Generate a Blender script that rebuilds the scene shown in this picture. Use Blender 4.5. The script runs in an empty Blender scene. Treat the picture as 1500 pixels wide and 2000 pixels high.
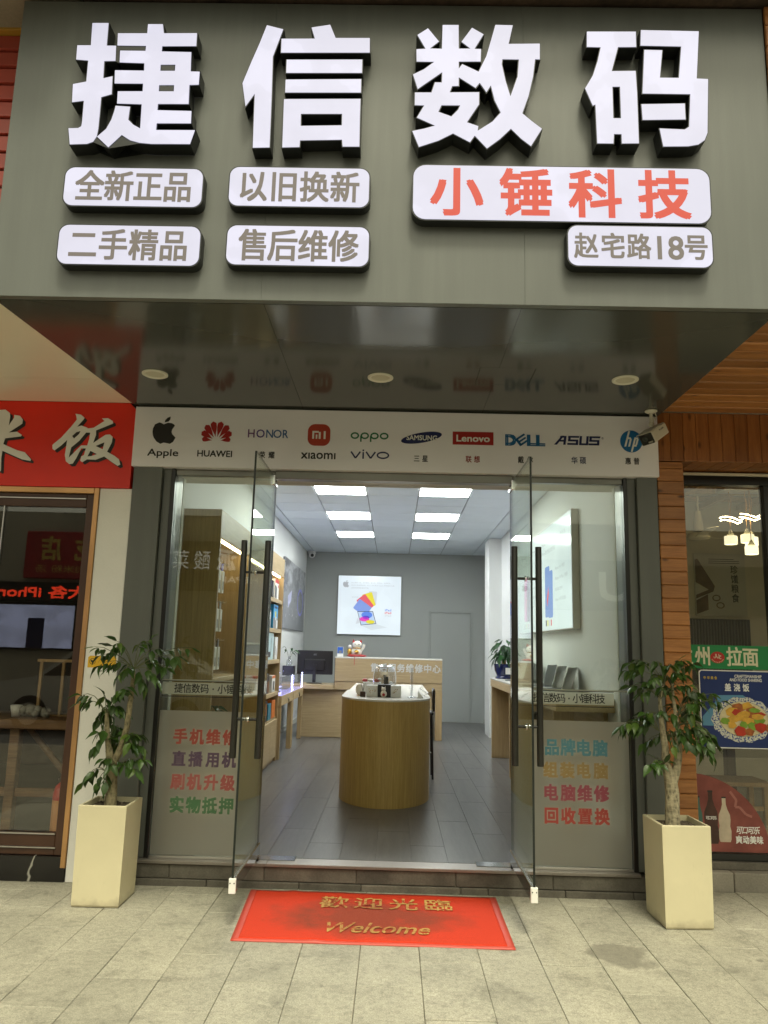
import bpy, bmesh, math, random
from mathutils import Vector, Matrix
random.seed(11)
sc = bpy.context.scene
COL = sc.collection
R = math.radians

# ------------------------------------------------------------------ camera
cam = bpy.data.cameras.new('camera')
cam.sensor_fit = 'VERTICAL'; cam.sensor_height = 36.0; cam.lens = 27.0
cam.clip_start = 0.05; cam.clip_end = 500
camo = bpy.data.objects.new('camera', cam); COL.objects.link(camo)
camo.matrix_world = Matrix(((0.99961719, -0.02214267, 0.01658845, 0.0),
                            (0.01247111, -0.17459553, -0.98456126, -5.13),
                            (0.02469708, 0.98439123, -0.17425255, 1.5),
                            (0, 0, 0, 1)))
sc.camera = camo

# ------------------------------------------------------------------ sky, sun, exposure
SUN_EL, SUN_AZ = 62.0, -14.0            # overcast: a broad, soft sun over the far side of the street
w = bpy.data.worlds.new('World'); sc.world = w; w.use_nodes = True
nt = w.node_tree; nt.nodes.clear()
sky = nt.nodes.new('ShaderNodeTexSky'); sky.sky_type = 'NISHITA'; sky.sun_disc = False
sky.sun_elevation = R(SUN_EL); sky.sun_rotation = R(180 + SUN_AZ); sky.dust_density = 6.0; sky.air_density = 1.0; sky.ozone_density = 1.0
hsv = nt.nodes.new('ShaderNodeHueSaturation'); hsv.inputs['Saturation'].default_value = 0.12
tint = nt.nodes.new('ShaderNodeMix'); tint.data_type = 'RGBA'; tint.blend_type = 'MULTIPLY'
tint.inputs['Factor'].default_value = 1.0; tint.inputs[7].default_value = (1.0, 0.965, 0.72, 1)
bg = nt.nodes.new('ShaderNodeBackground'); bg.inputs['Strength'].default_value = 0.135
out = nt.nodes.new('ShaderNodeOutputWorld')
nt.links.new(sky.outputs[0], hsv.inputs['Color']); nt.links.new(hsv.outputs[0], tint.inputs[6])
nt.links.new(tint.outputs[2], bg.inputs[0]); nt.links.new(bg.outputs[0], out.inputs[0])
sun = bpy.data.lights.new('sun', 'SUN'); sun.energy = 1.5; sun.angle = R(10); sun.color = (1.0, 0.95, 0.74)
suno = bpy.data.objects.new('sun', sun); COL.objects.link(suno)
suno.rotation_euler = (R(90 - SUN_EL), 0, R(-SUN_AZ)); suno.location = (0, -8, 12)
sc.view_settings.view_transform = 'Standard'; sc.view_settings.look = 'None'
sc.view_settings.gamma = 1.0; sc.view_settings.exposure = 0.6; sc.view_settings.use_curve_mapping = False
sc.render.engine = 'CYCLES'
sc.cycles.use_denoising = True
sc.cycles.max_bounces = 10; sc.cycles.transparent_max_bounces = 16; sc.cycles.glossy_bounces = 4
sc.cycles.diffuse_bounces = 4; sc.cycles.transmission_bounces = 8
sc.cycles.sample_clamp_indirect = 6.0
sc.cycles.caustics_reflective = False; sc.cycles.caustics_refractive = False

# ------------------------------------------------------------------ materials
def nodes_of(name):
    m = bpy.data.materials.new(name); m.use_nodes = True
    t = m.node_tree; t.nodes.clear()
    o = t.nodes.new('ShaderNodeOutputMaterial')
    return m, t, o
def c4(c): return (c[0], c[1], c[2], 1.0)
def math_n(t, op, a, b=None):
    n = t.nodes.new('ShaderNodeMath'); n.operation = op
    for i, v in enumerate((a, b)):
        if v is None: continue
        if isinstance(v, (int, float)): n.inputs[i].default_value = v
        else: t.links.new(v, n.inputs[i])
    return n.outputs[0]
def mixc(t, fac, a, b, mode='MIX'):
    n = t.nodes.new('ShaderNodeMix'); n.data_type = 'RGBA'; n.blend_type = mode
    if isinstance(fac, (int, float)): n.inputs[0].default_value = fac
    else: t.links.new(fac, n.inputs[0])
    for i, v in ((6, a), (7, b)):
        if isinstance(v, tuple): n.inputs[i].default_value = c4(v)
        else: t.links.new(v, n.inputs[i])
    return n.outputs[2]
def coords(t, scale=(1, 1, 1), world=False, rnd=True):
    if world:
        v = t.nodes.new('ShaderNodeNewGeometry').outputs['Position']
    else:
        v = t.nodes.new('ShaderNodeTexCoord').outputs['Object']
    if rnd and not world:
        oi = t.nodes.new('ShaderNodeObjectInfo')
        mu = t.nodes.new('ShaderNodeVectorMath'); mu.operation = 'ADD'
        cx = t.nodes.new('ShaderNodeCombineXYZ')
        r = math_n(t, 'MULTIPLY', oi.outputs['Random'], 41.0)
        for i in range(3): t.links.new(r, cx.inputs[i])
        t.links.new(v, mu.inputs[0]); t.links.new(cx.outputs[0], mu.inputs[1]); v = mu.outputs[0]
    mp = t.nodes.new('ShaderNodeMapping'); mp.inputs['Scale'].default_value = scale
    t.links.new(v, mp.inputs[0])
    return mp.outputs[0]
def noise(t, vec, scale, detail=4, rough=0.55, dist=0.0):
    n = t.nodes.new('ShaderNodeTexNoise'); n.inputs['Scale'].default_value = scale
    n.inputs['Detail'].default_value = detail; n.inputs['Roughness'].default_value = rough; n.inputs['Distortion'].default_value = dist
    t.links.new(vec, n.inputs['Vector']); return n.outputs[0]
def ramp(t, fac, stops):
    n = t.nodes.new('ShaderNodeValToRGB')
    while len(n.color_ramp.elements) < len(stops): n.color_ramp.elements.new(0.5)
    for e, (p, c) in zip(n.color_ramp.elements, stops):
        e.position = p; e.color = c4(c) if isinstance(c, tuple) else (c, c, c, 1)
    t.links.new(fac, n.inputs[0]); return n.outputs[0]
def bump(t, h, strength, dist=0.01):
    n = t.nodes.new('ShaderNodeBump'); n.inputs['Strength'].default_value = strength; n.inputs['Distance'].default_value = dist
    t.links.new(h, n.inputs['Height']); return n.outputs[0]
def pm(name, col, rough=0.5, metal=0.0, var=0.08, vs=3.0, fine=0.0, fs=90.0, bmp=0.0, bs=120.0, emit=None, es=0.0, spec=0.5, objvar=0.0, coat=0.0, world=False, rvar=0.0):
    m, t, o = nodes_of(name)
    p = t.nodes.new('ShaderNodeBsdfPrincipled'); t.links.new(p.outputs[0], o.inputs[0])
    p.inputs['Roughness'].default_value = rough; p.inputs['Metallic'].default_value = metal
    p.inputs['Specular IOR Level'].default_value = spec; p.inputs['Coat Weight'].default_value = coat
    v = coords(t, world=world)
    f = noise(t, v, vs, 5)
    k = ramp(t, f, [(0.3, 1 - var), (0.7, 1 + var)])
    c = mixc(t, 1.0, tuple(col), k, 'MULTIPLY')
    if fine:
        g = noise(t, v, fs, 3, 0.7)
        c = mixc(t, 1.0, c, ramp(t, g, [(0.32, 1 - fine), (0.68, 1 + fine)]), 'MULTIPLY')
    if objvar:
        oi = t.nodes.new('ShaderNodeObjectInfo')
        c = mixc(t, 1.0, c, ramp(t, oi.outputs['Random'], [(0.0, 1 - objvar), (1.0, 1 + objvar)]), 'MULTIPLY')
    t.links.new(c, p.inputs['Base Color'])
    if rvar:
        t.links.new(math_n(t, 'ADD', math_n(t, 'MULTIPLY', noise(t, v, vs * 3, 4), rvar), rough - rvar * 0.5), p.inputs['Roughness'])
    if bmp:
        t.links.new(bump(t, noise(t, v, bs, 3), bmp), p.inputs['Normal'])
    if emit:
        p.inputs['Emission Color'].default_value = c4(emit); p.inputs['Emission Strength'].default_value = es
    return m
def wood(name, c1, c2, axis=0, scale=8.0, rough=0.45, knots=0.0, objvar=0.12, bmp=0.05, stretch=14.0):
    m, t, o = nodes_of(name)
    p = t.nodes.new('ShaderNodeBsdfPrincipled'); t.links.new(p.outputs[0], o.inputs[0])
    p.inputs['Roughness'].default_value = rough
    s = [stretch, stretch, stretch]; s[axis] = 1.0
    v = coords(t, tuple(s))
    f = noise(t, v, scale * 0.35, 6, 0.6, 0.6)
    f2 = noise(t, v, scale * 2.2, 4, 0.7)
    fm = math_n(t, 'ADD', math_n(t, 'MULTIPLY', f, 0.65), math_n(t, 'MULTIPLY', f2, 0.35))
    c = ramp(t, fm, [(0.36, tuple(c1)), (0.64, tuple(c2))])
    if knots:
        kv = coords(t, tuple(2.2 if i == axis else 5.0 for i in range(3)))
        vo = t.nodes.new('ShaderNodeTexVoronoi'); vo.inputs['Scale'].default_value = 2.1; t.links.new(kv, vo.inputs['Vector'])
        kf = ramp(t, vo.outputs['Distance'], [(0.05, 1.0), (0.16, 0.0)])
        c = mixc(t, math_n(t, 'MULTIPLY', kf, knots), c, tuple(x * 0.22 for x in c1))
    oi = t.nodes.new('ShaderNodeObjectInfo')
    c = mixc(t, 1.0, c, ramp(t, oi.outputs['Random'], [(0.0, 1 - objvar), (1.0, 1 + objvar)]), 'MULTIPLY')
    t.links.new(c, p.inputs['Base Color'])
    t.links.new(bump(t, fm, bmp), p.inputs['Normal'])
    return m
def glassy(name, tintc, refl=1.0, rough=0.0):
    # thin clear sheet: transparent, mirrored by Schlick's law on both sides alike
    m, t, o = nodes_of(name)
    lw = t.nodes.new('ShaderNodeLayerWeight')
    f = math_n(t, 'MULTIPLY', math_n(t, 'POWER', lw.outputs['Facing'], 5.0), 0.95)
    f = math_n(t, 'MULTIPLY', math_n(t, 'ADD', f, 0.045), refl)
    tr = t.nodes.new('ShaderNodeBsdfTransparent'); tr.inputs[0].default_value = c4(tintc)
    gl = t.nodes.new('ShaderNodeBsdfGlossy'); gl.inputs['Roughness'].default_value = rough; gl.inputs[0].default_value = (1, 1, 1, 1)
    mx = t.nodes.new('ShaderNodeMixShader'); t.links.new(f, mx.inputs[0]); t.links.new(tr.outputs[0], mx.inputs[1]); t.links.new(gl.outputs[0], mx.inputs[2])
    t.links.new(mx.outputs[0], o.inputs[0]); return m
def frosted(name, col):
    m, t, o = nodes_of(name)
    rf = t.nodes.new('ShaderNodeBsdfRefraction'); rf.inputs['Roughness'].default_value = 0.42; rf.inputs['IOR'].default_value = 1.25; rf.inputs[0].default_value = (0.85, 0.85, 0.8, 1)
    df = t.nodes.new('ShaderNodeBsdfDiffuse'); df.inputs[0].default_value = c4(col)
    tl = t.nodes.new('ShaderNodeBsdfTranslucent'); tl.inputs[0].default_value = c4(col)
    gl = t.nodes.new('ShaderNodeBsdfGlossy'); gl.inputs['Roughness'].default_value = 0.25; gl.inputs[0].default_value = (1, 1, 1, 1)
    a = t.nodes.new('ShaderNodeMixShader'); a.inputs[0].default_value = 0.5; t.links.new(df.outputs[0], a.inputs[1]); t.links.new(tl.outputs[0], a.inputs[2])
    b = t.nodes.new('ShaderNodeMixShader'); b.inputs[0].default_value = 0.45; t.links.new(a.outputs[0], b.inputs[1]); t.links.new(rf.outputs[0], b.inputs[2])
    c = t.nodes.new('ShaderNodeMixShader'); c.inputs[0].default_value = 0.05; t.links.new(b.outputs[0], c.inputs[1]); t.links.new(gl.outputs[0], c.inputs[2])
    t.links.new(c.outputs[0], o.inputs[0]); return m
def glow(name, col, s, var=0.0, base=None):
    m, t, o = nodes_of(name)
    p = t.nodes.new('ShaderNodeBsdfPrincipled'); t.links.new(p.outputs[0], o.inputs[0])
    p.inputs['Base Color'].default_value = c4(base or tuple(min(0.8, x) for x in col)); p.inputs['Roughness'].default_value = 0.12
    p.inputs['Emission Strength'].default_value = s
    if var:
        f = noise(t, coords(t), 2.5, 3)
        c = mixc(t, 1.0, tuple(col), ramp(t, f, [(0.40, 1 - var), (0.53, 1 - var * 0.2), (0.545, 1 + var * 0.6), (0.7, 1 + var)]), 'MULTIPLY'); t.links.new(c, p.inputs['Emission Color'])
    else: p.inputs['Emission Color'].default_value = c4(col)
    return m

def acp(name, col):
    # coated metal panel: slight oil-canning, faint dust and rain streaks
    m, t, o = nodes_of(name); p = t.nodes.new('ShaderNodeBsdfPrincipled'); t.links.new(p.outputs[0], o.inputs[0])
    v = coords(t, world=True)
    st = noise(t, coords(t, (9, 9, 0.55), world=True), 1.6, 6, 0.65); bl = noise(t, v, 1.1, 4); fn = noise(t, v, 140, 2, 0.7)
    c = mixc(t, 1.0, tuple(col), ramp(t, st, [(0.3, 0.93), (0.52, 1.0), (0.72, 1.09)]), 'MULTIPLY')
    c = mixc(t, 1.0, c, ramp(t, bl, [(0.3, 0.95), (0.7, 1.06)]), 'MULTIPLY')
    c = mixc(t, 1.0, c, ramp(t, fn, [(0.3, 0.97), (0.7, 1.03)]), 'MULTIPLY')
    t.links.new(c, p.inputs['Base Color'])
    t.links.new(math_n(t, 'ADD', math_n(t, 'MULTIPLY', st, 0.22), 0.24), p.inputs['Roughness'])
    t.links.new(bump(t, noise(t, v, 2.2, 2), 0.10, 0.02), p.inputs['Normal'])
    return m

M = {}
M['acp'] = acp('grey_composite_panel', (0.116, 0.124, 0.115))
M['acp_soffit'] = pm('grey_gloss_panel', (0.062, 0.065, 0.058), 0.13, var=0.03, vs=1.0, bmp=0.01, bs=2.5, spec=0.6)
M['black'] = pm('matt_black_metal', (0.012, 0.011, 0.010), 0.35, var=0.1)
M['rubber'] = pm('black_return', (0.012, 0.014, 0.014), 0.45, var=0.15)
M['white_board'] = pm('white_board', (0.84, 0.82, 0.88), 0.35, var=0.03, vs=1.5)
M['face'] = glow('lit_letter_face', (0.80, 0.79, 1.0), 0.49, 0.075, (0.15, 0.15, 0.16))  # sharp-edged patches in the emission imitate reflections off glossy film
M['alu'] = pm('aluminium', (0.55, 0.54, 0.52), 0.32, 1.0, var=0.08)
M['sill'] = pm('brushed_sill', (0.33, 0.30, 0.275), 0.38, 0.6, var=0.1, fine=0.06)
M['steel'] = pm('polished_steel', (0.62, 0.63, 0.64), 0.14, 1.0, var=0.08)
M['glass'] = glassy('clear_glass', (0.93, 0.965, 0.90))
M['glass_thin'] = glassy('thin_glass', (0.98, 0.985, 0.985), 0.9)
M['glass_edge'] = pm('glass_edge', (0.008, 0.012, 0.010), 0.4, var=0.1)
M['glass_dark'] = glassy('street_glass', (0.93, 0.93, 0.91), 1.5)
M['acrylic'] = glassy('acrylic', (0.86, 0.88, 0.90), 3.2, 0.03)
M['film'] = frosted('frosted_film', (0.45, 0.415, 0.36))
M['band'] = frosted('pale_band_film', (0.62, 0.62, 0.52))
M['ink'] = pm('black_ink', (0.018, 0.017, 0.016), 0.5)
M['white'] = pm('white_paint', (0.78, 0.77, 0.74), 0.5, var=0.04, fine=0.02)
M['white_ink'] = pm('white_ink', (0.78, 0.78, 0.76), 0.5)
M['grey_ink'] = glow('warm_grey_film', (1.0, 0.82, 0.72), 0.09, 0.0, (0.06, 0.055, 0.05))
M['red_ink'] = glow('red_film', (1.0, 0.10, 0.07), 0.30, 0.0, (0.22, 0.035, 0.025))
M['concrete'] = pm('weathered_concrete', (0.25, 0.23, 0.19), 0.85, var=0.28, vs=2.0, fine=0.12, bmp=0.25, bs=40, objvar=0.08)

# ------------------------------------------------------------------ mesh helpers
WL = {}
class MB:
    def __init__(s): s.v = []; s.f = []; s.mi = []; s.cur = 0; s.sm = []
    def add(s, verts, faces, smooth=False):
        b = len(s.v); s.v += [tuple(p) for p in verts]
        for f in faces: s.f.append(tuple(b + i for i in f)); s.mi.append(s.cur); s.sm.append(smooth)
        return s
    def m(s, i): s.cur = i; return s
    def box(s, x0, x1, y0, y1, z0, z1, mat=None):
        vs = [(x, y, z) for z in (z0, z1) for y in (y0, y1) for x in (x0, x1)]
        if mat is not None: vs = [mat @ Vector(p) for p in vs]
        return s.add(vs, [(0, 2, 3, 1), (4, 5, 7, 6), (0, 1, 5, 4), (2, 6, 7, 3), (0, 4, 6, 2), (1, 3, 7, 5)])
    def bbox(s, x0, x1, y0, y1, z0, z1, b=0.006, mat=None):
        # box with chamfered edges
        bm = bmesh.new(); bmesh.ops.create_cube(bm, size=1.0)
        for v in bm.verts: v.co = Vector(((x0 + x1) / 2 + v.co.x * (x1 - x0), (y0 + y1) / 2 + v.co.y * (y1 - y0), (z0 + z1) / 2 + v.co.z * (z1 - z0)))
        bmesh.ops.bevel(bm, geom=bm.edges[:], offset=b, segments=1, affect='EDGES')
        bm.verts.index_update(); vs = [v.co.copy() for v in bm.verts]
        if mat is not None: vs = [mat @ p for p in vs]
        s.add(vs, [tuple(v.index for v in f.verts) for f in bm.faces]); bm.free(); return s
    def prism(s, pts, y0, y1, mat=None):
        # polygon in x,z pushed along y
        n = len(pts); a = sum(pts[i][0] * pts[(i + 1) % n][1] - pts[(i + 1) % n][0] * pts[i][1] for i in range(n))
        if a < 0: pts = pts[::-1]
        vs = [(p[0], y0, p[1]) for p in pts] + [(p[0], y1, p[1]) for p in pts]
        if mat is not None: vs = [mat @ Vector(p) for p in vs]
        fs = [tuple(range(n)), tuple(range(2 * n - 1, n - 1, -1))] + [(i, i + n, (i + 1) % n + n, (i + 1) % n) for i in range(n)]
        return s.add(vs, fs)
    def tube(s, path, rad, n=10, caps=True, smooth=True):
        path = [Vector(p) for p in path]
        if not isinstance(rad, (list, tuple)): rad = [rad] * len(path)
        rings = []; up = Vector((0.13, 0.21, 0.97))
        for i, p in enumerate(path):
            d = (path[min(i + 1, len(path) - 1)] - path[max(i - 1, 0)]).normalized()
            a = d.cross(up)
            if a.length < 0.05: a = d.cross(Vector((1, 0, 0)))
            a.normalize(); b = d.cross(a)
            rings.append([p + (a * math.cos(2 * math.pi * k / n) + b * math.sin(2 * math.pi * k / n)) * rad[i] for k in range(n)])
        vs = [q for r in rings for q in r]; fs = []
        for i in range(len(path) - 1):
            for k in range(n):
                fs.append((i * n + k, i * n + (k + 1) % n, (i + 1) * n + (k + 1) % n, (i + 1) * n + k))
        s.add(vs, fs, smooth)
        if caps:
            s.add(rings[0], [tuple(range(n))]); s.add(rings[-1], [tuple(range(n - 1, -1, -1))])
        return s
    def lathe(s, prof, c, n=24, axis=None, smooth=True, squash=(1, 1)):
        # profile of (radius, height) about a vertical axis through c
        vs = []
        for r, h in prof:
            for k in range(n):
                t = 2 * math.pi * k / n
                p = Vector((r * math.cos(t) * squash[0], r * math.sin(t) * squash[1], h))
                if axis is not None: p = axis @ p
                vs.append(Vector(c) + p)
        fs = [(i * n + k, i * n + (k + 1) % n, (i + 1) * n + (k + 1) % n, (i + 1) * n + k) for i in range(len(prof) - 1) for k in range(n)]
        return s.add(vs, fs, smooth)
    def ball(s, c, rx, ry=None, rz=None, n=14, m=8, mat=None):
        ry = ry or rx; rz = rz or rx; vs = []; fs = []
        for i in range(m + 1):
            ph = math.pi * i / m
            for k in range(n):
                t = 2 * math.pi * k / n
                p = Vector((rx * math.sin(ph) * math.cos(t), ry * math.sin(ph) * math.sin(t), rz * math.cos(ph)))
                if mat is not None: p = mat @ p
                vs.append(Vector(c) + p)
        for i in range(m):
            for k in range(n): fs.append((i * n + k, (i + 1) * n + k, (i + 1) * n + (k + 1) % n, i * n + (k + 1) % n))
        return s.add(vs, fs, True)
    def build(s, name, mats, parent=None):
        if not isinstance(mats, (list, tuple)): mats = [mats]
        xs = list(zip(*s.v)); c = Vector([(min(a) + max(a)) / 2 for a in xs])
        me = bpy.data.meshes.new(name)
        me.from_pydata([tuple(Vector(p) - c) for p in s.v], [], s.f)
        for m in mats: me.materials.append(m)
        me.polygons.foreach_set('material_index', s.mi); me.polygons.foreach_set('use_smooth', s.sm)
        me.update()
        return place(bpy.data.objects.new(name, me), c, parent)
def place(o, c, parent=None):
    COL.objects.link(o); c = Vector(c); WL[o] = c
    if parent is not None: o.parent = parent; o.location = c - WL[parent]
    else: o.location = c
    return o
def thing(name, loc, label, cat, group=None):
    o = bpy.data.objects.new(name, None); o.empty_display_size = 0.1
    place(o, loc); tag(o, label, cat, group); return o
def tag(o, label, cat, group=None):
    o['label'] = label; o['category'] = cat
    if group: o['group'] = group
    return o
def struct(o): o['kind'] = 'structure'; return o
def stuff(o): o['kind'] = 'stuff'; return o
def piece(src, name, c, parent, rot=None, scale=None):
    # another object on the same mesh
    o = bpy.data.objects.new(name, src.data); place(o, c, parent)
    if rot: o.rotation_euler = rot
    if scale: o.scale = scale
    return o
def curve_mesh(splines, extr=0.0, off=0.0):
    cu = bpy.data.curves.new('tmp', 'CURVE'); cu.dimensions = '2D'; cu.fill_mode = 'BOTH'; cu.extrude = extr; cu.offset = off
    for pts in splines:
        sp = cu.splines.new('POLY'); sp.points.add(len(pts) - 1); sp.use_cyclic_u = True
        for p, q in zip(sp.points, pts): p.co = (q[0], q[1], 0, 1)
    return eval_mesh(cu)
def eval_mesh(cu):
    o = bpy.data.objects.new('tmp', cu); me = o.to_mesh()
    vs = [v.co.copy() for v in me.vertices]; fs = [tuple(p.vertices) for p in me.polygons]
    o.to_mesh_clear(); bpy.data.objects.remove(o); bpy.data.curves.remove(cu)
    return vs, fs
def xz(vs, y):  # curve plane -> upright plane facing the street at depth y; curve +z comes towards the street
    return [(p.x, y - p.z, p.y) for p in vs]
_gl = {}
def glyph(ch):
    if ch not in _gl:
        cu = bpy.data.curves.new('tmp', 'FONT'); cu.body = ch; cu.size = 1.0; cu.resolution_u = 3
        _gl[ch] = eval_mesh(cu)
    return _gl[ch]
def lay(mb, vs, fs, fn): mb.add([fn(p) for p in vs], fs)
def words(mb, txt, x0, x1, z0, z1, bold=0.0, cjk=False, shear=0.0, plane=None, cw=0.84, spots=None):
    # lettering fitted to a rectangle; plane maps (u, v, lift) to a point. CJK characters keep square cells.
    put = plane
    spread = [(-1, -1), (1, -1), (1, 1), (-1, 1)] if bold else [(0, 0)]
    if cjk:
        h = z1 - z0; em = h / 0.90; n = len(txt); L = x1 - x0; hw = h * cw; step = (L - hw) / max(1, n - 1) if n > 1 else 0
        for i, ch in enumerate(txt):
            vs, fs = glyph(ch)
            if not vs: continue
            xa = min(p.x for p in vs); xb = max(p.x for p in vs); ya = min(p.y for p in vs); yb = max(p.y for p in vs)
            cx, cy = (xa + xb) / 2, (ya + yb) / 2
            if ch in '·.一二小口1Il8': pass
            if ord(ch) > 0x2E80:
                k = em; cy = 0.36
                kx = k * cw
                if abs((xb - xa) - 0.9) < 0.35: cx = (xa + xb) / 2
            else: k = h / 0.74; kx = k * 0.95; cy = 0.36
            ux = spots[i] if spots else x0 + hw / 2 + step * i; uz = (z0 + z1) / 2
            for j, (dx, dz) in enumerate(spread):
                lay(mb, vs, fs, lambda p: put(ux + (p.x - cx) * kx + dx * bold * h, uz + (p.y - cy) * k + dz * bold * h, 0.00012 * (j + 5 * (i % 2))))
    else:
        vs, fs = glyph(txt)
        xa = min(p.x for p in vs); xb = max(p.x for p in vs); ya = min(p.y for p in vs); yb = max(p.y for p in vs)
        kx = (x1 - x0) / (xb - xa); kz = (z1 - z0) / (yb - ya); h = z1 - z0
        for j, (dx, dz) in enumerate(spread):
            lay(mb, vs, fs, lambda p: put(x0 + (p.x - xa) * kx + (p.y - ya) * kz * shear + dx * bold * h, z0 + (p.y - ya) * kz + dz * bold * h, 0.00012 * j))
    return mb
def up(y):     # upright lettering plane facing the street
    return lambda u, v, l: (u, y - l, v)
def sheet(mb, pts, put, lift=0.0):
    # flat printed shape
    n = len(pts); a = sum(pts[i][0] * pts[(i + 1) % n][1] - pts[(i + 1) % n][0] * pts[i][1] for i in range(n))
    if a < 0: pts = pts[::-1]
    vs, fs = curve_mesh([pts]); lay(mb, vs, fs, lambda p: put(p.x, p.y, lift)); return mb
def ell(cx, cy, rx, ry, n=28, rot=0.0, a0=0.0, a1=2 * math.pi):
    o = []
    for k in range(n):
        t = a0 + (a1 - a0) * k / n
        x, y = rx * math.cos(t), ry * math.sin(t)
        o.append((cx + x * math.cos(rot) - y * math.sin(rot), cy + x * math.sin(rot) + y * math.cos(rot)))
    return o
def rrect(x0, x1, z0, z1, r, n=6):
    o = []
    for cx, cz, a in ((x1 - r, z0 + r, -90), (x1 - r, z1 - r, 0), (x0 + r, z1 - r, 90), (x0 + r, z0 + r, 180)):
        for k in range(n + 1):
            t = R(a + 90 * k / n); o.append((cx + r * math.cos(t), cz + r * math.sin(t)))
    return o
GLYPH_A = [[(-1.58,4.549),(-1.499,4.55),(-1.497,4.421),(-1.45,4.421),(-1.446,4.337),(-1.502,4.335),(-1.498,4.237),(-1.453,4.249),(-1.449,4.151),(-1.499,4.134),(-1.498,4.044),(-1.498,3.96),(-1.502,3.918),(-1.517,3.89),(-1.546,3.878),(-1.629,3.874),(-1.644,3.96),(-1.596,3.962),(-1.582,3.972),(-1.58,3.997),(-1.582,4.113),(-1.64,4.104),(-1.645,4.203),(-1.58,4.218),(-1.581,4.337),(-1.642,4.342),(-1.644,4.421),(-1.576,4.422)],[(-1.446,4.492),(-1.299,4.494),(-1.299,4.546),(-1.225,4.547),(-1.216,4.495),(-1.05,4.498),(-1.049,4.426),(-1.219,4.423),(-1.219,4.392),(-1.071,4.39),(-1.067,4.282),(-1.022,4.281),(-1.022,4.21),(-1.068,4.208),(-1.065,4.103),(-1.216,4.101),(-1.216,4.065),(-1.048,4.063),(-1.046,3.997),(-1.214,3.995),(-1.214,3.957),(-1.024,3.959),(-1.043,3.885),(-1.231,3.883),(-1.291,3.888),(-1.337,3.901),(-1.38,3.929),(-1.44,3.861),(-1.499,3.917),(-1.458,3.96),(-1.437,4.011),(-1.426,4.061),(-1.423,4.086),(-1.352,4.082),(-1.355,4.012),(-1.329,3.985),(-1.292,3.964),(-1.295,4.098),(-1.417,4.1),(-1.419,4.166),(-1.296,4.168),(-1.297,4.212),(-1.439,4.211),(-1.443,4.283),(-1.298,4.283),(-1.3,4.326),(-1.424,4.329),(-1.427,4.394),(-1.3,4.394),(-1.299,4.424),(-1.443,4.424)],[(-1.219,4.319),(-1.145,4.32),(-1.145,4.284),(-1.218,4.283)],[(-1.218,4.205),(-1.143,4.206),(-1.142,4.17),(-1.217,4.169)]]
GLYPH_B = [[(-0.702,4.548),(-0.62,4.526),(-0.664,4.371),(-0.659,4.169),(-0.657,4.045),(-0.655,3.873),(-0.736,3.87),(-0.74,4.055),(-0.742,4.165),(-0.784,4.094),(-0.806,4.22),(-0.767,4.344),(-0.732,4.448)],[(-0.625,4.472),(-0.459,4.475),(-0.478,4.538),(-0.386,4.555),(-0.356,4.48),(-0.186,4.482),(-0.184,4.401),(-0.624,4.395)],[(-0.594,4.354),(-0.22,4.36),(-0.219,4.287),(-0.593,4.282)],[(-0.594,4.243),(-0.222,4.251),(-0.221,4.178),(-0.593,4.173)],[(-0.597,4.135),(-0.222,4.142),(-0.222,4.049),(-0.22,3.884),(-0.301,3.883),(-0.305,3.92),(-0.509,3.913),(-0.51,3.877),(-0.593,3.874)],[(-0.511,4.057),(-0.309,4.06),(-0.308,3.996),(-0.509,3.99)]]
GLYPH_C = [[(0.047,4.422),(0.093,4.425),(0.051,4.503),(0.102,4.541),(0.157,4.468),(0.112,4.427),(0.173,4.426),(0.175,4.561),(0.254,4.562),(0.256,4.428),(0.316,4.429),(0.27,4.468),(0.321,4.547),(0.378,4.511),(0.333,4.428),(0.366,4.427),(0.364,4.359),(0.256,4.357),(0.257,4.316),(0.274,4.341),(0.355,4.3),(0.393,4.389),(0.415,4.476),(0.437,4.565),(0.523,4.564),(0.502,4.458),(0.656,4.462),(0.655,4.375),(0.632,4.375),(0.621,4.278),(0.598,4.17),(0.567,4.075),(0.612,4.034),(0.661,3.993),(0.608,3.9),(0.561,3.939),(0.512,3.992),(0.458,3.935),(0.396,3.884),(0.337,3.952),(0.314,3.916),(0.232,3.962),(0.161,3.922),(0.068,3.887),(0.035,3.971),(0.091,3.984),(0.146,4.002),(0.056,4.045),(0.091,4.112),(0.044,4.113),(0.044,4.181),(0.125,4.182),(0.141,4.238),(0.175,4.238),(0.176,4.297),(0.057,4.202),(0.033,4.281),(0.086,4.31),(0.138,4.354),(0.049,4.354)],[(0.257,4.27),(0.34,4.212),(0.36,4.241),(0.393,4.189),(0.415,4.227),(0.433,4.145),(0.463,4.078),(0.423,4.028),(0.351,3.977),(0.354,4.002),(0.298,4.022),(0.357,4.122),(0.357,4.187),(0.213,4.184),(0.225,4.22),(0.257,4.222)],[(0.471,4.373),(0.553,4.373),(0.546,4.277),(0.51,4.166),(0.486,4.253),(0.468,4.344)],[(0.174,4.114),(0.266,4.115),(0.256,4.09),(0.223,4.052),(0.159,4.077)]]
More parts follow.
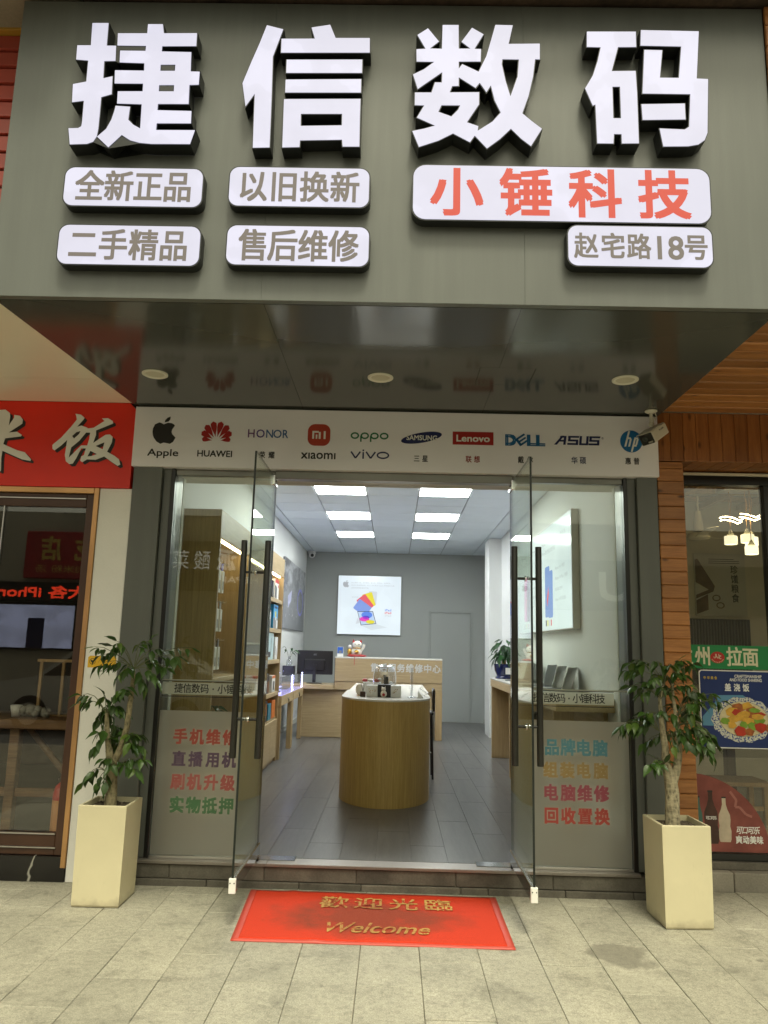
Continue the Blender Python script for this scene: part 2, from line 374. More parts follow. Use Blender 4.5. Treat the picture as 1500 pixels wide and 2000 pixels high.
GLYPH_D = [[(0.89,4.533),(1.131,4.536),(1.13,4.451),(1.041,4.449),(1.006,4.313),(1.123,4.316),(1.126,4.195),(1.126,3.923),(1.045,3.921),(1.045,3.971),(1.008,3.971),(1.004,3.92),(0.927,3.92),(0.923,4.13),(0.91,4.123),(0.875,4.217),(0.914,4.288),(0.939,4.368),(0.956,4.447),(0.888,4.448)],[(1.007,4.228),(1.045,4.229),(1.045,4.055),(1.007,4.055)],[(1.157,4.545),(1.441,4.542),(1.419,4.278),(1.474,4.276),(1.457,3.983),(1.442,3.945),(1.411,3.921),(1.362,3.911),(1.243,3.908),(1.229,4.003),(1.349,3.999),(1.371,4.015),(1.385,4.193),(1.153,4.193),(1.17,4.434),(1.257,4.433),(1.24,4.28),(1.333,4.28),(1.352,4.457),(1.152,4.459)],[(1.146,4.133),(1.355,4.14),(1.355,4.055),(1.149,4.049)]]
BRUSH_FAN = [[(-2.246,3.049),(-2.207,3.043),(-2.181,3.022),(-2.187,3.009),(-2.228,2.955),(-2.196,2.965),(-2.161,2.953),(-2.147,2.945),(-2.111,2.951),(-2.039,3.001),(-2.059,3.019),(-2.017,3.022),(-1.982,3.002),(-1.978,2.985),(-2.032,2.96),(-2.093,2.933),(-2.09,2.9),(-2.105,2.842),(-2.024,2.902),(-1.994,2.906),(-1.973,2.889),(-1.976,2.848),(-2.003,2.783),(-1.948,2.754),(-1.916,2.731),(-1.904,2.694),(-1.922,2.685),(-1.957,2.706),(-2.02,2.749),(-2.077,2.724),(-2.137,2.726),(-2.168,2.705),(-2.182,2.715),(-2.178,2.745),(-2.16,2.756),(-2.151,2.803),(-2.184,2.803),(-2.211,2.734),(-2.233,2.693),(-2.256,2.69),(-2.281,2.709),(-2.292,2.753),(-2.286,2.862),(-2.325,2.82),(-2.368,2.785),(-2.382,2.795),(-2.385,2.822),(-2.37,2.838),(-2.33,2.875),(-2.268,2.955),(-2.233,3.007),(-2.239,3.031)],[(-2.255,2.89),(-2.228,2.918),(-2.199,2.927),(-2.207,2.905),(-2.24,2.871)],[(-2.265,2.733),(-2.254,2.808),(-2.202,2.857),(-2.161,2.916),(-2.131,2.916),(-2.134,2.872),(-2.143,2.824),(-2.186,2.823),(-2.24,2.761)],[(-2.086,2.822),(-2.026,2.85),(-2.034,2.799)],[(-2.119,2.787),(-2.071,2.764),(-2.106,2.75),(-2.136,2.746)]]
BRUSH_MI = [[(-2.778,3.065),(-2.739,3.069),(-2.706,3.045),(-2.701,3.018),(-2.705,2.952),(-2.672,3.012),(-2.674,3.032),(-2.633,3.026),(-2.61,2.999),(-2.611,2.971),(-2.7,2.904),(-2.641,2.912),(-2.605,2.889),(-2.611,2.879),(-2.719,2.863),(-2.728,2.822),(-2.627,2.78),(-2.572,2.767),(-2.524,2.718),(-2.526,2.706),(-2.586,2.716),(-2.729,2.774),(-2.73,2.723),(-2.723,2.636),(-2.729,2.627),(-2.737,2.635),(-2.746,2.635),(-2.76,2.723),(-2.771,2.79),(-2.833,2.721),(-2.906,2.665),(-2.923,2.672),(-2.861,2.741),(-2.792,2.831),(-2.795,2.858),(-2.901,2.849),(-2.916,2.866),(-2.905,2.883),(-2.82,2.902),(-2.894,2.966),(-2.905,3.0),(-2.881,3.021),(-2.852,3.008),(-2.799,2.95),(-2.813,3.015),(-2.814,3.05)]]
TWIGS_L = [((-1.604,1.333),[(-1.825,1.464),(-1.836,1.409),(-1.803,1.349),(-1.741,1.471),(-1.741,1.34),(-1.688,1.5),(-1.664,1.288),(-1.593,1.502),(-1.515,1.51),(-1.527,1.243),(-1.45,1.467),(-1.431,1.283),(-1.396,1.343),(-1.277,1.472),(-1.318,1.416),(-1.495,1.395),(-1.613,1.338)]),((-1.748,1.066),[(-1.903,1.169),(-1.883,1.126),(-1.823,1.021),(-1.773,1.007),(-1.759,1.167),(-1.768,1.081),(-1.688,1.179),(-1.626,1.224),(-1.651,1.068),(-1.692,1.094),(-1.722,0.997)]),((-1.64,0.868),[(-1.688,0.856),(-1.581,0.948),(-1.531,0.944),(-1.509,0.876),(-1.544,0.897),(-1.65,0.925)]),((-1.725,0.902),[(-1.782,0.864),(-1.757,0.954),(-1.692,0.966),(-1.703,0.903)]),((-1.649,0.722),[(-1.61,0.78),(-1.546,0.797),(-1.482,0.809),(-1.52,0.746),(-1.664,0.768),(-1.711,0.808)]),((-1.709,0.72),[(-1.856,0.659),(-1.816,0.702),(-1.767,0.641),(-1.726,0.663),(-1.699,0.674),(-1.725,0.601)])]
TWIGS_R = [((1.639,1.327),[(1.43,1.4),(1.451,1.448),(1.5,1.466),(1.536,1.356),(1.572,1.459),(1.601,1.381),(1.66,1.446),(1.688,1.36)]),((1.679,1.336),[(1.725,1.471),(1.789,1.473),(1.82,1.45),(1.737,1.385),(1.682,1.391)]),((1.612,1.24),[(1.455,1.307),(1.494,1.269),(1.543,1.325),(1.598,1.303),(1.655,1.312),(1.71,1.305),(1.767,1.322),(1.805,1.284),(1.692,1.25)]),((1.703,1.134),[(1.828,1.262),(1.892,1.271),(1.979,1.273),(1.938,1.241),(1.849,1.2),(1.807,1.152),(1.794,1.23)]),((1.701,1.08),[(1.663,1.133),(1.714,1.212),(1.742,1.12),(1.776,1.167),(1.866,1.077),(1.818,1.06),(1.881,1.046),(1.763,1.059),(1.722,1.027)]),((1.615,1.116),[(1.502,1.152),(1.521,1.129),(1.57,1.177)]),((1.597,1.054),[(1.368,1.072),(1.415,1.05),(1.464,1.105),(1.479,1.059),(1.536,1.107)]),((1.667,1.026),[(1.543,0.969),(1.595,1.001),(1.641,0.979),(1.691,1.026),(1.737,0.997),(1.785,1.029),(1.83,0.969)]),((1.801,1.021),[(1.868,0.939),(1.878,1.0),(1.84,1.015),(1.866,0.909)]),((1.623,0.804),[(1.508,0.869),(1.55,0.855),(1.591,0.886),(1.622,0.872)])]
# ================================================================== ground
def slab_mat():
    m, t, o = nodes_of('granite_paving'); p = t.nodes.new('ShaderNodeBsdfPrincipled'); t.links.new(p.outputs[0], o.inputs[0])
    p.inputs['Roughness'].default_value = 0.72
    v = coords(t, world=True)
    big = noise(t, v, 1.3, 5, 0.6); mid = noise(t, v, 5.5, 7, 0.72, 0.5); fin = noise(t, v, 150, 2, 0.8); sp = noise(t, v, 420, 2, 0.9)
    c = ramp(t, big, [(0.3, (0.29, 0.278, 0.222)), (0.7, (0.40, 0.38, 0.305))])
    c = mixc(t, 1.0, c, ramp(t, mid, [(0.32, 0.66), (0.46, 0.95), (0.56, 1.0), (0.72, 1.10)]), 'MULTIPLY')
    c = mixc(t, 1.0, c, ramp(t, noise(t, v, 34, 5, 0.75, 0.4), [(0.30, 0.70), (0.50, 1.0), (0.70, 1.16)]), 'MULTIPLY')
    c = mixc(t, 1.0, c, ramp(t, fin, [(0.3, 0.70), (0.7, 1.26)]), 'MULTIPLY')
    c = mixc(t, 1.0, c, ramp(t, sp, [(0.38, 0.78), (0.5, 1.0), (0.66, 1.18)]), 'MULTIPLY')
    # dark gum spots
    vo = t.nodes.new('ShaderNodeTexVoronoi'); vo.inputs['Scale'].default_value = 2.3; t.links.new(v, vo.inputs['Vector'])
    c = mixc(t, ramp(t, vo.outputs['Distance'], [(0.030, 0.6), (0.048, 0.0)]), c, (0.10, 0.095, 0.08))
    # damp stain with a ragged edge by the right planter
    st = t.nodes.new('ShaderNodeVectorMath'); st.operation = 'SUBTRACT'; t.links.new(v, st.inputs[0]); st.inputs[1].default_value = (1.17, -0.92, 0)
    ln = t.nodes.new('ShaderNodeVectorMath'); ln.operation = 'LENGTH'; t.links.new(st.outputs[0], ln.inputs[0])
    d = math_n(t, 'ADD', ln.outputs['Value'], math_n(t, 'MULTIPLY', math_n(t, 'SUBTRACT', noise(t, v, 7, 5), 0.5), 0.28))
    c = mixc(t, ramp(t, d, [(0.13, 0.62), (0.17, 0.0)]), c, (0.115, 0.105, 0.085))
    oi = t.nodes.new('ShaderNodeObjectInfo')
    c = mixc(t, 1.0, c, ramp(t, oi.outputs['Random'], [(0.0, 0.90), (1.0, 1.07)]), 'MULTIPLY')
    t.links.new(c, p.inputs['Base Color']); t.links.new(bump(t, fin, 0.12, 0.004), p.inputs['Normal'])
    return m
M['slab'] = slab_mat()
M['grout'] = pm('paving_joint', (0.20, 0.185, 0.145), 0.95, var=0.3, vs=6, fine=0.2)
M['asphalt'] = pm('asphalt', (0.05, 0.05, 0.05), 0.85, var=0.2, vs=0.8, fine=0.3, fs=200)
pave = struct(MB().box(-9, 9, -6.2, 0.6, -0.12, -0.012).build('pavement', M['grout']))
XJ = [-3.40 + 0.2968 * i for i in range(24)]
PH = {i: (0.0 if i % 2 else 0.305) for i in range(24)}
sl = {}
for i in range(23):
    y = 0.22 - PH[i]
    if PH[i]: cuts = [0.22, -0.118]; 
    else: cuts = [0.22]
    cuts = [0.22, (-0.155 if i % 2 else -0.455)]
    while cuts[-1] > -5.6: cuts.append(cuts[-1] - 0.6)
    for a, b in zip(cuts, cuts[1:]):
        x0, x1 = XJ[i] + 0.0012, XJ[i + 1] - 0.0012
        L = round(a - b, 3)
        if L not in sl:
            o = MB().bbox(x0, x1, b + 0.0016, a - 0.0016, -0.03, 0.0, 0.0022).build('paving_slab', M['slab'], pave); sl[L] = o
        else:
            o = piece(sl[L], 'paving_slab', ((x0 + x1) / 2, (a + b) / 2, -0.015), pave)
        o.location.z += random.uniform(-0.0018, 0.0018)
        o.rotation_euler = (random.uniform(-0.0012, 0.0012), random.uniform(-0.0018, 0.0018), random.uniform(-0.002, 0.002))
struct(MB().box(-40, 40, -11.2, -6.36, -0.30, -0.15).build('road', M['asphalt']))
struct(MB().bbox(-40, 40, -6.36, -6.205, -0.3, -0.01, 0.015).build('kerb', M['concrete']))
struct(MB().box(-40, 40, -13.3, -11.21, -0.3, -0.01).build('far_pavement', M['slab']))
struct(MB().box(-250, 250, -250, 250, -0.6, -0.31).build('ground', M['concrete']))
for sx in (-1, 1):
    struct(MB().box(*((-40, -9.01) if sx < 0 else (9.01, 40)), -6.2, 0.6, -0.12, -0.005).build('pavement', M['slab']))

# ================================================================== step in front of the shop
M['stepstone'] = pm('stained_stone', (0.105, 0.095, 0.078), 0.85, var=0.35, vs=5.0, fine=0.15, bmp=0.5, bs=22, objvar=0.14)
step = thing('stone_step', (-0.02, 0.1, 0.0), 'low grimy stone step under the open glass shop doors', 'step')
MB().box(-1.80, 1.78, 0.012, 0.30, 0.0, 0.128).build('core', M['grout'], step)
xs = [-1.815, -1.381, -0.783, -0.205, 0.419, 1.025, 1.775]
for a, b in zip(xs, xs[1:]):
    mb = MB(); mb.bbox(a + 0.002, b - 0.002, 0.0 + random.uniform(0, 0.003), 0.05, 0.043, 0.129, 0.004); mb.build('stone', M['stepstone'], step)
xs = [-1.815, -1.14, -0.56, -0.17, 0.45, 0.62, 1.10, 1.52, 1.775]
for a, b in zip(xs, xs[1:]):
    MB().bbox(a + 0.002, b - 0.002, -0.012 + random.uniform(-0.003, 0.003), 0.04, -0.01, 0.040, 0.004).build('stone', M['stepstone'], step)
sill = thing('door_sill', (0, 0.07, 0.13), 'ribbed metal sill running along the top of the stone step', 'sill')
for a, b in ((-1.60, -0.772), (-0.770, 1.57)):
    mb = MB(); mb.bbox(a, b, -0.012, 0.13, 0.131, 0.150, 0.002)
    for k in range(3): mb.box(a + 0.001, b - 0.001, -0.0155, -0.011, 0.1345 + k * 0.0055, 0.1375 + k * 0.0055)
    mb.build('strip', M['sill'], sill)

# ================================================================== canopy: fascia and soffit
can = thing('shop_canopy', (-0.1, -0.85, 3.12), 'deep grey composite panel canopy carrying the lit shop sign', 'canopy')
seam = [-1.985, -0.672, 0.588, 1.802]
for a, b in zip(seam, seam[1:]):
    MB().bbox(a + 0.00015, b - 0.00015, -1.70, -1.66, 3.122, 4.752, 0.0008).build('fascia_panel', M['acp'], can)
def lx(y): return -1.835 + (y / -1.66) * -0.14
def rx(y): return 1.785 + (y / -1.66) * 0.012
hx0, hx1, hy0, hy1 = 0.468, 0.792, -0.87, -0.58
sof = [('L', lx, lambda y: -0.665), ('M', lambda y: -0.663, lambda y: 0.576), ('R', lambda y: 0.578, rx)]
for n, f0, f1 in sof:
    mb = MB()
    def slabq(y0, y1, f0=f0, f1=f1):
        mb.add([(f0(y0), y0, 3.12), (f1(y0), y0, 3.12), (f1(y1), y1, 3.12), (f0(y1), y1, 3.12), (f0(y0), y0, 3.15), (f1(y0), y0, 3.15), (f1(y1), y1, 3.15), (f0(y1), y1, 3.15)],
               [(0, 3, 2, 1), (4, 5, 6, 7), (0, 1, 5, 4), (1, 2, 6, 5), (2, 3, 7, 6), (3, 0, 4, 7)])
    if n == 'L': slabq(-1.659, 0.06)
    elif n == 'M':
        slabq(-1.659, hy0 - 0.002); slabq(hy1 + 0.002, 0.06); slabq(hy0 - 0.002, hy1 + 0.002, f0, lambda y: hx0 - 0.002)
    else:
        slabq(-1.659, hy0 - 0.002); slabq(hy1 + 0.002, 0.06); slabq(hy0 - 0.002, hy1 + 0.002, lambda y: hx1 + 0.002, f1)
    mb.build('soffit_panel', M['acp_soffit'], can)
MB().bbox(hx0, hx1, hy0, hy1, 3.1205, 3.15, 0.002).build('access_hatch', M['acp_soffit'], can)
for x0, x1 in ((-1.985, -1.955), (1.775, 1.80)):
    MB().box(x0, x1, -1.66, -0.30, 3.152, 4.75).build('side_panel', M['acp'], can)
MB().box(-1.95, 1.77, -1.655, -0.3, 4.70, 4.745).build('top_panel', M['acp'], can)
dl_ring = pm('downlight_trim', (0.72, 0.70, 0.60), 0.45, var=0.03)
dl_lens = pm('downlight_lens', (0.56, 0.53, 0.42), 0.6, var=0.05)
for x, y, lb in ((-1.50, -0.66, 'unlit white round downlight in the soffit above the red neighbouring sign end'), (-0.117, -0.675, 'unlit white round downlight at the middle of the grey soffit'), (1.352, -0.715, 'unlit white round downlight in the soffit near the security camera')):
    d = thing('downlight', (x, y, 3.12), lb, 'downlight', 'downlights in the canopy soffit')
    MB().lathe([(0.078, 0.0), (0.078, -0.006), (0.070, -0.010), (0.058, -0.006), (0.056, 0.002)], (x, y, 3.1198), 32).build('trim_ring', dl_ring, d)
    MB().lathe([(0.0005, -0.002), (0.057, -0.002)], (x, y, 3.1198), 32).build('lens', dl_lens, d)

# ------------------------------------------------------------------ the big lit characters
def channel(glyphs, y_face, name, label, group, off=0.004):
    allx = [p[0] for s in glyphs for p in s]; allz = [p[1] for s in glyphs for p in s]
    t = thing(name, ((min(allx) + max(allx)) / 2, -1.70, min(allz)), label, 'sign letter', group)
    d = (-1.7005 - y_face) / 2
    vs, fs = curve_mesh(glyphs, d, off)
    MB().add(xz(vs, y_face + d), fs).build('return', M['rubber'], t)
    vs, fs = curve_mesh(glyphs, 0.0015)
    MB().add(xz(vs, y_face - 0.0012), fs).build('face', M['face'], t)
    return t
for g, lb in ((GLYPH_A, 'large white lit character with a tall hand radical at its left'), (GLYPH_B, 'large white lit character of stacked bars over a square mouth'),
              (GLYPH_C, 'large white lit character with crossing diagonal strokes and pointed feet'), (GLYPH_D, 'large white lit character of two boxy halves with a hooked right side')):
    channel(g, -1.782, 'sign_letter', lb, 'large lit characters of the shop sign')
def lightbox(x0, x1, z0, z1, txt, tx, ink, bold, label, r=0.045):
    t = thing('sign_lightbox', ((x0 + x1) / 2, -1.70, z0), label, 'lightbox', 'rounded lightboxes on the fascia')
    p = rrect(x0, x1, z0, z1, r)
    MB().prism(rrect(x0 - 0.006, x1 + 0.006, z0 - 0.006, z1 + 0.006, r + 0.004), -1.758, -1.7005).build('casing', M['rubber'], t)
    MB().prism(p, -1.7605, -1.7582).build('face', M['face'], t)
    if ink is M['grey_ink']:
        mb = MB(); words(mb, txt, *tx, bold=bold, cjk=True, plane=up(-1.7612), cw=0.86, spots=(0.868, 0.994, 1.117, 1.213, 1.290, 1.385) if '18' in txt else None); mb.build('lettering', ink, t)
    else:
        h = tx[3] - tx[2]; stp = (tx[1] - tx[0] - h * 0.98) / (len(txt) - 1)
        for i, ch in enumerate(txt): mb = MB(); words(mb, ch, tx[0] + i * stp, tx[0] + i * stp + h, tx[2], tx[3], bold=bold, cjk=True, plane=up(-1.7612), cw=0.98); mb.build('character', ink, t)
lightbox(-1.645, -0.975, 3.566, 3.766, '全新正品', (-1.587, -1.028, 3.591, 3.743), M['grey_ink'], 0.022, 'white lightbox with four grey characters directly under the hand radical character')
lightbox(-0.843, -0.168, 3.578, 3.781, '以旧换新', (-0.790, -0.219, 3.602, 3.754), M['grey_ink'], 0.022, 'white lightbox with four grey characters directly under the stacked bars character')
lightbox(-1.645, -0.967, 3.262, 3.462, '二手精品', (-1.590, -1.026, 3.285, 3.435), M['grey_ink'], 0.022, 'white lightbox of four grey characters beginning with two plain horizontal strokes')
lightbox(-0.837, -0.161, 3.273, 3.473, '售后维修', (-0.782, -0.215, 3.294, 3.447), M['grey_ink'], 0.022, 'white lightbox with four grey repair characters in the lower row of the sign')
lightbox(0.045, 1.464, 3.522, 3.806, '小锤科技', (0.138, 1.363, 3.545, 3.782), M['red_ink'], 0.028, 'long white lightbox with four large red characters', 0.06)
lightbox(0.784, 1.461, 3.297, 3.500, '赵宅路18号', (0.812, 1.437, 3.334, 3.457), M['grey_ink'], 0.022, 'white lightbox with the street address in grey under the red lettering')

# ------------------------------------------------------------------ things above the canopy
M['rust'] = pm('flaking_painted_beam', (0.07, 0.045, 0.032), 0.8, var=0.5, vs=2.5, fine=0.3, fs=14, bmp=0.5, bs=20)
M['oldwall'] = pm('stained_render', (0.27, 0.24, 0.18), 0.9, var=0.3, vs=1.5, fine=0.1, bmp=0.2)
beam = MB().bbox(-1.70, 3.4, -1.93, -0.9, 4.772, 5.02, 0.02).build('balcony_beam', M['rust']); tag(beam, 'old flaking brown beam along the top of the grey fascia', 'beam')
tag(MB().box(-5.5, 3.6, -2.10, 0.6, 5.03, 5.22).build('balcony_slab', M['oldwall']), 'stained balcony slab over the shop canopies', 'slab')
tag(MB().box(-5.4, -1.71, -2.08, -1.0, 4.775, 5.01).build('edge_beam', M['oldwall']), 'stained beige edge beam above the yellow and red cladding', 'beam')
tag(MB().box(-9.0, 9.0, -0.95, 0.5, 5.23, 12.0).build('unseen_upper_wall', M['oldwall']), 'unseen upper wall over the shops, put in to block sky light', 'wall')  # out of view, added to block sky light from behind
tag(MB().box(-9.0, 9.0, 0.52, 12.0, 3.75, 5.0).build('floor_slab', M['oldwall']), 'concrete floor slab above the shop rooms', 'slab')

# ================================================================== logo board over the doors
board = thing('logo_board', (-0.025, -0.015, 2.686), 'long white board of electronics brand logos above the glass doors', 'signboard')
MB().bbox(-1.825, 1.772, -0.030, 0.055, 2.686, 3.108, 0.002).build('panel', M['white_board'], board)
BY = -0.0312
def ink(name, col): 
    if name not in M: M[name] = pm(name, col, 0.45, var=0.04)
    return M[name]
def logo(name, build, mat): mb = MB(); build(mb); return mb.build(name, mat, board)
blk = M['ink']; navy = ink('navy_ink', (0.012, 0.018, 0.10)); blue = ink('blue_ink', (0.012, 0.12, 0.30)); lred = ink('red_print', (0.36, 0.018, 0.016)); org = ink('orange_red_print', (0.42, 0.05, 0.025))
grn = ink('green_print', (0.012, 0.16, 0.075)); pur = ink('purple_print', (0.16, 0.055, 0.20)); vio = ink('violet_print', (0.10, 0.06, 0.28)); hbl = ink('sky_print', (0.04, 0.12, 0.32)); dkred = ink('dark_red_print', (0.28, 0.02, 0.015))
APPLE = [(-1.622, 2.983), (-1.595, 2.995), (-1.568, 2.993), (-1.552, 2.985), (-1.544, 2.975), (-1.561, 2.948), (-1.564, 2.93), (-1.558, 2.914), (-1.534, 2.89), (-1.549, 2.859), (-1.57, 2.845), (-1.593, 2.85), (-1.614, 2.853), (-1.636, 2.844), (-1.664, 2.86), (-1.683, 2.884), (-1.692, 2.904), (-1.696, 2.93), (-1.695, 2.952), (-1.683, 2.982), (-1.654, 2.996), (-1.638, 2.992)]
LEAF = [(-1.617, 2.997), (-1.614, 3.014), (-1.598, 3.032), (-1.578, 3.04), (-1.579, 3.02), (-1.59, 3.004)]
logo('logo', lambda mb: (sheet(mb, APPLE, up(BY)), sheet(mb, LEAF, up(BY))), blk)
logo('lettering', lambda mb: words(mb, 'Apple', -1.720, -1.508, 2.744, 2.807, bold=0.018, plane=up(BY)), blk)
def petals(mb):
    cx, cz = -1.252, 2.872
    for k in range(8):
        a = R(8 + 164 * k / 7.0); L = 0.142 if k in (3, 4) else (0.138 if k in (2, 5) else (0.122 if k in (1, 6) else 0.10))
        wd = 0.0205 if 1 <= k <= 6 else 0.0165; r0 = 0.030; pts = []
        for s, sg in [(i / 8, 1) for i in range(9)] + [(i / 8, -1) for i in range(8, -1, -1)]:
            ww = wd * (math.sin(math.pi * min(1, s * 0.62 + 0.02)) ** 1.6) * (1 if s < 0.86 else max(0.0, 1 - ((s - 0.86) / 0.14) ** 2)) * sg * 1.02
            d = r0 + (L - r0) * s
            pts.append((cx + d * math.cos(a) - ww * math.sin(a), cz + d * math.sin(a) + ww * math.cos(a)))
        sheet(mb, pts, up(BY))
logo('logo', petals, lred)
logo('lettering', lambda mb: words(mb, 'HUAWEI', -1.375, -1.138, 2.761, 2.804, bold=0.03, plane=up(BY)), blk)
for ch, x0, x1, mt in (('H', -1.035, -0.990, pur), ('O', -0.977, -0.921, vio), ('N', -0.909, -0.863, hbl), ('O', -0.860, -0.804, hbl), ('R', -0.795, -0.758, hbl)):
    logo('lettering', lambda mb: words(mb, ch, x0, x1, 2.903, 2.960, bold=0.012, plane=up(BY)), mt)
logo('lettering', lambda mb: words(mb, '荣耀', -0.949, -0.846, 2.757, 2.803, bold=0.016, cjk=True, plane=up(BY)), blk)
logo('logo', lambda mb: sheet(mb, rrect(-0.623, -0.468, 2.853, 3.007, 0.05, 8), up(BY)), org)
def mi(mb):
    for x0, x1, z0, z1 in ((-0.592, -0.579, 2.902, 2.958), (-0.5785, -0.548, 2.945, 2.958), (-0.5475, -0.534, 2.902, 2.951), (-0.568, -0.557, 2.902, 2.933), (-0.514, -0.500, 2.902, 2.958)):
        sheet(mb, [(x0, z0), (x1, z0), (x1, z1), (x0, z1)], up(BY), 0.0005)
logo('lettering', mi, M['white_ink'])
logo('lettering', lambda mb: words(mb, 'xıaomı', -0.663, -0.428, 2.761, 2.803, bold=0.03, plane=up(BY)), blk)
def rings(mb, spec, th):
    for s in spec:
        if s[0] == 'o':
            _, cx, cz, rx_, rz_ = s; vs, fs = curve_mesh([ell(cx, cz, rx_, rz_), ell(cx, cz, rx_ - th, rz_ - th)]); lay(mb, vs, fs, lambda p: up(BY)(p.x, p.y, 0))
        else:
            _, x0, z0, x1, z1 = s; d = Vector((x1 - x0, z1 - z0)).normalized() * th / 2; n = (-d.y, d.x)
            sheet(mb, [(x0 + n[0], z0 + n[1]), (x1 + n[0], z1 + n[1]), (x1 - n[0], z1 - n[1]), (x0 - n[0], z0 - n[1])], up(BY), 0.0003)
logo('lettering', lambda mb: rings(mb, [('o', -0.299, 2.931, 0.029, 0.024), ('o', -0.231, 2.931, 0.029, 0.024), ('o', -0.164, 2.931, 0.029, 0.024), ('o', -0.098, 2.931, 0.030, 0.024), ('l', -0.257, 2.931, -0.257, 2.888), ('l', -0.190, 2.931, -0.190, 2.888)], 0.0105), grn)
logo('lettering', lambda mb: rings(mb, [('l', -0.322, 2.818, -0.290, 2.772), ('l', -0.290, 2.772, -0.258, 2.818), ('l', -0.238, 2.768, -0.238, 2.815), ('l', -0.238, 2.822, -0.238, 2.833), ('l', -0.218, 2.818, -0.187, 2.772), ('l', -0.187, 2.772, -0.155, 2.818), ('o', -0.103, 2.795, 0.043, 0.026)], 0.0105), navy)
logo('logo', lambda mb: sheet(mb, ell(0.1585, 2.9255, 0.142, 0.036, 36, R(11)), up(BY)), navy)
logo('lettering', lambda mb: words(mb, 'SAMSUNG', 0.056, 0.264, 2.908, 2.942, bold=0.03, plane=up(BY - 0.0006)), M['white_ink'])
for ch, x0 in (('三', 0.109), ('星', 0.166)): logo('lettering', lambda mb: words(mb, ch, x0, x0 + 0.042, 2.755, 2.800, bold=0.016, cjk=True, plane=up(BY)), blk)
logo('logo', lambda mb: sheet(mb, [(0.372, 2.882), (0.651, 2.882), (0.651, 2.974), (0.372, 2.974)], up(BY)), lred)
logo('lettering', lambda mb: words(mb, 'Lenovo', 0.399, 0.624, 2.905, 2.950, bold=0.04, plane=up(BY - 0.0006)), M['white_ink'])
logo('lettering', lambda mb: words(mb, '联想', 0.463, 0.557, 2.758, 2.803, bold=0.016, cjk=True, plane=up(BY)), dkred)
def dell(mb):
    words(mb, 'D', 0.737, 0.800, 2.888, 2.956, bold=0.09, plane=up(BY)); words(mb, 'L', 0.885, 0.935, 2.888, 2.956, bold=0.09, plane=up(BY - .0006)); words(mb, 'L', 0.947, 0.998, 2.888, 2.956, bold=0.09, plane=up(BY - .0006))
    a = R(-38); 
    for dx, dz, L, W in ((-0.026, 0, 0.018, 0.075), (0.010, 0.031, 0.066, 0.017), (0.006, 0.0, 0.058, 0.015), (0.006, -0.031, 0.066, 0.017)):
        q = [(-L / 2, -W / 2), (L / 2, -W / 2), (L / 2, W / 2), (-L / 2, W / 2)]
        sheet(mb, [(0.843 + (dx + x) * math.cos(-a) - (dz + z) * math.sin(-a) * 0.75, 2.922 + (dx + x) * math.sin(-a) * 0.9 + (dz + z) * math.cos(-a) * 0.8) for x, z in q], up(BY), 0.001)
logo('lettering', dell, blue)
logo('lettering', lambda mb: words(mb, '戴尔', 0.818, 0.918, 2.761, 2.807, bold=0.016, cjk=True, plane=up(BY)), blk)
def asus(mb):
    z0, z1 = 2.896, 2.960
    def q(*p, l=0.0): sheet(mb, list(p), up(BY), l)
    q((1.063, z0), (1.118, z1), (1.134, z1), (1.083, z0)); q((1.108, z1 - .001), (1.150, z1 - .001), (1.142, z0), (1.126, z0), (1.132, z1 - .014), (1.104, z1 - .014), l=.0004); q((1.095, 2.918), (1.137, 2.918), (1.135, 2.930), (1.104, 2.930), l=.0008)
    def sS(x):
        q((x, z1), (x + .075, z1), (x + .072, z1 - .013), (x - .002, z1 - .013)); q((x, z1 - .012), (x + .016, z1 - .012), (x + .014, 2.921), (x - .003, 2.921), l=.0004)
        q((x - .003, 2.934), (x + .067, 2.934), (x + .067, 2.921), (x - .003, 2.921), l=.0008); q((x + .051, 2.922), (x + .067, 2.922), (x + .065, z0), (x + .049, z0), l=.0004); q((x - .008, z0 + .013), (x + .064, z0 + .013), (x + .064, z0), (x - .008, z0), l=.0012)
    sS(1.162); sS(1.306)
    q((1.240, z1), (1.256, z1), (1.250, z0), (1.234, z0)); q((1.286, z1), (1.302, z1), (1.296, z0), (1.280, z0)); q((1.236, z0 + .013), (1.296, z0 + .013), (1.294, z0), (1.236, z0), l=.0006)
    words(mb, '®', 1.388, 1.402, 2.940, 2.956, plane=up(BY))
logo('lettering', asus, navy)
logo('lettering', lambda mb: words(mb, '华硕', 1.181, 1.278, 2.764, 2.811, bold=0.016, cjk=True, plane=up(BY)), navy)
logo('logo', lambda mb: sheet(mb, ell(1.5895, 2.9295, 0.0755, 0.0775, 40), up(BY)), ink('hp_blue', (0.008, 0.135, 0.36)))
def hp(mb):
    def q(x0, z0, x1, z1, wd=0.013, l=.0006): sheet(mb, [(x0, z0), (x0 + wd, z0), (x1 + wd, z1), (x1, z1)], up(BY), l)
    q(1.541, 2.892, 1.571, 3.003); q(1.567, 2.892, 1.580, 2.945, l=.001); sheet(mb, [(1.560, 2.958), (1.586, 2.958), (1.592, 2.945), (1.557, 2.945)], up(BY), .0014)
    q(1.584, 2.856, 1.612, 2.958, l=.0006); sheet(mb, [(1.612, 2.958), (1.638, 2.958), (1.637, 2.945), (1.609, 2.945)], up(BY), .0014); q(1.616, 2.905, 1.628, 2.947, l=.001); sheet(mb, [(1.598, 2.905), (1.626, 2.905), (1.624, 2.893), (1.595, 2.893)], up(BY), .0018)
logo('lettering', hp, M['white_ink'])
logo('lettering', lambda mb: words(mb, '惠普', 1.545, 1.640, 2.768, 2.813, bold=0.016, cjk=True, plane=up(BY)), blk)
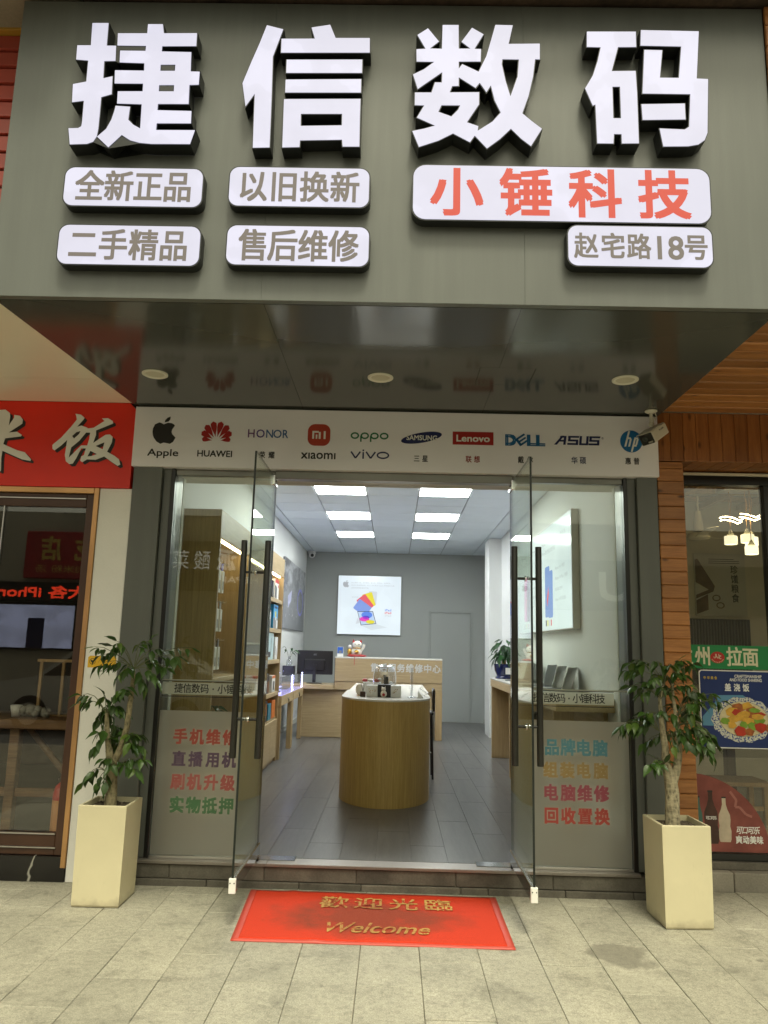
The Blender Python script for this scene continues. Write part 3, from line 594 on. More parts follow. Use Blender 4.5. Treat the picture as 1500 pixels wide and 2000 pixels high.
# ================================================================== shop front: pillars, glazing, doors
lp = thing('grey_pillar', (-1.69, 0.1, 0.04), 'dark grey clad pillar between the glass front and the white neighbouring pillar', 'pillar')
MB().bbox(-1.815, -1.618, 0.0, 0.34, 0.042, 2.684, 0.002).build('cladding', M['acp'], lp)
MB().bbox(-1.615, -1.560, 0.035, 0.33, 0.152, 2.684, 0.002).build('reveal', M['acp'], lp)
rp = thing('grey_pillar', (1.68, 0.1, 0.04), 'dark grey clad pillar between the glass front and the wooden plank pillar', 'pillar')
MB().bbox(1.628, 1.765, 0.0, 0.34, 0.042, 2.684, 0.002).build('cladding', M['acp'], rp)
MB().bbox(1.570, 1.625, 0.035, 0.33, 0.152, 2.684, 0.002).build('reveal', M['acp'], rp)
HZ0, HZ1 = 0.15, 2.688
GY = 0.062
M['dull'] = pm('dull_steel', (0.20, 0.20, 0.18), 0.30, 0.6, var=0.15, vs=2.5)
M['frame'] = pm('black_frame', (0.010, 0.010, 0.010), 0.28, var=0.1)
def pane(name, x0, x1, y0, y1, z0, z1, parent, axis='y', glass=None):
    # big faces clear, edges dark green
    mb = MB(); mb.box(x0, x1, y0, y1, z0, z1)
    for i, f in enumerate(mb.f):
        n = (Vector(mb.v[f[1]]) - Vector(mb.v[f[0]])).cross(Vector(mb.v[f[2]]) - Vector(mb.v[f[0]])).normalized()
        mb.mi[i] = 0 if abs(n.y if axis == 'y' else n.x) > 0.9 else 1
    return mb.build(name, [glass or M['glass'], M['glass_edge']], parent)
def shopwindow(x0, x1, fx0, fx1, label, side):
    t = thing('shop_window', ((x0 + x1) / 2, GY, 0.15), label, 'window')
    g = pane('pane', x0, x1, GY - 0.006, GY + 0.006, 0.165, 2.645, t)
    MB().bbox(fx0, fx1, 0.025, 0.11, 0.152, 2.684, 0.003).build('jamb', M['frame'], t)
    MB().bbox(x0, x1, 0.04, 0.085, 0.1505, 0.166, 0.002).build('bottom_channel', M['alu'], t)
    MB().bbox(x0, x1, 0.04, 0.085, 2.642, 2.684, 0.003).build('top_channel', M['dull'], t)
    return t, g
wl, gl_ = shopwindow(-1.530, -0.842, -1.559, -1.531, 'clear glass side window with red, purple and green characters on its frosted film', -1)
wr, gr_ = shopwindow(0.790, 1.540, 1.541, 1.569, 'clear glass side window with teal, ochre and red characters on its frosted film', 1)
FY = GY - 0.0075
fcol = {'a': (0.30, 0.045, 0.030), 'b': (0.085, 0.045, 0.095), 'c': (0.34, 0.075, 0.07), 'd': (0.055, 0.15, 0.065), 'e': (0.06, 0.20, 0.26), 'f': (0.30, 0.20, 0.07), 'g': (0.28, 0.05, 0.08), 'h': (0.36, 0.045, 0.035)}
fm = {k: pm('film_ink_' + n, v, 0.5, var=0.06) for (k, v), n in zip(fcol.items(), ('red', 'purple', 'rose', 'green', 'teal', 'ochre', 'crimson', 'scarlet'))}
halo = pm('pale_outline', (0.55, 0.50, 0.42), 0.6, var=0.03)
for win, x0, x1, rows, bx, lx0, lx1 in (
        (wl, -1.528, -0.845, (('手机维修', -1.424, -1.015, 0.852, 0.943, 'a'), ('直播用机', -1.423, -1.013, 0.712, 0.801, 'b'), ('刷机升级', -1.423, -1.012, 0.569, 0.661, 'c'), ('实物抵押', -1.419, -1.013, 0.425, 0.519, 'd')), (-1.442, -0.930), -1.524, -0.85),
        (wr, 0.793, 1.537, (('品牌电脑', 0.995, 1.395, 0.845, 0.941, 'e'), ('组装电脑', 0.986, 1.394, 0.706, 0.798, 'f'), ('电脑维修', 0.988, 1.397, 0.565, 0.659, 'g'), ('回收置换', 0.988, 1.397, 0.425, 0.518, 'h')), (0.922, 1.389), 0.80, 1.449)):
    f = MB().add([(x0, FY, 0.17), (x1, FY, 0.17), (x1, FY, 1.062), (x0, FY, 1.062)], [(0, 1, 2, 3)]).build('frosted_film', M['film'], win)
    for tx, a, b, c, d, k in rows:
        mb = MB(); words(mb, tx, a, b, c, d, bold=0.040, cjk=True, plane=up(FY - 0.0010), cw=0.93); o = mb.build('lettering', fm[k], f)
        mb = MB(); words(mb, tx, a, b, c, d, bold=0.058, cjk=True, plane=up(FY - 0.0002), cw=0.93); mb.build('lettering_outline', halo, f)
    bd = MB().add([(lx0, FY, 1.166), (lx1, FY, 1.166), (lx1, FY, 1.243), (lx0, FY, 1.243)], [(0, 1, 2, 3)]).build('band_film', M['band'], win)
    mb = MB()
    for z in (1.153, 1.252): mb.add([(lx0, FY - 0.0004, z - 0.0025), (lx1, FY - 0.0004, z - 0.0025), (lx1, FY - 0.0004, z + 0.0025), (lx0, FY - 0.0004, z + 0.0025)], [(0, 1, 2, 3)])
    mb.build('rule', M['ink'], bd)
    mb = MB(); words(mb, '捷信数码·小锤科技', bx[0], bx[1], 1.176, 1.234, bold=0.012, cjk=True, plane=up(FY - 0.0006), cw=0.92); mb.build('lettering', M['ink'], bd)
    MB().box(x0, x1, FY - 0.001, FY, 1.2535, 1.262).build('edge_strip', M['band'], bd)
# header over the doorway
hd = thing('door_header', (-0.03, 0.06, 2.63), 'polished steel rail over the shop doorway', 'rail')
MB().bbox(-0.838, 0.786, 0.02, 0.10, 2.628, 2.684, 0.003).build('rail', M['dull'], hd)
# doors, swung straight out
def door(xh, sgn, label):
    t = thing('glass_door', (xh, 0.02, 0.19), label, 'glass door', 'open glass shop doors')
    y0, y1 = -0.735, 0.045
    x0, x1 = xh - 0.006, xh + 0.006
    pane('pane', x0, x1, y0, y1, 0.255, 2.628, t, 'x')
    MB().bbox(xh - 0.016, xh + 0.016, y0 + 0.001, y1, 0.185, 0.262, 0.003).build('bottom_rail', M['steel'], t)
    g = MB().bbox(xh - 0.019, xh + 0.019, y0 - 0.006, y0 + 0.012, 0.183, 0.262, 0.003)
    cg = g.build('corner_guard', M['white'], t)
    mb = MB()
    for dx in (-0.011, 0.011):
        mb.tube([(xh + dx, y0 - 0.0055, 0.238), (xh + dx, y0 - 0.0085, 0.238)], 0.0035, 8)
    mb.build('screw', M['black'], cg)
    pt = MB().bbox(xh - 0.014, xh + 0.014, -0.075, 0.048, 2.566, 2.632, 0.003).build('top_patch', M['steel'], t)
    MB().tube([(xh - 0.018, -0.03, 2.60), (xh + 0.018, -0.03, 2.60)], 0.006, 10).build('bolt', M['black'], pt)
    yh = -0.565
    for s in (-1, 1):
        b = MB().tube([(xh + s * 0.0715, yh, 0.858), (xh + s * 0.0715, yh, 0.862), (xh + s * 0.0715, yh, 2.112), (xh + s * 0.0715, yh, 2.116)], [0.0175, 0.019, 0.019, 0.0175], 18).build('handle', M['black'], t)
        for z in (1.075, 1.925):
            MB().tube([(xh + s * 0.006, yh, z), (xh + s * 0.058, yh, z)], 0.0085, 12).build('stand_off', M['black'], b)
            MB().tube([(xh + s * 0.006, yh, z), (xh + s * 0.012, yh, z)], 0.017, 16).build('washer', M['steel'], b)
    return t
door(-0.838, -1, 'open frameless glass door hinged beside the window with the red-to-green characters')
door(0.778, 1, 'open frameless glass door hinged beside the window with the teal-to-red characters')
for x0, x1, lb in ((-0.905, -0.600, 'shiny floor spring plate at the foot of the door by the accessory cabinet'), (0.555, 0.862, 'shiny floor spring plate at the foot of the door by the laptop desk')):
    t = thing('floor_spring_plate', ((x0 + x1) / 2, 0.12, 0.15), lb, 'floor plate', 'floor spring cover plates')
    MB().bbox(x0, x1, 0.06, 0.165, 0.1505, 0.1545, 0.001).build('cover', M['steel'], t)
    MB().tube([((-0.838 if x0 < 0 else 0.778), 0.045, 0.15), ((-0.838 if x0 < 0 else 0.778), 0.045, 0.186)], 0.010, 10).build('pivot', M['black'], t)

# ================================================================== welcome mat
def matmat(name, col, dirt, worn=False):
    m, t, o = nodes_of(name); p = t.nodes.new('ShaderNodeBsdfPrincipled'); t.links.new(p.outputs[0], o.inputs[0]); p.inputs['Roughness'].default_value = 0.85; p.inputs['Specular IOR Level'].default_value = 0.2
    v = coords(t, world=True)
    f = noise(t, v, 3.6, 6, 0.7); g = noise(t, v, 260, 2, 0.8)
    # trodden grime in the middle
    sx = t.nodes.new('ShaderNodeSeparateXYZ'); t.links.new(v, sx.inputs[0])
    dx = math_n(t, 'DIVIDE', math_n(t, 'ADD', sx.outputs[0], 0.10), 0.62); dy = math_n(t, 'DIVIDE', math_n(t, 'ADD', sx.outputs[1], 0.50), 0.33)
    d = math_n(t, 'ADD', math_n(t, 'MULTIPLY', dx, dx), math_n(t, 'MULTIPLY', dy, dy))
    d = math_n(t, 'ADD', d, math_n(t, 'MULTIPLY', math_n(t, 'SUBTRACT', f, 0.5), 2.4))
    c = mixc(t, ramp(t, d, [(0.15, dirt), (1.0, 0.0)]), tuple(col), (0.155, 0.045, 0.025))
    if worn: c = mixc(t, ramp(t, noise(t, v, 26, 4, 0.6), [(0.52, 0.0), (0.60, 0.9)]), c, (0.30, 0.03, 0.015))
    c = mixc(t, 1.0, c, ramp(t, g, [(0.3, 0.75), (0.7, 1.22)]), 'MULTIPLY')
    t.links.new(c, p.inputs['Base Color']); t.links.new(bump(t, g, 0.6, 0.004), p.inputs['Normal']); return m
M['mat_red'] = matmat('red_loop_mat', (0.54, 0.042, 0.016), 0.75)
M['mat_edge'] = pm('red_vinyl_edge', (0.46, 0.06, 0.04), 0.5, var=0.06)
M['mat_gold'] = matmat('gold_loop', (0.56, 0.33, 0.10), 0.5, True)
mt = thing('welcome_mat', (-0.09, -0.47, 0.0), 'worn red welcome mat with gold lettering in front of the step', 'mat')
A, B_, C_, D_ = (-0.852, -0.046), (0.660, -0.058), (0.655, -0.880), (-0.805, -0.876)
def mp(u, v): # bilinear over the mat, v=0 front, v=1 back
    x = (D_[0] * (1 - u) + C_[0] * u) * (1 - v) + (A[0] * (1 - u) + B_[0] * u) * v
    y = (D_[1] * (1 - u) + C_[1] * u) * (1 - v) + (A[1] * (1 - u) + B_[1] * u) * v
    return x, y
def mh(u, v):
    x, y = mp(u, v)
    h = 0.011 + 0.004 * math.exp(-((x + 0.47 + (y + .5) * 0.25) / 0.035) ** 2) + 0.0025 * math.exp(-((x + 0.30) / 0.03) ** 2) * (0.5 + 0.5 * math.sin(y * 9)) + 0.001 * math.sin(x * 11 + y * 7)
    return h
def mgrid(u0, u1, v0, v1, nu, nv, lift):
    mb = MB(); vs = []; fs = []
    for j in range(nv + 1):
        for i in range(nu + 1):
            u, v = u0 + (u1 - u0) * i / nu, v0 + (v1 - v0) * j / nv; x, y = mp(u, v); vs.append((x, y, mh(u, v) + lift))
    n = nu + 1
    for j in range(nv):
        for i in range(nu): fs.append((j * n + i, j * n + i + 1, (j + 1) * n + i + 1, (j + 1) * n + i))
    b = len(vs); ring = [i for i in range(n)] + [(j + 1) * n - 1 for j in range(1, nv + 1)] + [nv * n + i for i in range(n - 2, -1, -1)] + [j * n for j in range(nv - 1, 0, -1)]
    vs += [(vs[i][0], vs[i][1], 0.0005) for i in ring]
    for k in range(len(ring)): fs.append((ring[k], b + k, b + (k + 1) % len(ring), ring[(k + 1) % len(ring)]))
    return mb.add(vs, fs, True)
mgrid(0, 1, 0, 1, 60, 24, -0.004).build('border', M['mat_edge'], mt)
mgrid(0.026, 0.974, 0.035, 0.965, 120, 50, 0.0).build('pile', M['mat_red'], mt)
def flatput(u, v, l):
    return (u, v, 0.0155 + 0.001 * math.sin(u * 11 + v * 7) + l)
mb = MB()
for i, ch in enumerate('歡迎光臨'):
    x = -0.40 + 0.205 * i; words(mb, ch, x, x + 0.165, -0.365, -0.175, bold=0.008, cjk=True, plane=flatput, cw=0.85)
mb.build('lettering', M['mat_gold'], mt); mb = MB()
words(mb, 'Welcome', -0.36, 0.215, -0.745, -0.600, bold=0.012, shear=0.22, plane=flatput)
mb.build('lettering', M['mat_gold'], mt)

# ================================================================== planters and their little trees
def potmat():
    m, t, o = nodes_of('cream_glazed_pot'); p = t.nodes.new('ShaderNodeBsdfPrincipled'); t.links.new(p.outputs[0], o.inputs[0])
    v = coords(t, world=True); f = noise(t, v, 3.0, 6, 0.6); g = noise(t, coords(t, (6, 6, 0.8), world=True), 4.0, 6, 0.7); sp = noise(t, v, 60, 3, 0.7)
    c = mixc(t, 1.0, (0.59, 0.535, 0.36), ramp(t, f, [(0.3, 0.94), (0.7, 1.05)]), 'MULTIPLY')
    c = mixc(t, ramp(t, g, [(0.60, 0.0), (0.74, 0.22)]), c, (0.33, 0.28, 0.18))
    c = mixc(t, ramp(t, sp, [(0.70, 0.0), (0.76, 0.5)]), c, (0.24, 0.20, 0.13))
    # splash dirt near the ground, ragged edge
    sx = t.nodes.new('ShaderNodeSeparateXYZ'); t.links.new(v, sx.inputs[0])
    d = math_n(t, 'ADD', sx.outputs[2], math_n(t, 'MULTIPLY', math_n(t, 'SUBTRACT', noise(t, v, 14, 5), 0.5), 0.12))
    c = mixc(t, ramp(t, d, [(0.0, 0.55), (0.05, 0.0)]), c, (0.26, 0.22, 0.15))
    t.links.new(c, p.inputs['Base Color']); p.inputs['Roughness'].default_value = 0.45
    t.links.new(bump(t, noise(t, v, 25, 3), 0.06), p.inputs['Normal']); return m
M['pot'] = potmat()
M['soil'] = pm('dry_soil', (0.09, 0.07, 0.05), 0.95, var=0.3, vs=20, fine=0.3, bmp=0.8, bs=40)
def bark(name, c):
    m, t, o = nodes_of(name); p = t.nodes.new('ShaderNodeBsdfPrincipled'); t.links.new(p.outputs[0], o.inputs[0]); p.inputs['Roughness'].default_value = 0.85
    v = coords(t, (1, 1, 1)); f = noise(t, v, 26, 5, 0.7); g = noise(t, coords(t, (1, 1, 5)), 22, 5, 0.75, 0.6)
    vo = t.nodes.new('ShaderNodeTexVoronoi'); vo.inputs['Scale'].default_value = 60; t.links.new(coords(t, (1.0, 1.0, 0.55)), vo.inputs['Vector'])
    h = math_n(t, 'ADD', math_n(t, 'MULTIPLY', g, 0.6), math_n(t, 'MULTIPLY', vo.outputs['Distance'], 0.5))
    c2 = ramp(t, h, [(0.28, tuple(x * 0.35 for x in c)), (0.46, tuple(c)), (0.7, tuple(min(1, x * 1.55) for x in c))])
    c2 = mixc(t, math_n(t, 'MULTIPLY', f, 0.35), c2, (0.10, 0.115, 0.055))
    t.links.new(c2, p.inputs['Base Color']); t.links.new(bump(t, h, 1.0, 0.012), p.inputs['Normal']); return m
def leafmat(name, c):
    m, t, o = nodes_of(name); p = t.nodes.new('ShaderNodeBsdfPrincipled'); p.inputs['Roughness'].default_value = 0.34
    oi = t.nodes.new('ShaderNodeObjectInfo')
    c2 = ramp(t, oi.outputs['Random'], [(0.0, tuple(x * 0.55 for x in c)), (0.5, tuple(c)), (0.85, tuple(x * 1.35 for x in c)), (1.0, (c[0] * 2.4, c[1] * 1.75, c[2] * 1.5))])
    c2 = mixc(t, 1.0, c2, ramp(t, noise(t, coords(t), 40, 3), [(0.3, 0.8), (0.7, 1.2)]), 'MULTIPLY')
    t.links.new(c2, p.inputs['Base Color'])
    tl = t.nodes.new('ShaderNodeBsdfTranslucent'); t.links.new(c2, tl.inputs[0]); mx = t.nodes.new('ShaderNodeMixShader'); mx.inputs[0].default_value = 0.25
    t.links.new(p.outputs[0], mx.inputs[1]); t.links.new(tl.outputs[0], mx.inputs[2]); t.links.new(mx.outputs[0], o.inputs[0]); return m
M['leaf'] = leafmat('glossy_leaf', (0.046, 0.098, 0.018)); M['twig'] = pm('green_twig', (0.10, 0.11, 0.05), 0.7, var=0.2)
def leaf_mesh(name, bend, fold, wid, mat):
    # pointed oval leaf, 8 x 4 faces, folded on its midrib and curling down
    vs = []; fs = []; n = 7; prof = [0.0, 0.55, 0.90, 1.0, 0.86, 0.60, 0.30, 0.0]
    for i in range(n + 1):
        s = i / n; y = s; z = -bend * s * s; w_ = wid * prof[i]
        for j in (-1, -0.5, 0, 0.5, 1): vs.append((j * w_, y, z + fold * abs(j) * w_ * (1 if fold else 0) - 0.02 * abs(j) * math.sin(i * 2.1 + j)))
    for i in range(n):
        for j in range(4):
            a = i * 5 + j; fs.append((a, a + 1, a + 6, a + 5))
    me = bpy.data.meshes.new(name); me.from_pydata(vs, [], fs); me.materials.append(mat)
    for pl in me.polygons: pl.use_smooth = True
    return me
LEAVES = [leaf_mesh('leaf', b, f, w_, M['leaf']) for b, f, w_ in ((0.25, 0.35, 0.23), (0.45, 0.25, 0.27), (0.6, 0.45, 0.22), (0.35, -0.2, 0.26))]
def leaf_at(p, d, size, parent, droop, meshes=LEAVES, name='leaf'):
    o = bpy.data.objects.new(name, random.choice(meshes)); place(o, p, parent)
    d = (Vector(d).normalized() + Vector((0, 0, -droop))).normalized()
    side = d.cross(Vector((0, 0, 1)))
    if side.length < 0.05: side = Vector((1, 0, 0))
    side.normalize(); nrm = side.cross(d).normalized()
    m = Matrix((side, d, nrm)).transposed() @ Matrix.Rotation(random.uniform(-0.7, 0.7), 3, 'Y')
    o.rotation_euler = m.to_euler(); o.scale = (size, size, size); return o
def potted_tree(loc, stems, twigs, label, bark_mat, depth, lsize):
    t = thing('potted_tree', loc, label, 'tree', 'little trees in the cream planters')
    mb = MB()
    for path, rad in stems: mb.tube(path, rad, 12)
    mb.build('trunk', bark_mat, t)
    tw = MB(); jobs = []
    for (ax, az), tips in twigs:
        for tx, tz in tips:
            a = Vector((ax, loc[1] + random.uniform(-0.01, 0.01), az)); tip = Vector((tx, loc[1] + random.uniform(-depth, depth), tz))
            mid = a.lerp(tip, 0.5) + Vector((0, 0, 0.03 + 0.02 * random.random()))
            pts = [a, a.lerp(mid, 0.6) + Vector((0, 0, 0.008)), mid, mid.lerp(tip, 0.55) + Vector((0, 0, 0.012)), tip]
            tw.tube(pts, [0.0032, 0.0028, 0.0022, 0.0018, 0.0012], 5, False)
            jobs.append((pts, (tip - a)))
    cr = tw.build('crown', M['twig'], t)
    for pts, d in jobs:
        L = d.length; n = 2 if L < 0.1 else 3
        sz = random.uniform(0.85, 1.15) * lsize
        leaf_at(pts[-1], d + Vector((0, random.uniform(-.4, .4) * L, 0)), sz, cr, random.uniform(0.3, 1.0))
        for k in range(n):
            q = pts[-1].lerp(pts[2], (k + 0.6) / n * 0.95)
            sd = d.cross(Vector((0, 0, 1))).normalized()
            for s in ((-1, 1) if (k < 2) else (random.choice((-1, 1)),)):
                leaf_at(q + Vector((0, 0, random.uniform(-.004, .004))), d.normalized() * random.uniform(0.2, .8) + sd * s * random.uniform(.5, 1.0), sz * random.uniform(0.7, 1.05), cr, random.uniform(0.35, 1.3))
    return t
def planter(cx, cy, wd, dp, h, rot, label):
    t = thing('planter', (cx, cy, 0.0), label, 'planter', 'tall cream planters beside the doors')
    mt_ = Matrix.Translation((cx, cy, 0)) @ Matrix.Rotation(rot, 4, 'Z'); W, D = wd / 2, dp / 2
    mb = MB(); k = 0.93; lip = 0.016
    def ring(w_, d_, z): return [mt_ @ Vector((sx * w_, sy * d_, z)) for sx, sy in ((-1, -1), (1, -1), (1, 1), (-1, 1))]
    b = 0.004
    rs = [ring(W * k, D * k, 0.004), ring(W * k + 0.004, D * k + 0.004, 0.014), ring(W - b * 0.4, D - b * 0.4, h - b), ring(W - b, D - b, h), ring(W - lip, D - lip, h), ring(W - lip - 0.002, D - lip - 0.002, h - 0.06)]
    vs = [p for r in rs for p in r]; fs = [(3, 2, 1, 0)]
    for i in range(len(rs) - 1):
        for j in range(4): fs.append((i * 4 + j, i * 4 + (j + 1) % 4, (i + 1) * 4 + (j + 1) % 4, (i + 1) * 4 + j))
    mb.add(vs, fs); mb.build('pot', M['pot'], t)
    mb = MB(); r = ring(W - lip - 0.001, D - lip - 0.001, h - 0.03); mb.add(r, [(0, 1, 2, 3)])
    for q in range(40):
        c = mt_ @ Vector((random.uniform(-W + .03, W - .03), random.uniform(-D + .03, D - .03), h - 0.029)); mb.ball(c, random.uniform(.004, .012), n=6, m=4)
    mb.build('soil', M['soil'], t)
    return t
planter(-1.672, -0.311, 0.285, 0.29, 0.556, R(0.0), 'tall tapered cream planter in front of the white neighbouring pillar')
planter(1.672, -0.365, 0.282, 0.305, 0.550, R(2.5), 'tall tapered cream planter in front of the wooden plank pillar')
Yl, Yr = -0.31, -0.36
def st(pts, y): return [(p[0], y, p[1]) for p in pts]
bl = bark('green_brown_bark', (0.20, 0.165, 0.095)); br = bark('pale_scarred_bark', (0.30, 0.255, 0.17))
potted_tree((-1.676, Yl, 0.52), [(st([(-1.676, 0.50), (-1.678, 0.60), (-1.684, 0.70), (-1.694, 0.775), (-1.719, 0.871), (-1.737, 0.976), (-1.746, 1.066)], Yl), [0.036, 0.034, 0.033, 0.030, 0.018, 0.016, 0.011]),
    (st([(-1.690, 0.745), (-1.668, 0.80), (-1.644, 0.857), (-1.616, 0.979), (-1.607, 1.139), (-1.597, 1.284), (-1.607, 1.338)], Yl), [0.026, 0.022, 0.021, 0.018, 0.016, 0.015, 0.010])],
    TWIGS_L, 'slender forked little tree whose top cluster of leaves overhangs the yellow sticker', bl, 0.10, 0.081)
potted_tree((1.66, Yr, 0.52), [(st([(1.655, 0.50), (1.658, 0.60), (1.661, 0.70), (1.652, 0.79), (1.629, 0.872), (1.630, 0.963), (1.612, 1.116), (1.608, 1.24), (1.636, 1.335)], Yr), [0.044, 0.041, 0.040, 0.036, 0.024, 0.020, 0.015, 0.011, 0.006]),
    (st([(1.664, 0.765), (1.690, 0.83), (1.704, 0.90), (1.711, 0.958), (1.708, 1.073), (1.690, 1.24), (1.688, 1.344)], Yr), [0.032, 0.025, 0.022, 0.020, 0.013, 0.009, 0.006])],
    TWIGS_R, 'bushy forked little tree with a thick pale scarred trunk beside the menu poster', br, 0.12, 0.077)

# ================================================================== security camera under the soffit
sc_ = thing('security_camera', (1.70, -0.12, 3.12), 'white box security camera hanging from the soffit over the logo board end', 'security camera')
M['cam_white'] = pm('camera_white', (0.70, 0.66, 0.56), 0.4, var=0.04)
MB().lathe([(0.0005, 3.119), (0.040, 3.119), (0.042, 3.112), (0.030, 3.104), (0.0125, 3.100)], (1.697, -0.13, 0), 20).build('base_plate', M['cam_white'], sc_)
MB().tube([(1.697, -0.13, 3.10), (1.697, -0.13, 3.03)], 0.011, 12).build('stem', M['cam_white'], sc_)
MB().ball((1.697, -0.13, 3.022), 0.019).build('ball_joint', M['cam_white'], sc_)
_d = Vector((0.109, 0.081, 0.086)).normalized(); _a = Vector((0.070, -0.101, 0.007)); _a = (_a - _d * _a.dot(_d)).normalized(); _u = _a.cross(_d).normalized()
cm = Matrix(((_a.x, _d.x, _u.x, 1.706), (_a.y, _d.y, _u.y, -0.135), (_a.z, _d.z, _u.z, 2.952), (0, 0, 0, 1)))
bd = MB().bbox(-0.052, 0.052, -0.085, 0.100, -0.040, 0.040, 0.007, cm).build('body', M['cam_white'], sc_)
MB().bbox(-0.049, 0.049, -0.091, -0.0845, -0.037, 0.037, 0.005, cm).build('front_plate', M['black'], sc_)
MB().bbox(-0.055, 0.055, -0.105, 0.03, 0.0405, 0.045, 0.002, cm).build('sun_shield', M['cam_white'], sc_)
MB().lathe([(0.0005, 0.005), (0.016, 0.004), (0.020, 0.0)], cm @ Vector((-0.008, -0.091, 0.004)), 16, cm.to_3x3() @ Matrix.Rotation(R(90), 3, 'X')).build('lens', M['glass_edge'], sc_)
mb = MB(); words(mb, 'TP-LINK', 0.0, 0.06, 0.010, 0.020, bold=0.03, plane=lambda u, v, l: tuple(cm @ Vector((0.0525 + l, u, v)))); mb.build('lettering', M['ink'], bd)
mb = MB(); words(mb, '5000', 0.005, 0.038, -0.030, -0.020, bold=0.03, plane=lambda u, v, l: tuple(cm @ Vector((u, -0.0915 - l, v)))); mb.build('lettering', M['cam_white'], bd)
MB().tube([(1.735, -0.10, 3.118), (1.742, -0.10, 3.09), (1.735, -0.10, 3.06), (1.722, -0.11, 3.085), (1.719, -0.11, 3.06), (1.716, -0.12, 3.01), (1.735, -0.10, 3.000), (1.752, -0.08, 3.015)], 0.0035, 6).build('cable', M['cam_white'], sc_)
# ================================================================== neighbour on the left: rice shop
M['red_board'] = pm('red_board', (0.74, 0.020, 0.005), 0.35, var=0.10, vs=1.5)
M['red_slat'] = pm('red_painted_metal', (0.42, 0.075, 0.055), 0.32, var=0.10, vs=3, objvar=0.06)
M['yellow'] = pm('ochre_band', (0.42, 0.22, 0.02), 0.6, var=0.12)
M['cream_panel'] = pm('cream_gloss_panel', (0.80, 0.74, 0.60), 0.22, var=0.04, vs=1.0)
M['gold'] = pm('copper_trim', (0.60, 0.34, 0.15), 0.30, 0.7, var=0.12, vs=4)
M['brown'] = pm('dark_brown_frame', (0.065, 0.028, 0.015), 0.35, var=0.2, vs=3)
M['dark_room'] = pm('dim_brown_wall', (0.075, 0.048, 0.032), 0.7, var=0.2, vs=1.5)
def marble():
    m, t, o = nodes_of('black_marble'); p = t.nodes.new('ShaderNodeBsdfPrincipled'); t.links.new(p.outputs[0], o.inputs[0]); p.inputs['Roughness'].default_value = 0.18
    v = coords(t); wv = t.nodes.new('ShaderNodeTexWave'); wv.inputs['Scale'].default_value = 0.9; wv.inputs['Distortion'].default_value = 9.0; wv.inputs['Detail'].default_value = 4; t.links.new(coords(t, (1, 1, 1.8)), wv.inputs['Vector'])
    c = ramp(t, wv.outputs[0], [(0.0, (0.35, 0.34, 0.30)), (0.006, (0.012, 0.011, 0.010)), (1.0, (0.010, 0.009, 0.009))]); t.links.new(c, p.inputs['Base Color']); return m
M['marble'] = marble()
rs = thing('red_signboard', (-3.0, 0.0, 2.53), 'red signboard with large white brush characters over the brown framed door', 'signboard')
MB().prism([(-4.6, 2.532), (-1.829, 2.532), (-1.829, 3.09), (-1.872, 3.135), (-4.6, 3.135)], -0.015, 0.05).build('board', M['red_board'], rs)
for g in (BRUSH_FAN, BRUSH_MI):
    c = MB(); vs, fs = curve_mesh([[(x, z) for x, z in s] for s in g], 0.0015); c.add([(p.x, -0.021 - p.z, p.y) for p in vs], fs); o = c.build('character', M['white_ink'], rs)
    c = MB(); vs, fs = curve_mesh([[(x + 0.019, z - 0.016) for x, z in s] for s in g], 0.001); c.add([(p.x, -0.017 - p.z, p.y) for p in vs], fs); c.build('drop_shadow_print', M['ink'], o)
wsf = thing('white_soffit', (-3.2, -0.8, 3.13), 'glossy cream ceiling panel under the canopy over the red signboard', 'soffit')
for y0, y1 in ((-1.72, -0.502), (-0.498, -0.016)):
    mb = MB(); q = [(-4.8, y0), (lx(y0) - 0.004, y0), (lx(y1) - 0.004, y1), (-4.8, y1)]
    mb.add([(x, y, 3.137) for x, y in q] + [(x, y, 3.16) for x, y in q], [(0, 3, 2, 1), (4, 5, 6, 7), (0, 1, 5, 4), (1, 2, 6, 5), (2, 3, 7, 6), (3, 0, 4, 7)]); mb.build('panel', M['cream_panel'], wsf)
cl = thing('red_slat_cladding', (-3.0, -1.45, 3.2), 'red horizontal metal slats under an ochre band beside the grey fascia', 'cladding')
MB().box(-4.8, -1.99, -1.43, -1.38, 3.17, 4.79).build('backing', M['red_board'], cl)
z = 4.68
while z > 3.2:
    mb = MB(); mb.prism([(0, 0)] * 3 if False else [(-4.8, z), (-1.992, z), (-1.992, z + 0.078), (-4.8, z + 0.078)], -1.458, -1.432)
    mb.prism([(-4.8, z - 0.012), (-1.992, z - 0.012), (-1.992, z - 0.0005), (-4.8, z - 0.0005)], -1.470, -1.432)
    mb.build('slat', M['red_slat'], cl); z -= 0.102
MB().bbox(-4.8, -1.992, -1.50, -1.43, 4.762, 4.80, 0.004).build('band', M['yellow'], cl)
wp = thing('white_pillar', (-1.93, 0.1, 0.0), 'plain white pillar between the brown framed door and the grey pillar', 'pillar')
MB().bbox(-2.036, -1.8165, 0.004, 0.40, 0.0, 2.531, 0.003).build('shaft', M['white'], wp)
M['sticker_y'] = pm('yellow_sticker', (0.72, 0.42, 0.02), 0.4, var=0.03)
sk = thing('sticker', (-1.92, 0.003, 1.34), 'yellow and white payment sticker with a heart on the white pillar', 'sticker')
mb = MB(); mb.prism(rrect(-2.015, -1.824, 1.284, 1.404, 0.012), 0.0015, 0.0038); mb.build('backing', M['white_ink'], sk)
mb = MB(); sheet(mb, [(-2.013, 1.326), (-1.826, 1.326), (-1.826, 1.392), (-1.838, 1.402), (-2.0, 1.402), (-2.013, 1.392)], up(0.001)); mb.build('yellow_field', M['sticker_y'], sk)
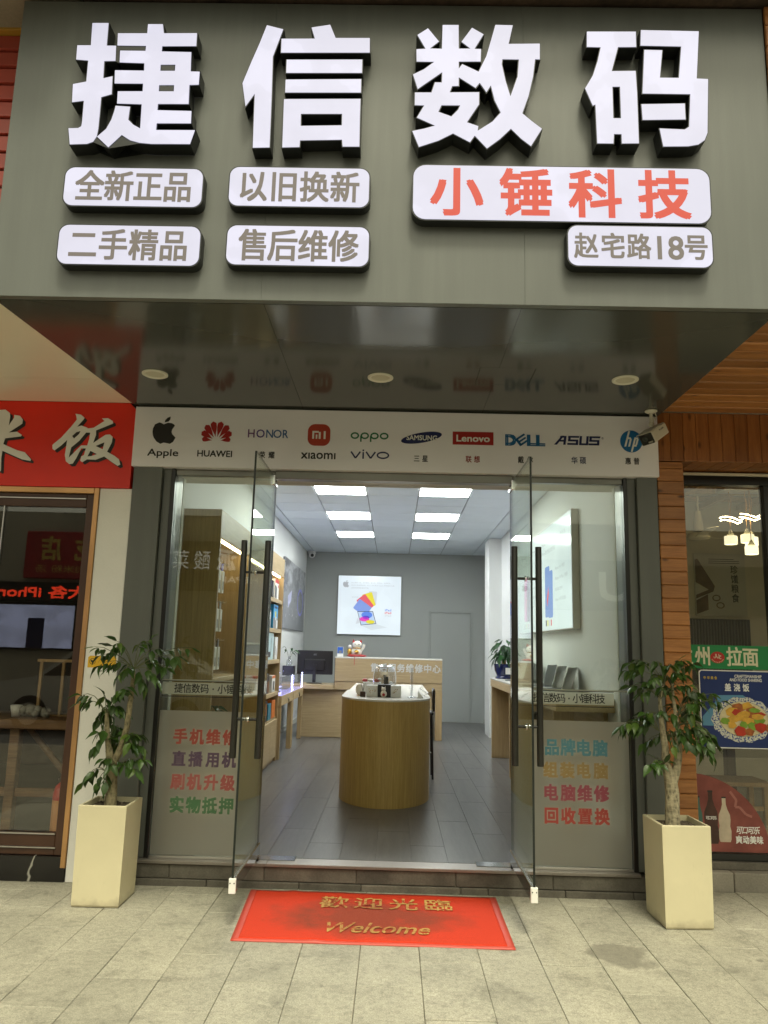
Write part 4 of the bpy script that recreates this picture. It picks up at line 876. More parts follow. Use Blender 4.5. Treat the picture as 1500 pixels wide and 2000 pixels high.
mb = MB(); vs, fs = curve_mesh([ell(-1.982, 1.366, 0.020, 0.020), ell(-1.982, 1.366, 0.017, 0.017)]); lay(mb, vs, fs, lambda p: (p.x, 0.0004, p.y))
sheet(mb, [(-1.982, 1.354), (-1.970, 1.366), (-1.970, 1.374), (-1.976, 1.377), (-1.982, 1.371), (-1.988, 1.377), (-1.994, 1.374), (-1.994, 1.366)], up(0.0004)); mb.build('heart_mark', M['ink'], sk)
mb = MB(); words(mb, '美团外卖', -1.945, -1.900, 1.299, 1.310, bold=0.02, cjk=True, plane=up(0.0004)); stuff(mb.build('lettering', M['ink'], sk))
pl = thing('marble_plinth', (-3.2, 0.0, 0.0), 'black marble plinth with white veins under the brown framed door', 'plinth')
MB().bbox(-4.6, -2.04, -0.004, 0.45, 0.0, 0.152, 0.003).build('slab', M['marble'], pl)
dr = thing('brown_door', (-2.4, 0.03, 0.152), 'brown framed glass restaurant door with copper trim', 'door')
MB().bbox(-2.071, -2.0375, -0.008, 0.06, 0.085, 2.530, 0.003).build('trim', M['gold'], dr)
MB().bbox(-4.6, -2.072, -0.008, 0.06, 2.492, 2.530, 0.003).build('trim', M['gold'], dr)
MB().bbox(-2.128, -2.0725, 0.02, 0.07, 0.153, 2.490, 0.003).build('stile', M['brown'], dr)
MB().bbox(-4.6, -2.129, 0.022, 0.07, 2.40, 2.49, 0.003).build('top_rail', M['brown'], dr)
MB().bbox(-4.6, -2.129, 0.022, 0.07, 0.153, 0.285, 0.003).build('bottom_rail', M['brown'], dr)
MB().bbox(-4.6, -2.130, 0.010, 0.024, 2.452, 2.460, 0.001).build('bead', M['alu'], dr)
MB().bbox(-4.6, -2.118, 0.006, 0.024, 0.196, 0.204, 0.001).build('bead', M['alu'], dr)
MB().bbox(-4.6, -2.128, 0.010, 0.024, 0.278, 0.287, 0.001).build('bead', M['alu'], dr)
MB().bbox(-2.70, -2.692, 0.028, 0.040, 0.29, 2.41, 0.001).build('bead', M['alu'], dr)
pane('pane', -4.6, -2.128, 0.045, 0.053, 0.286, 2.401, dr, 'y', M['glass_dark'])
# dim room behind
for nm, b in (('wall_rice_shop_back', (-4.7, -2.0, 3.6, 3.7, 0, 3.3)), ('wall_rice_shop_far', (-4.75, -4.65, 0.07, 3.6, 0, 3.3)), ('wall_rice_shop_near', (-2.08, -2.04, 0.41, 3.6, 0.0, 3.3)), ('ceiling_rice_shop', (-4.65, -2.08, 0.07, 3.6, 3.0, 3.1)), ('wall_rice_shop_front', (-4.7, -2.04, 0.052, 0.068, 2.531, 3.13))):
    struct(MB().box(*b).build(nm, M['dark_room']))
struct(MB().box(-4.65, -2.08, 0.07, 3.6, 0.08, 0.15).build('floor_rice_shop', pm('grey_tiles', (0.10, 0.10, 0.085), 0.4, var=0.15)))
M['table_wood'] = wood('worn_table_wood', (0.13, 0.065, 0.03), (0.28, 0.16, 0.075), 0, 6, 0.45)
tb = thing('wooden_table', (-3.1, 0.85, 0.15), 'brown wooden table behind the restaurant door glass', 'table')
MB().bbox(-4.2, -2.18, 0.55, 1.15, 0.86, 0.93, 0.006).build('top', M['table_wood'], tb)
for x in (-4.0, -2.78, -2.32):
    MB().bbox(x, x + 0.07, 0.62, 0.69, 0.15, 0.86, 0.004).build('leg', M['table_wood'], tb)
MB().tube([(-2.72, 0.80, 0.84), (-2.35, 0.80, 0.45)], 0.025, 6).build('brace', M['table_wood'], tb)
MB().bbox(-3.95, -2.32, 0.64, 0.68, 0.38, 0.44, 0.004).build('stretcher', M['table_wood'], tb)
M['pale_wood'] = wood('pale_wood', (0.33, 0.20, 0.08), (0.46, 0.30, 0.14), 2, 6, 0.5)
ch = thing('wooden_rack', (-2.56, 0.85, 0.93), 'pale wooden frame rack standing on the brown table', 'rack')
for x in (-2.70, -2.53, -2.44): MB().bbox(x, x + 0.022, 0.82, 0.842, 0.942, 1.33, 0.002).build('post', M['pale_wood'], ch)
MB().bbox(-2.72, -2.30, 0.815, 0.848, 1.331, 1.352, 0.002).build('top_bar', M['pale_wood'], ch)
MB().bbox(-2.72, -2.30, 0.80, 0.92, 0.931, 0.941, 0.002).build('base', M['pale_wood'], ch)
cup = thing('cup', (-2.80, 0.72, 0.93), 'small white cup on the brown table', 'cup')
MB().lathe([(0.0005, .002), (0.028, .002), (0.034, .04), (0.042, .085), (0.039, .085), (0.030, .04), (0.0005, .012)], (-2.80, 0.72, 0.929), 18).build('body', M['white'], cup)
MB().tube([(-2.80 + 0.038 + 0.02 * math.sin(a) , 0.72, 0.972 - 0.022 * math.cos(a)) for a in [math.pi * k / 8 for k in range(9)]], 0.004, 6).build('handle', M['white'], cup)
bg_ = MB(); 
for k in range(26): bg_.ball((-2.66 + random.uniform(-.09, .09), 0.74 + random.uniform(-.05, .05), 0.955 + random.uniform(-.01, .03)), random.uniform(.018, .04), n=8, m=5)
tag(bg_.build('clear_bag', pm('crumpled_bag', (0.30, 0.29, 0.25), 0.25, var=0.4, vs=18)), 'crumpled plastic bag lying on the brown table', 'bag')
fe = thing('fire_extinguisher', (-2.19, 0.24, 0.15), 'red fire extinguisher with pale labels just inside the restaurant door', 'fire extinguisher')
M['ext_red'] = pm('extinguisher_red', (0.50, 0.02, 0.012), 0.3, var=0.05)
MB().lathe([(0.0005, 0), (0.058, 0), (0.062, .012), (0.062, .34), (0.05, .385), (0.022, .41), (0.018, .43)], (-2.195, 0.24, 0.151), 20).build('cylinder', M['ext_red'], fe)
MB().lathe([(0.0626, .10), (0.0626, .30)], (-2.195, 0.24, 0.151), 20).build('label', pm('orange_label', (0.62, 0.25, 0.06), 0.5), fe)
MB().lathe([(0.063, .012), (0.063, .07)], (-2.195, 0.24, 0.151), 20).build('foot_band', M['white'], fe)
MB().bbox(-2.215, -2.175, 0.19, 0.26, 0.575, 0.60, 0.004).build('valve', M['black'], fe)

# ================================================================== neighbour on the right: noodle shop
M['plank'] = wood('varnished_pine', (0.24, 0.090, 0.024), (0.47, 0.205, 0.066), 0, 5, 0.36, 0.9, 0.18, 0.2)
M['plank_v'] = wood('varnished_pine_upright', (0.21, 0.068, 0.016), (0.36, 0.14, 0.040), 2, 5, 0.34, 0.8, 0.16, 0.12)
pc = thing('plank_pillar', (1.86, 0.1, 0.0), 'pillar clad in horizontal varnished pine planks', 'pillar')
MB().box(1.770, 1.940, 0.012, 0.345, 0.0, 2.80).build('core', M['brown'], pc)
z = 0.02
while z < 2.78:
    MB().bbox(1.7685, 1.945, random.uniform(-0.008, -0.001), 0.03, z, min(z + 0.0865, 2.80), 0.005).build('plank', M['plank'], pc)
    MB().bbox(1.9405, 1.957, 0.031, 0.345, z, min(z + 0.0865, 2.80), 0.002).build('plank', M['plank'], pc)
    z += 0.0882
fb = thing('plank_fascia', (2.6, 0.0, 2.82), 'low fascia of upright varnished pine planks over the noodle shop window', 'fascia')
MB().box(1.80, 4.6, 0.016, 0.345, 2.835, 3.14).build('core', M['brown'], fb)
x = 1.7765
while x < 4.5:
    MB().bbox(x, x + 0.0865, random.uniform(-0.0095, -0.0065), 0.014, 2.806 if x > 1.9 else 2.806, 3.148, 0.003).build('plank', M['plank_v'], fb)
    if x > 1.94: MB().bbox(x, x + 0.0865, 0.0145, 0.36, 2.818, 2.833, 0.002).build('soffit_plank', M['plank_v'], fb)
    x += 0.0882
ps = thing('plank_soffit', (2.8, -0.85, 3.15), 'ceiling of varnished pine planks under the canopy of the noodle shop', 'soffit')
y = -0.012; k = 0
while y > -1.70:
    y0 = y - 0.118
    MB().bbox(rx(y0) + 0.004, 4.6, y0, y - 0.001, 3.1505 + random.uniform(-0.004, 0.004), 3.175, 0.008).build('plank', M['plank'], ps); y -= 0.122
MB().box(rx(-1.7) + 0.004, 4.6, -1.70, 0.0, 3.1765, 3.20).build('backing', M['brown'], ps)
pf = thing('plank_upper_fascia', (3.0, -1.7, 3.2), 'upper fascia of pine planks beside the grey fascia', 'fascia')
z = 3.205
while z < 4.72:
    MB().bbox(1.806, 4.6, -1.72, -1.70, z, min(z + 0.116, 4.75), 0.003).build('plank', M['plank'], pf); z += 0.12
MB().box(1.81, 4.6, -1.698, -1.66, 3.205, 4.75).build('backing', M['brown'], pf)
lg = thing('window_ledge', (2.8, 0.3, 0.0), 'stained concrete ledge below the noodle shop window', 'ledge')
x = 1.79
for wd in (0.46, 0.61, 0.6, 0.6, 0.55):
    MB().bbox(x, x + wd - 0.004, 0.235, 0.42, -0.01, 0.112, 0.005).build('stone', M['concrete'], lg); x += wd
MB().bbox(1.96, 4.6, 0.30, 0.42, 0.113, 0.160, 0.004).build('coping', M['stepstone'], lg)
nw = thing('noodle_shop_window', (2.35, 0.36, 0.16), 'black framed window of the noodle shop hung with posters', 'window')
WY = 0.362
MB().bbox(1.958, 4.6, 0.33, 0.41, 2.722, 2.786, 0.003).build('top_rail', M['frame'], nw)
MB().bbox(1.958, 4.6, 0.318, 0.42, 2.787, 2.806, 0.002).build('pale_strip', M['cream_panel'], nw)
MB().box(1.958, 4.6, 0.36, 0.41, 2.8065, 3.14).build('blind_panel', M['brown'], nw)
MB().bbox(1.958, 4.6, 0.335, 0.41, 0.161, 0.208, 0.003).build('bottom_rail', M['frame'], nw)
MB().bbox(1.958, 1.985, 0.335, 0.41, 0.209, 2.721, 0.003).build('jamb', M['frame'], nw)
MB().bbox(2.640, 2.735, 0.335, 0.41, 0.209, 2.721, 0.003).build('mullion', M['frame'], nw)
MB().bbox(3.55, 3.64, 0.335, 0.41, 0.209, 2.721, 0.003).build('mullion', M['frame'], nw)
for a, b in ((1.985, 2.640), (2.735, 3.55), (3.64, 4.6)): pane('pane', a, b, WY, WY + 0.008, 0.208, 2.722, nw, 'y', M['glass_dark'])
PY = WY - 0.003
# green strip
gs = thing('green_sign_strip', (2.36, PY, 1.41), 'green strip sign with pale brush characters and a red oval on the window', 'sign')
MB().box(1.99, 2.72, PY - 0.0004, PY, 1.414, 1.577).build('film', pm('green_vinyl', (0.008, 0.20, 0.055), 0.4, var=0.06), gs)
cream = pm('pale_print', (0.66, 0.62, 0.44), 0.5, var=0.03)
for chh, x0 in (('兰', 1.985), ('州', 2.105), ('拉', 2.328), ('面', 2.440)):
    mb = MB(); words(mb, chh, x0, x0 + 0.10, 1.436, 1.560, bold=0.022, cjk=True, plane=up(PY - 0.001)); mb.build('character', cream, gs)
mb = MB(); sheet(mb, ell(2.262, 1.492, 0.050, 0.040), up(PY - 0.001)); ov = mb.build('red_oval', pm('halal_red', (0.42, 0.02, 0.012), 0.4), gs)
mb = MB(); words(mb, 'لالح', 2.236, 2.288, 1.482, 1.516, bold=0.02, plane=up(PY - 0.0018)); mb.build('lettering', cream, ov)
mb = MB()
for k in range(9):
    a = R(205 + 130 * k / 8); sheet(mb, ell(2.262 + 0.042 * math.cos(a), 1.492 + 0.033 * math.sin(a), 0.0032, 0.0032, 6), up(PY - 0.0018))
stuff(mb.build('rim_marks', cream, ov))
# dish poster
dp = thing('dish_poster', (2.45, PY, 0.88), 'blue poster of a plated rice dish on the window', 'poster')
MB().prism(rrect(2.124, 2.83, 0.882, 1.406, 0.022), PY - 0.006, PY - 0.0005).build('white_edge', M['white_ink'], dp)
navyp = pm('poster_blue', (0.010, 0.028, 0.135), 0.35, var=0.05); lightb = pm('poster_light_blue', (0.10, 0.26, 0.42), 0.35, var=0.05)
mb = MB(); sheet(mb, rrect(2.131, 2.823, 0.889, 1.399, 0.018), up(PY - 0.0065)); mb.build('field', navyp, dp)
mb = MB(); sheet(mb, [(2.138, 1.09), (2.23, 1.19), (2.235, 1.235), (2.42, 1.24), (2.60, 1.12), (2.66, 1.03), (2.138, 1.03)], up(PY - 0.0071)); mb.build('pale_facet', lightb, dp)
mb = MB(); words(mb, 'CRAFTSMANSHIP', 2.370, 2.556, 1.357, 1.377, bold=0.025, plane=up(PY - 0.0075)); mb.build('lettering', M['white_ink'], dp); mb = MB(); words(mb, 'AND FOOD SHARING', 2.334, 2.556, 1.332, 1.352, bold=0.025, plane=up(PY - 0.0075)); mb.build('lettering', M['white_ink'], dp)
mb = MB(); words(mb, '中华美食', 2.155, 2.248, 1.342, 1.362, bold=0.03, cjk=True, plane=up(PY - 0.0075)); mb.build('lettering', pm('gold_print', (0.50, 0.36, 0.06), 0.5), dp)
mb = MB(); words(mb, '盖浇饭', 2.300, 2.465, 1.265, 1.314, bold=0.026, cjk=True, plane=up(PY - 0.0075)); mb.build('lettering', M['white_ink'], dp)
pcx, pcz = 2.412, 1.075
plate = [(pcx + (0.212 + 0.006 * math.cos(14 * a)) * math.cos(a), pcz + (0.150 + 0.005 * math.cos(14 * a)) * math.sin(a)) for a in [2 * math.pi * k / 112 for k in range(112)]]
def porc():
    m, t, o = nodes_of('blue_white_porcelain_print'); p = t.nodes.new('ShaderNodeBsdfPrincipled'); t.links.new(p.outputs[0], o.inputs[0])
    f = noise(t, coords(t, rnd=False), 75, 3, 0.6); c = ramp(t, f, [(0.44, (0.03, 0.06, 0.25)), (0.50, (0.60, 0.60, 0.52))]); t.links.new(c, p.inputs['Base Color']); return m
mb = MB(); sheet(mb, plate, up(PY - 0.0078)); dsh = mb.build('plate', porc(), dp)
mb = MB(); sheet(mb, ell(pcx + 0.006, pcz + 0.004, 0.168, 0.118, 48), up(PY - 0.0083)); mb.build('plate_line', navyp, dsh)
mb = MB(); sheet(mb, ell(pcx + 0.006, pcz + 0.004, 0.166, 0.116, 48), up(PY - 0.0088)); mb.build('plate_well', pm('rice_cream', (0.62, 0.54, 0.33), 0.5, var=0.12, vs=30), dsh)
fcs = {'y': pm('print_yellow', (0.62, 0.34, 0.04), 0.45, var=0.2, vs=25), 'r': pm('print_red', (0.42, 0.03, 0.012), 0.4, var=0.2, vs=25), 'g': pm('print_green', (0.18, 0.32, 0.03), 0.45, var=0.25, vs=25), 'o': pm('print_brown', (0.36, 0.10, 0.02), 0.45, var=0.35, vs=40)}
rr = random.Random(5)
food = [('o', -.02, .075, .06, .03), ('y', .03, .085, .05, .03), ('o', .06, .055, .05, .03), ('y', -.07, .05, .055, .035), ('r', -.035, .045, .035, .025), ('g', .075, .06, .04, .018), ('r', .105, .035, .045, .02), ('y', .01, .035, .05, .025), ('y', -.06, .0, .06, .02), ('g', -.11, -.01, .035, .025), ('y', -.02, .01, .07, .025), ('o', .06, -.005, .035, .05), ('g', .10, .0, .04, .03), ('y', .09, .02, .05, .02), ('y', .035, -.01, .045, .03), ('g', .0, -.035, .035, .025), ('g', .055, -.04, .035, .03), ('y', -.07, -.035, .035, .03), ('r', .105, -.045, .05, .035), ('r', -.02, -.075, .055, .035), ('o', .035, -.075, .035, .03), ('o', .15, -.05, .02, .03)]
for i, (k, dx, dz, rw, rh) in enumerate(food):
    n = rr.choice((5, 6, 7)); r0 = rr.uniform(0, 6)
    pts = [(pcx + dx * 1.1 + rw * 0.95 * rr.uniform(.75, 1.15) * math.cos(r0 + 2 * math.pi * j / n), pcz + dz * 1.05 + rh * 1.05 * rr.uniform(.75, 1.15) * math.sin(r0 + 2 * math.pi * j / n)) for j in range(n)]
    mb = MB(); sheet(mb, pts, up(PY - 0.0092 - 0.0003 * i)); mb.build('food_print', fcs[k], dsh)
# quarter-round drinks sticker
qk = thing('drinks_sticker', (2.3, PY, 0.21), 'quarter round faded red drinks sticker with bottles in the window corner', 'sticker')
def cokered():
    m, t, o = nodes_of('faded_red_vinyl'); p = t.nodes.new('ShaderNodeBsdfPrincipled'); t.links.new(p.outputs[0], o.inputs[0]); p.inputs['Roughness'].default_value = 0.35
    f = noise(t, coords(t, rnd=False), 4, 5, 0.6); c = ramp(t, f, [(0.3, (0.13, 0.025, 0.022)), (0.65, (0.27, 0.075, 0.06))]); t.links.new(c, p.inputs['Base Color']); return m
R0 = 0.50
pts = [(1.988, 0.212), (2.56, 0.212), (2.56, 0.235)] + [(2.02 + 0.535 * math.sin(R(84 - 84 * k / 16)), 0.20 + 0.515 * math.cos(R(84 - 84 * k / 16))) for k in range(17)] + [(1.988, 0.715)]
mb = MB(); sheet(mb, pts, up(PY - 0.0008)); mb.build('vinyl', cokered(), qk)
def bottle(cx, z0, h, w_, mat, lab):
    prof = [(0.0, 0.40), (0.06, 0.47), (0.25, 0.50), (0.36, 0.42), (0.5, 0.47), (0.62, 0.44), (0.74, 0.26), (0.86, 0.15), (1.0, 0.15)]
    p_ = [(cx + w_ * b, z0 + h * a) for a, b in prof] + [(cx - w_ * b, z0 + h * a) for a, b in reversed(prof)]
    mb = MB(); sheet(mb, p_, up(PY - 0.0014)); o = mb.build('bottle_print', mat, qk)
    mb = MB(); sheet(mb, [(cx - w_ * .17, z0 + h), (cx + w_ * .17, z0 + h), (cx + w_ * .17, z0 + h * 1.035), (cx - w_ * .17, z0 + h * 1.035)], up(PY - 0.0014)); mb.build('cap_print', M['ink'], o)
    return o
bottle(2.085, 0.285, 0.27, 0.05, pm('green_bottle_print', (0.05, 0.13, 0.11), 0.4), 0)
b2 = bottle(2.165, 0.262, 0.33, 0.10, pm('cola_print', (0.055, 0.02, 0.014), 0.3, var=0.4, vs=12), 1)
b3 = bottle(2.255, 0.275, 0.28, 0.085, pm('milk_print', (0.50, 0.42, 0.32), 0.4, var=0.2, vs=12), 0)
mb = MB(); words(mb, '可口可乐', 2.130, 2.202, 0.415, 0.438, bold=0.02, cjk=True, plane=up(PY - 0.0020)); mb.build('lettering', M['white_ink'], b2)
mb = MB(); words(mb, '可口可乐', 2.330, 2.485, 0.330, 0.376, bold=0.02, cjk=True, plane=lambda u, v, l: (u + (v - 0.35) * 0.25, PY - 0.0016 - l, v)); mb.build('lettering', M['white_ink'], qk)
mb = MB(); words(mb, '爽动美味', 2.325, 2.505, 0.268, 0.316, bold=0.03, cjk=True, plane=up(PY - 0.0016)); mb.build('lettering', M['white_ink'], qk)
mb = MB(); sw = [(2.30, 0.60), (2.34, 0.545), (2.33, 0.50), (2.36, 0.50), (2.40, 0.455), (2.44, 0.44)]
for j in range(len(sw) - 1):
    (a, b), (c, d) = sw[j], sw[j + 1]; n = Vector((-(d - b), c - a)).normalized() * 0.008; sheet(mb, [(a + n.x, b + n.y), (c + n.x, d + n.y), (c - n.x, d - n.y), (a - n.x, b - n.y)], up(PY - 0.0012 - 0.0001 * j))
mb.build('swash_print', pm('swash_pink', (0.34, 0.13, 0.11), 0.4), qk)
# noodle shop room
M['wall_cream'] = pm('cream_wall', (0.62, 0.58, 0.44), 0.75, var=0.06)
for nm, b, m_ in (('wall_noodle_shop_back', (1.78, 5.2, 3.40, 3.5, 0.0, 3.3), 'wall_cream'), ('wall_noodle_shop_far', (5.1, 5.2, 0.42, 3.4, 0.0, 3.3), 'wall_cream'), ('wall_noodle_shop_near', (1.955, 1.975, 0.42, 3.4, 0.0, 3.3), 'wall_cream'), ('ceiling_noodle_shop', (1.975, 5.1, 0.42, 3.4, 3.22, 3.3), 'wall_cream'), ('floor_noodle_shop', (1.975, 5.1, 0.42, 3.4, 0.05, 0.15), 'concrete')):
    struct(MB().box(*b).build(nm, M[m_]))
la = thing('ceiling_lattice', (3.4, 2.0, 3.1), 'pale wooden lattice of crossed beams under the noodle shop ceiling', 'lattice')
for i in range(7): MB().box(2.0 + i * 0.45, 2.06 + i * 0.45, 0.5, 3.38, 3.105, 3.16).build('beam', M['pale_wood'], la)
for i in range(7): MB().box(1.98, 5.08, 0.6 + i * 0.42, 0.66 + i * 0.42, 3.161, 3.21).build('beam', M['pale_wood'], la)
fa = thing('ceiling_fan', (3.06, 2.6, 3.1), 'cream ceiling fan hanging in the noodle shop', 'fan')
MB().tube([(3.06, 2.6, 3.10), (3.06, 2.6, 2.92)], 0.012, 8).build('rod', M['cream_panel'], fa)
MB().lathe([(0.03, 2.95), (0.05, 2.80), (0.055, 2.74)], (3.06, 2.6, 0), 16).build('sleeve', M['cream_panel'], fa)
MB().lathe([(0.02, 2.73), (0.10, 2.715), (0.115, 2.68), (0.09, 2.655), (0.0005, 2.645)], (3.06, 2.6, 0), 20).build('motor', M['cream_panel'], fa)
for k in range(3):
    mt_ = Matrix.Translation((3.06, 2.6, 2.685)) @ Matrix.Rotation(R(20 + 120 * k), 4, 'Z') @ Matrix.Rotation(R(10), 4, 'X')
    MB().bbox(0.10, 0.62, -0.06, 0.06, -0.003, 0.003, 0.002, mt_).build('blade', M['cream_panel'], fa)
glw = glow('warm_lamp', (1.0, 0.82, 0.45), 12.0); shade = glow('lit_shade', (1.0, 0.90, 0.60), 1.0, 0.25)
cd = thing('chandelier', (3.15, 1.8, 3.0), 'glowing wavy chandelier with small patterned drum shades', 'chandelier')
MB().bbox(2.95, 3.40, 1.70, 1.90, 2.985, 3.10, 0.006).build('canopy', M['alu'], cd)
for z_, x0, x1, ph in ((2.74, 2.94, 3.16, 0), (2.71, 2.95, 3.15, .4), (2.77, 3.14, 3.34, 1.2), (2.74, 3.13, 3.35, 1.6)):
    MB().tube([(x0 + (x1 - x0) * i / 10, 1.8 + 0.03 * math.sin(i * .8 + ph), z_ + 0.018 * math.sin(i * 0.62 + ph)) for i in range(11)], 0.0055, 6).build('light_strip', glw, cd)
for x_, y_ in ((3.03, 1.8), (3.19, 1.74), (3.20, 1.86)): MB().tube([(x_, y_, 2.99), (x_ + 0.02, y_, 2.88), (x_, y_, 2.76)], 0.005, 6).build('arm', M['gold'], cd)
for x_, y_, z_ in ((3.03, 1.8, 2.50), (3.17, 1.78, 2.515), (3.235, 1.84, 2.50), (3.165, 1.70, 2.40)):
    s_ = MB().lathe([(0.052, z_ + 0.075), (0.056, z_ + 0.07), (0.056, z_), (0.052, z_)], (x_, y_, 0), 18).build('drum_shade', shade, cd)
    MB().lathe([(0.008, z_ + 0.13), (0.034, z_ + 0.077), (0.0005, z_ + 0.076)], (x_, y_, 0), 12).build('cap', M['cream_panel'], s_)
    MB().tube([(x_, y_, z_ + 0.128), (x_, y_, 2.99)], 0.003, 6).build('cord', M['gold'], s_)
po = thing('food_poster', (3.52, 3.38, 1.95), 'pale poster with brown box and scissors print and upright characters', 'poster')
MB().box(3.30, 3.86, 3.385, 3.396, 1.93, 2.62).build('sheet', pm('poster_paper', (0.52, 0.50, 0.42), 0.6, var=0.05), po)
bp = pm('brown_print', (0.16, 0.10, 0.06), 0.6, var=0.3, vs=12)
mb = MB(); sheet(mb, [(3.31, 2.30), (3.31, 2.55), (3.34, 2.56), (3.52, 2.26), (3.50, 2.20), (3.31, 2.12), (3.31, 2.16), (3.45, 2.22)], up(3.383)); sheet(mb, [(3.31, 2.10), (3.44, 2.17), (3.44, 2.0), (3.31, 1.95)], up(3.383)); mb.build('box_print', bp, po)
mb = MB()
for cx_, cz_ in ((3.53, 2.13), (3.57, 2.05)):
    vs, fs = curve_mesh([ell(cx_, cz_, .045, .035), ell(cx_, cz_, .033, .024)]); lay(mb, vs, fs, lambda p: (p.x, 3.382, p.y))
mb.build('scissors_print', bp, po)
mb = MB()
for i, c in enumerate('珍馐粮食'): words(mb, c, 3.70, 3.79, 2.40 - 0.105 * i, 2.49 - 0.105 * i, bold=0.01, cjk=True, plane=up(3.382))
for i in range(3): sheet(mb, [(3.46, 2.555 - .022 * i), (3.80 - 0.06 * (i == 0), 2.555 - .022 * i), (3.80 - 0.06 * (i == 0), 2.562 - .022 * i), (3.46, 2.562 - .022 * i)], up(3.382))
mb.build('lettering', M['ink'], po)
cu = thing('curtained_hatch', (3.45, 3.35, 1.0), 'dark kitchen hatch with a stringy curtain under the food poster', 'hatch')
MB().box(3.0, 3.86, 3.34, 3.395, 1.2, 1.90).build('opening', M['ink'], cu)
for k in range(20): MB().box(3.20 + k * 0.032, 3.215 + k * 0.032, 3.325, 3.338, 1.25 + random.uniform(0, .1), 1.89).build('string', pm('string_grey', (0.10, 0.10, 0.09), 0.6) if k == 0 else bpy.data.materials['string_grey'], cu)
stl = thing('wooden_stool', (2.55, 0.95, 0.15), 'plain wooden stool inside the noodle shop window', 'stool')
MB().bbox(2.42, 2.78, 0.75, 1.08, 0.57, 0.60, 0.004).build('seat', M['pale_wood'], stl)
for x_ in (2.44, 2.72):
    for y_ in (0.77, 1.02): MB().bbox(x_, x_ + 0.04, y_, y_ + 0.04, 0.15, 0.57, 0.003).build('leg', M['pale_wood'], stl)
MB().bbox(2.48, 2.72, 0.78, 0.80, 0.40, 0.43, 0.002).build('stretcher', M['pale_wood'], stl)
nt_ = thing('noodle_shop_table', (2.7, 1.5, 0.15), 'dark brown table inside the noodle shop below the dish poster', 'table')
MB().bbox(2.05, 3.3, 0.60, 1.20, 0.85, 0.90, 0.006).build('top', M['table_wood'], nt_)
for x_ in (2.10, 2.60, 3.2): MB().bbox(x_, x_ + 0.07, 1.10, 1.17, 0.15, 0.85, 0.004).build('leg', M['brown'], nt_)
# ================================================================== inside the phone shop
M['wall_white'] = pm('white_wall', (0.66, 0.67, 0.66), 0.6, var=0.03, vs=1.0)
M['wall_grey'] = pm('sage_grey_wall', (0.33, 0.345, 0.325), 0.6, var=0.03, vs=1.0)
M['tile'] = pm('ceiling_tile', (0.60, 0.66, 0.70), 0.55, var=0.03, vs=2, fine=0.05, fs=160, objvar=0.035)
M['rail'] = pm('ceiling_rail', (0.20, 0.20, 0.21), 0.5, var=0.05)
M['panel_light'] = glow('led_panel', (0.95, 1.0, 0.97), 19.0)
M['oak'] = wood('oak_laminate', (0.33, 0.225, 0.105), (0.46, 0.335, 0.175), 2, 7, 0.42, 0.0, 0.05, 0.03, 22)
M['oak_h'] = wood('oak_laminate_level', (0.34, 0.245, 0.125), (0.47, 0.355, 0.20), 0, 7, 0.42, 0.0, 0.05, 0.03, 22)
M['oak_dark'] = wood('oak_side_panel', (0.25, 0.165, 0.062), (0.38, 0.265, 0.11), 2, 7, 0.42, 0.0, 0.04, 0.03, 26)
M['oak_y'] = wood('oak_laminate_deep', (0.36, 0.26, 0.13), (0.48, 0.365, 0.20), 1, 7, 0.42, 0.0, 0.05, 0.03, 22)
M['lam_white'] = pm('white_laminate', (0.66, 0.64, 0.58), 0.25, var=0.03)
M['floor_w'] = wood('grey_floor_plank', (0.085, 0.083, 0.080), (0.135, 0.13, 0.124), 1, 4, 0.30, 0.0, 0.04, 0.05, 12)
FZ = 0.15
fl = struct(MB().box(-1.735, 1.735, 0.132, 9.80, 0.05, 0.1435).build('floor', pm('floor_joint', (0.05, 0.05, 0.048), 0.6)))
pw, pl_ = 0.235, 1.21; cols = int(3.47 / pw) + 1; src = {}
for i in range(cols):
    x0 = -1.733 + i * pw; x1 = min(x0 + pw - 0.0012, 1.733)
    if x1 - x0 < 0.03: continue
    y = 0.135; off = (i % 3) * 0.4
    first = True
    while y < 9.78:
        L = (pl_ - off) if first and off else pl_; first = False
        y1 = min(y + L, 9.785); key = (round(x1 - x0, 3), round(y1 - y, 3))
        if key not in src: src[key] = MB().bbox(x0, x1, y + 0.001, y1 - 0.001, 0.144, FZ, 0.0012).build('floor_plank', M['floor_w'], fl)
        else: piece(src[key], 'floor_plank', ((x0 + x1) / 2, (y + y1) / 2, (0.144 + FZ) / 2), fl)
        y = y1
struct(MB().box(-1.83, -1.735, 0.41, 9.9, 0.0, 3.5).build('wall_left', M['wall_white']))
struct(MB().box(-1.735, -1.672, 0.125, 0.80, 0.1505, 2.688).build('wall_left_return', M['wall_white']))
struct(MB().box(1.735, 1.775, 0.35, 9.9, 0.0, 3.5).build('wall_right', M['wall_white']))
struct(MB().box(1.532, 1.7345, 7.42, 8.0, 0.1505, 3.315).build('wall_right_column', M['wall_white']))
bw = struct(MB().box(-1.734, 1.734, 9.79, 9.9, 0.1505, 3.5).build('wall_back', M['wall_grey']))
struct(MB().box(-1.734, 1.734, 0.111, 0.53, 2.689, 3.45).build('wall_over_door', pm('bulkhead_paint', (0.50, 0.46, 0.37), 0.6, var=0.03)))
for x0, x1 in ((-1.72, -1.56), (1.57, 1.72)): struct(MB().box(x0, x1, 0.345, 0.40, 0.151, 2.688).build('wall_reveal', M['wall_white']))
for a, b in ((-1.7345, -1.7205), (1.7205, 1.7345)): MB().box(a, b, 4.6 if a < 0 else 5.3, 9.788, 0.1502, 0.22).build('skirting', M['lam_white'], bpy.data.objects['wall_left' if a < 0 else 'wall_right'])
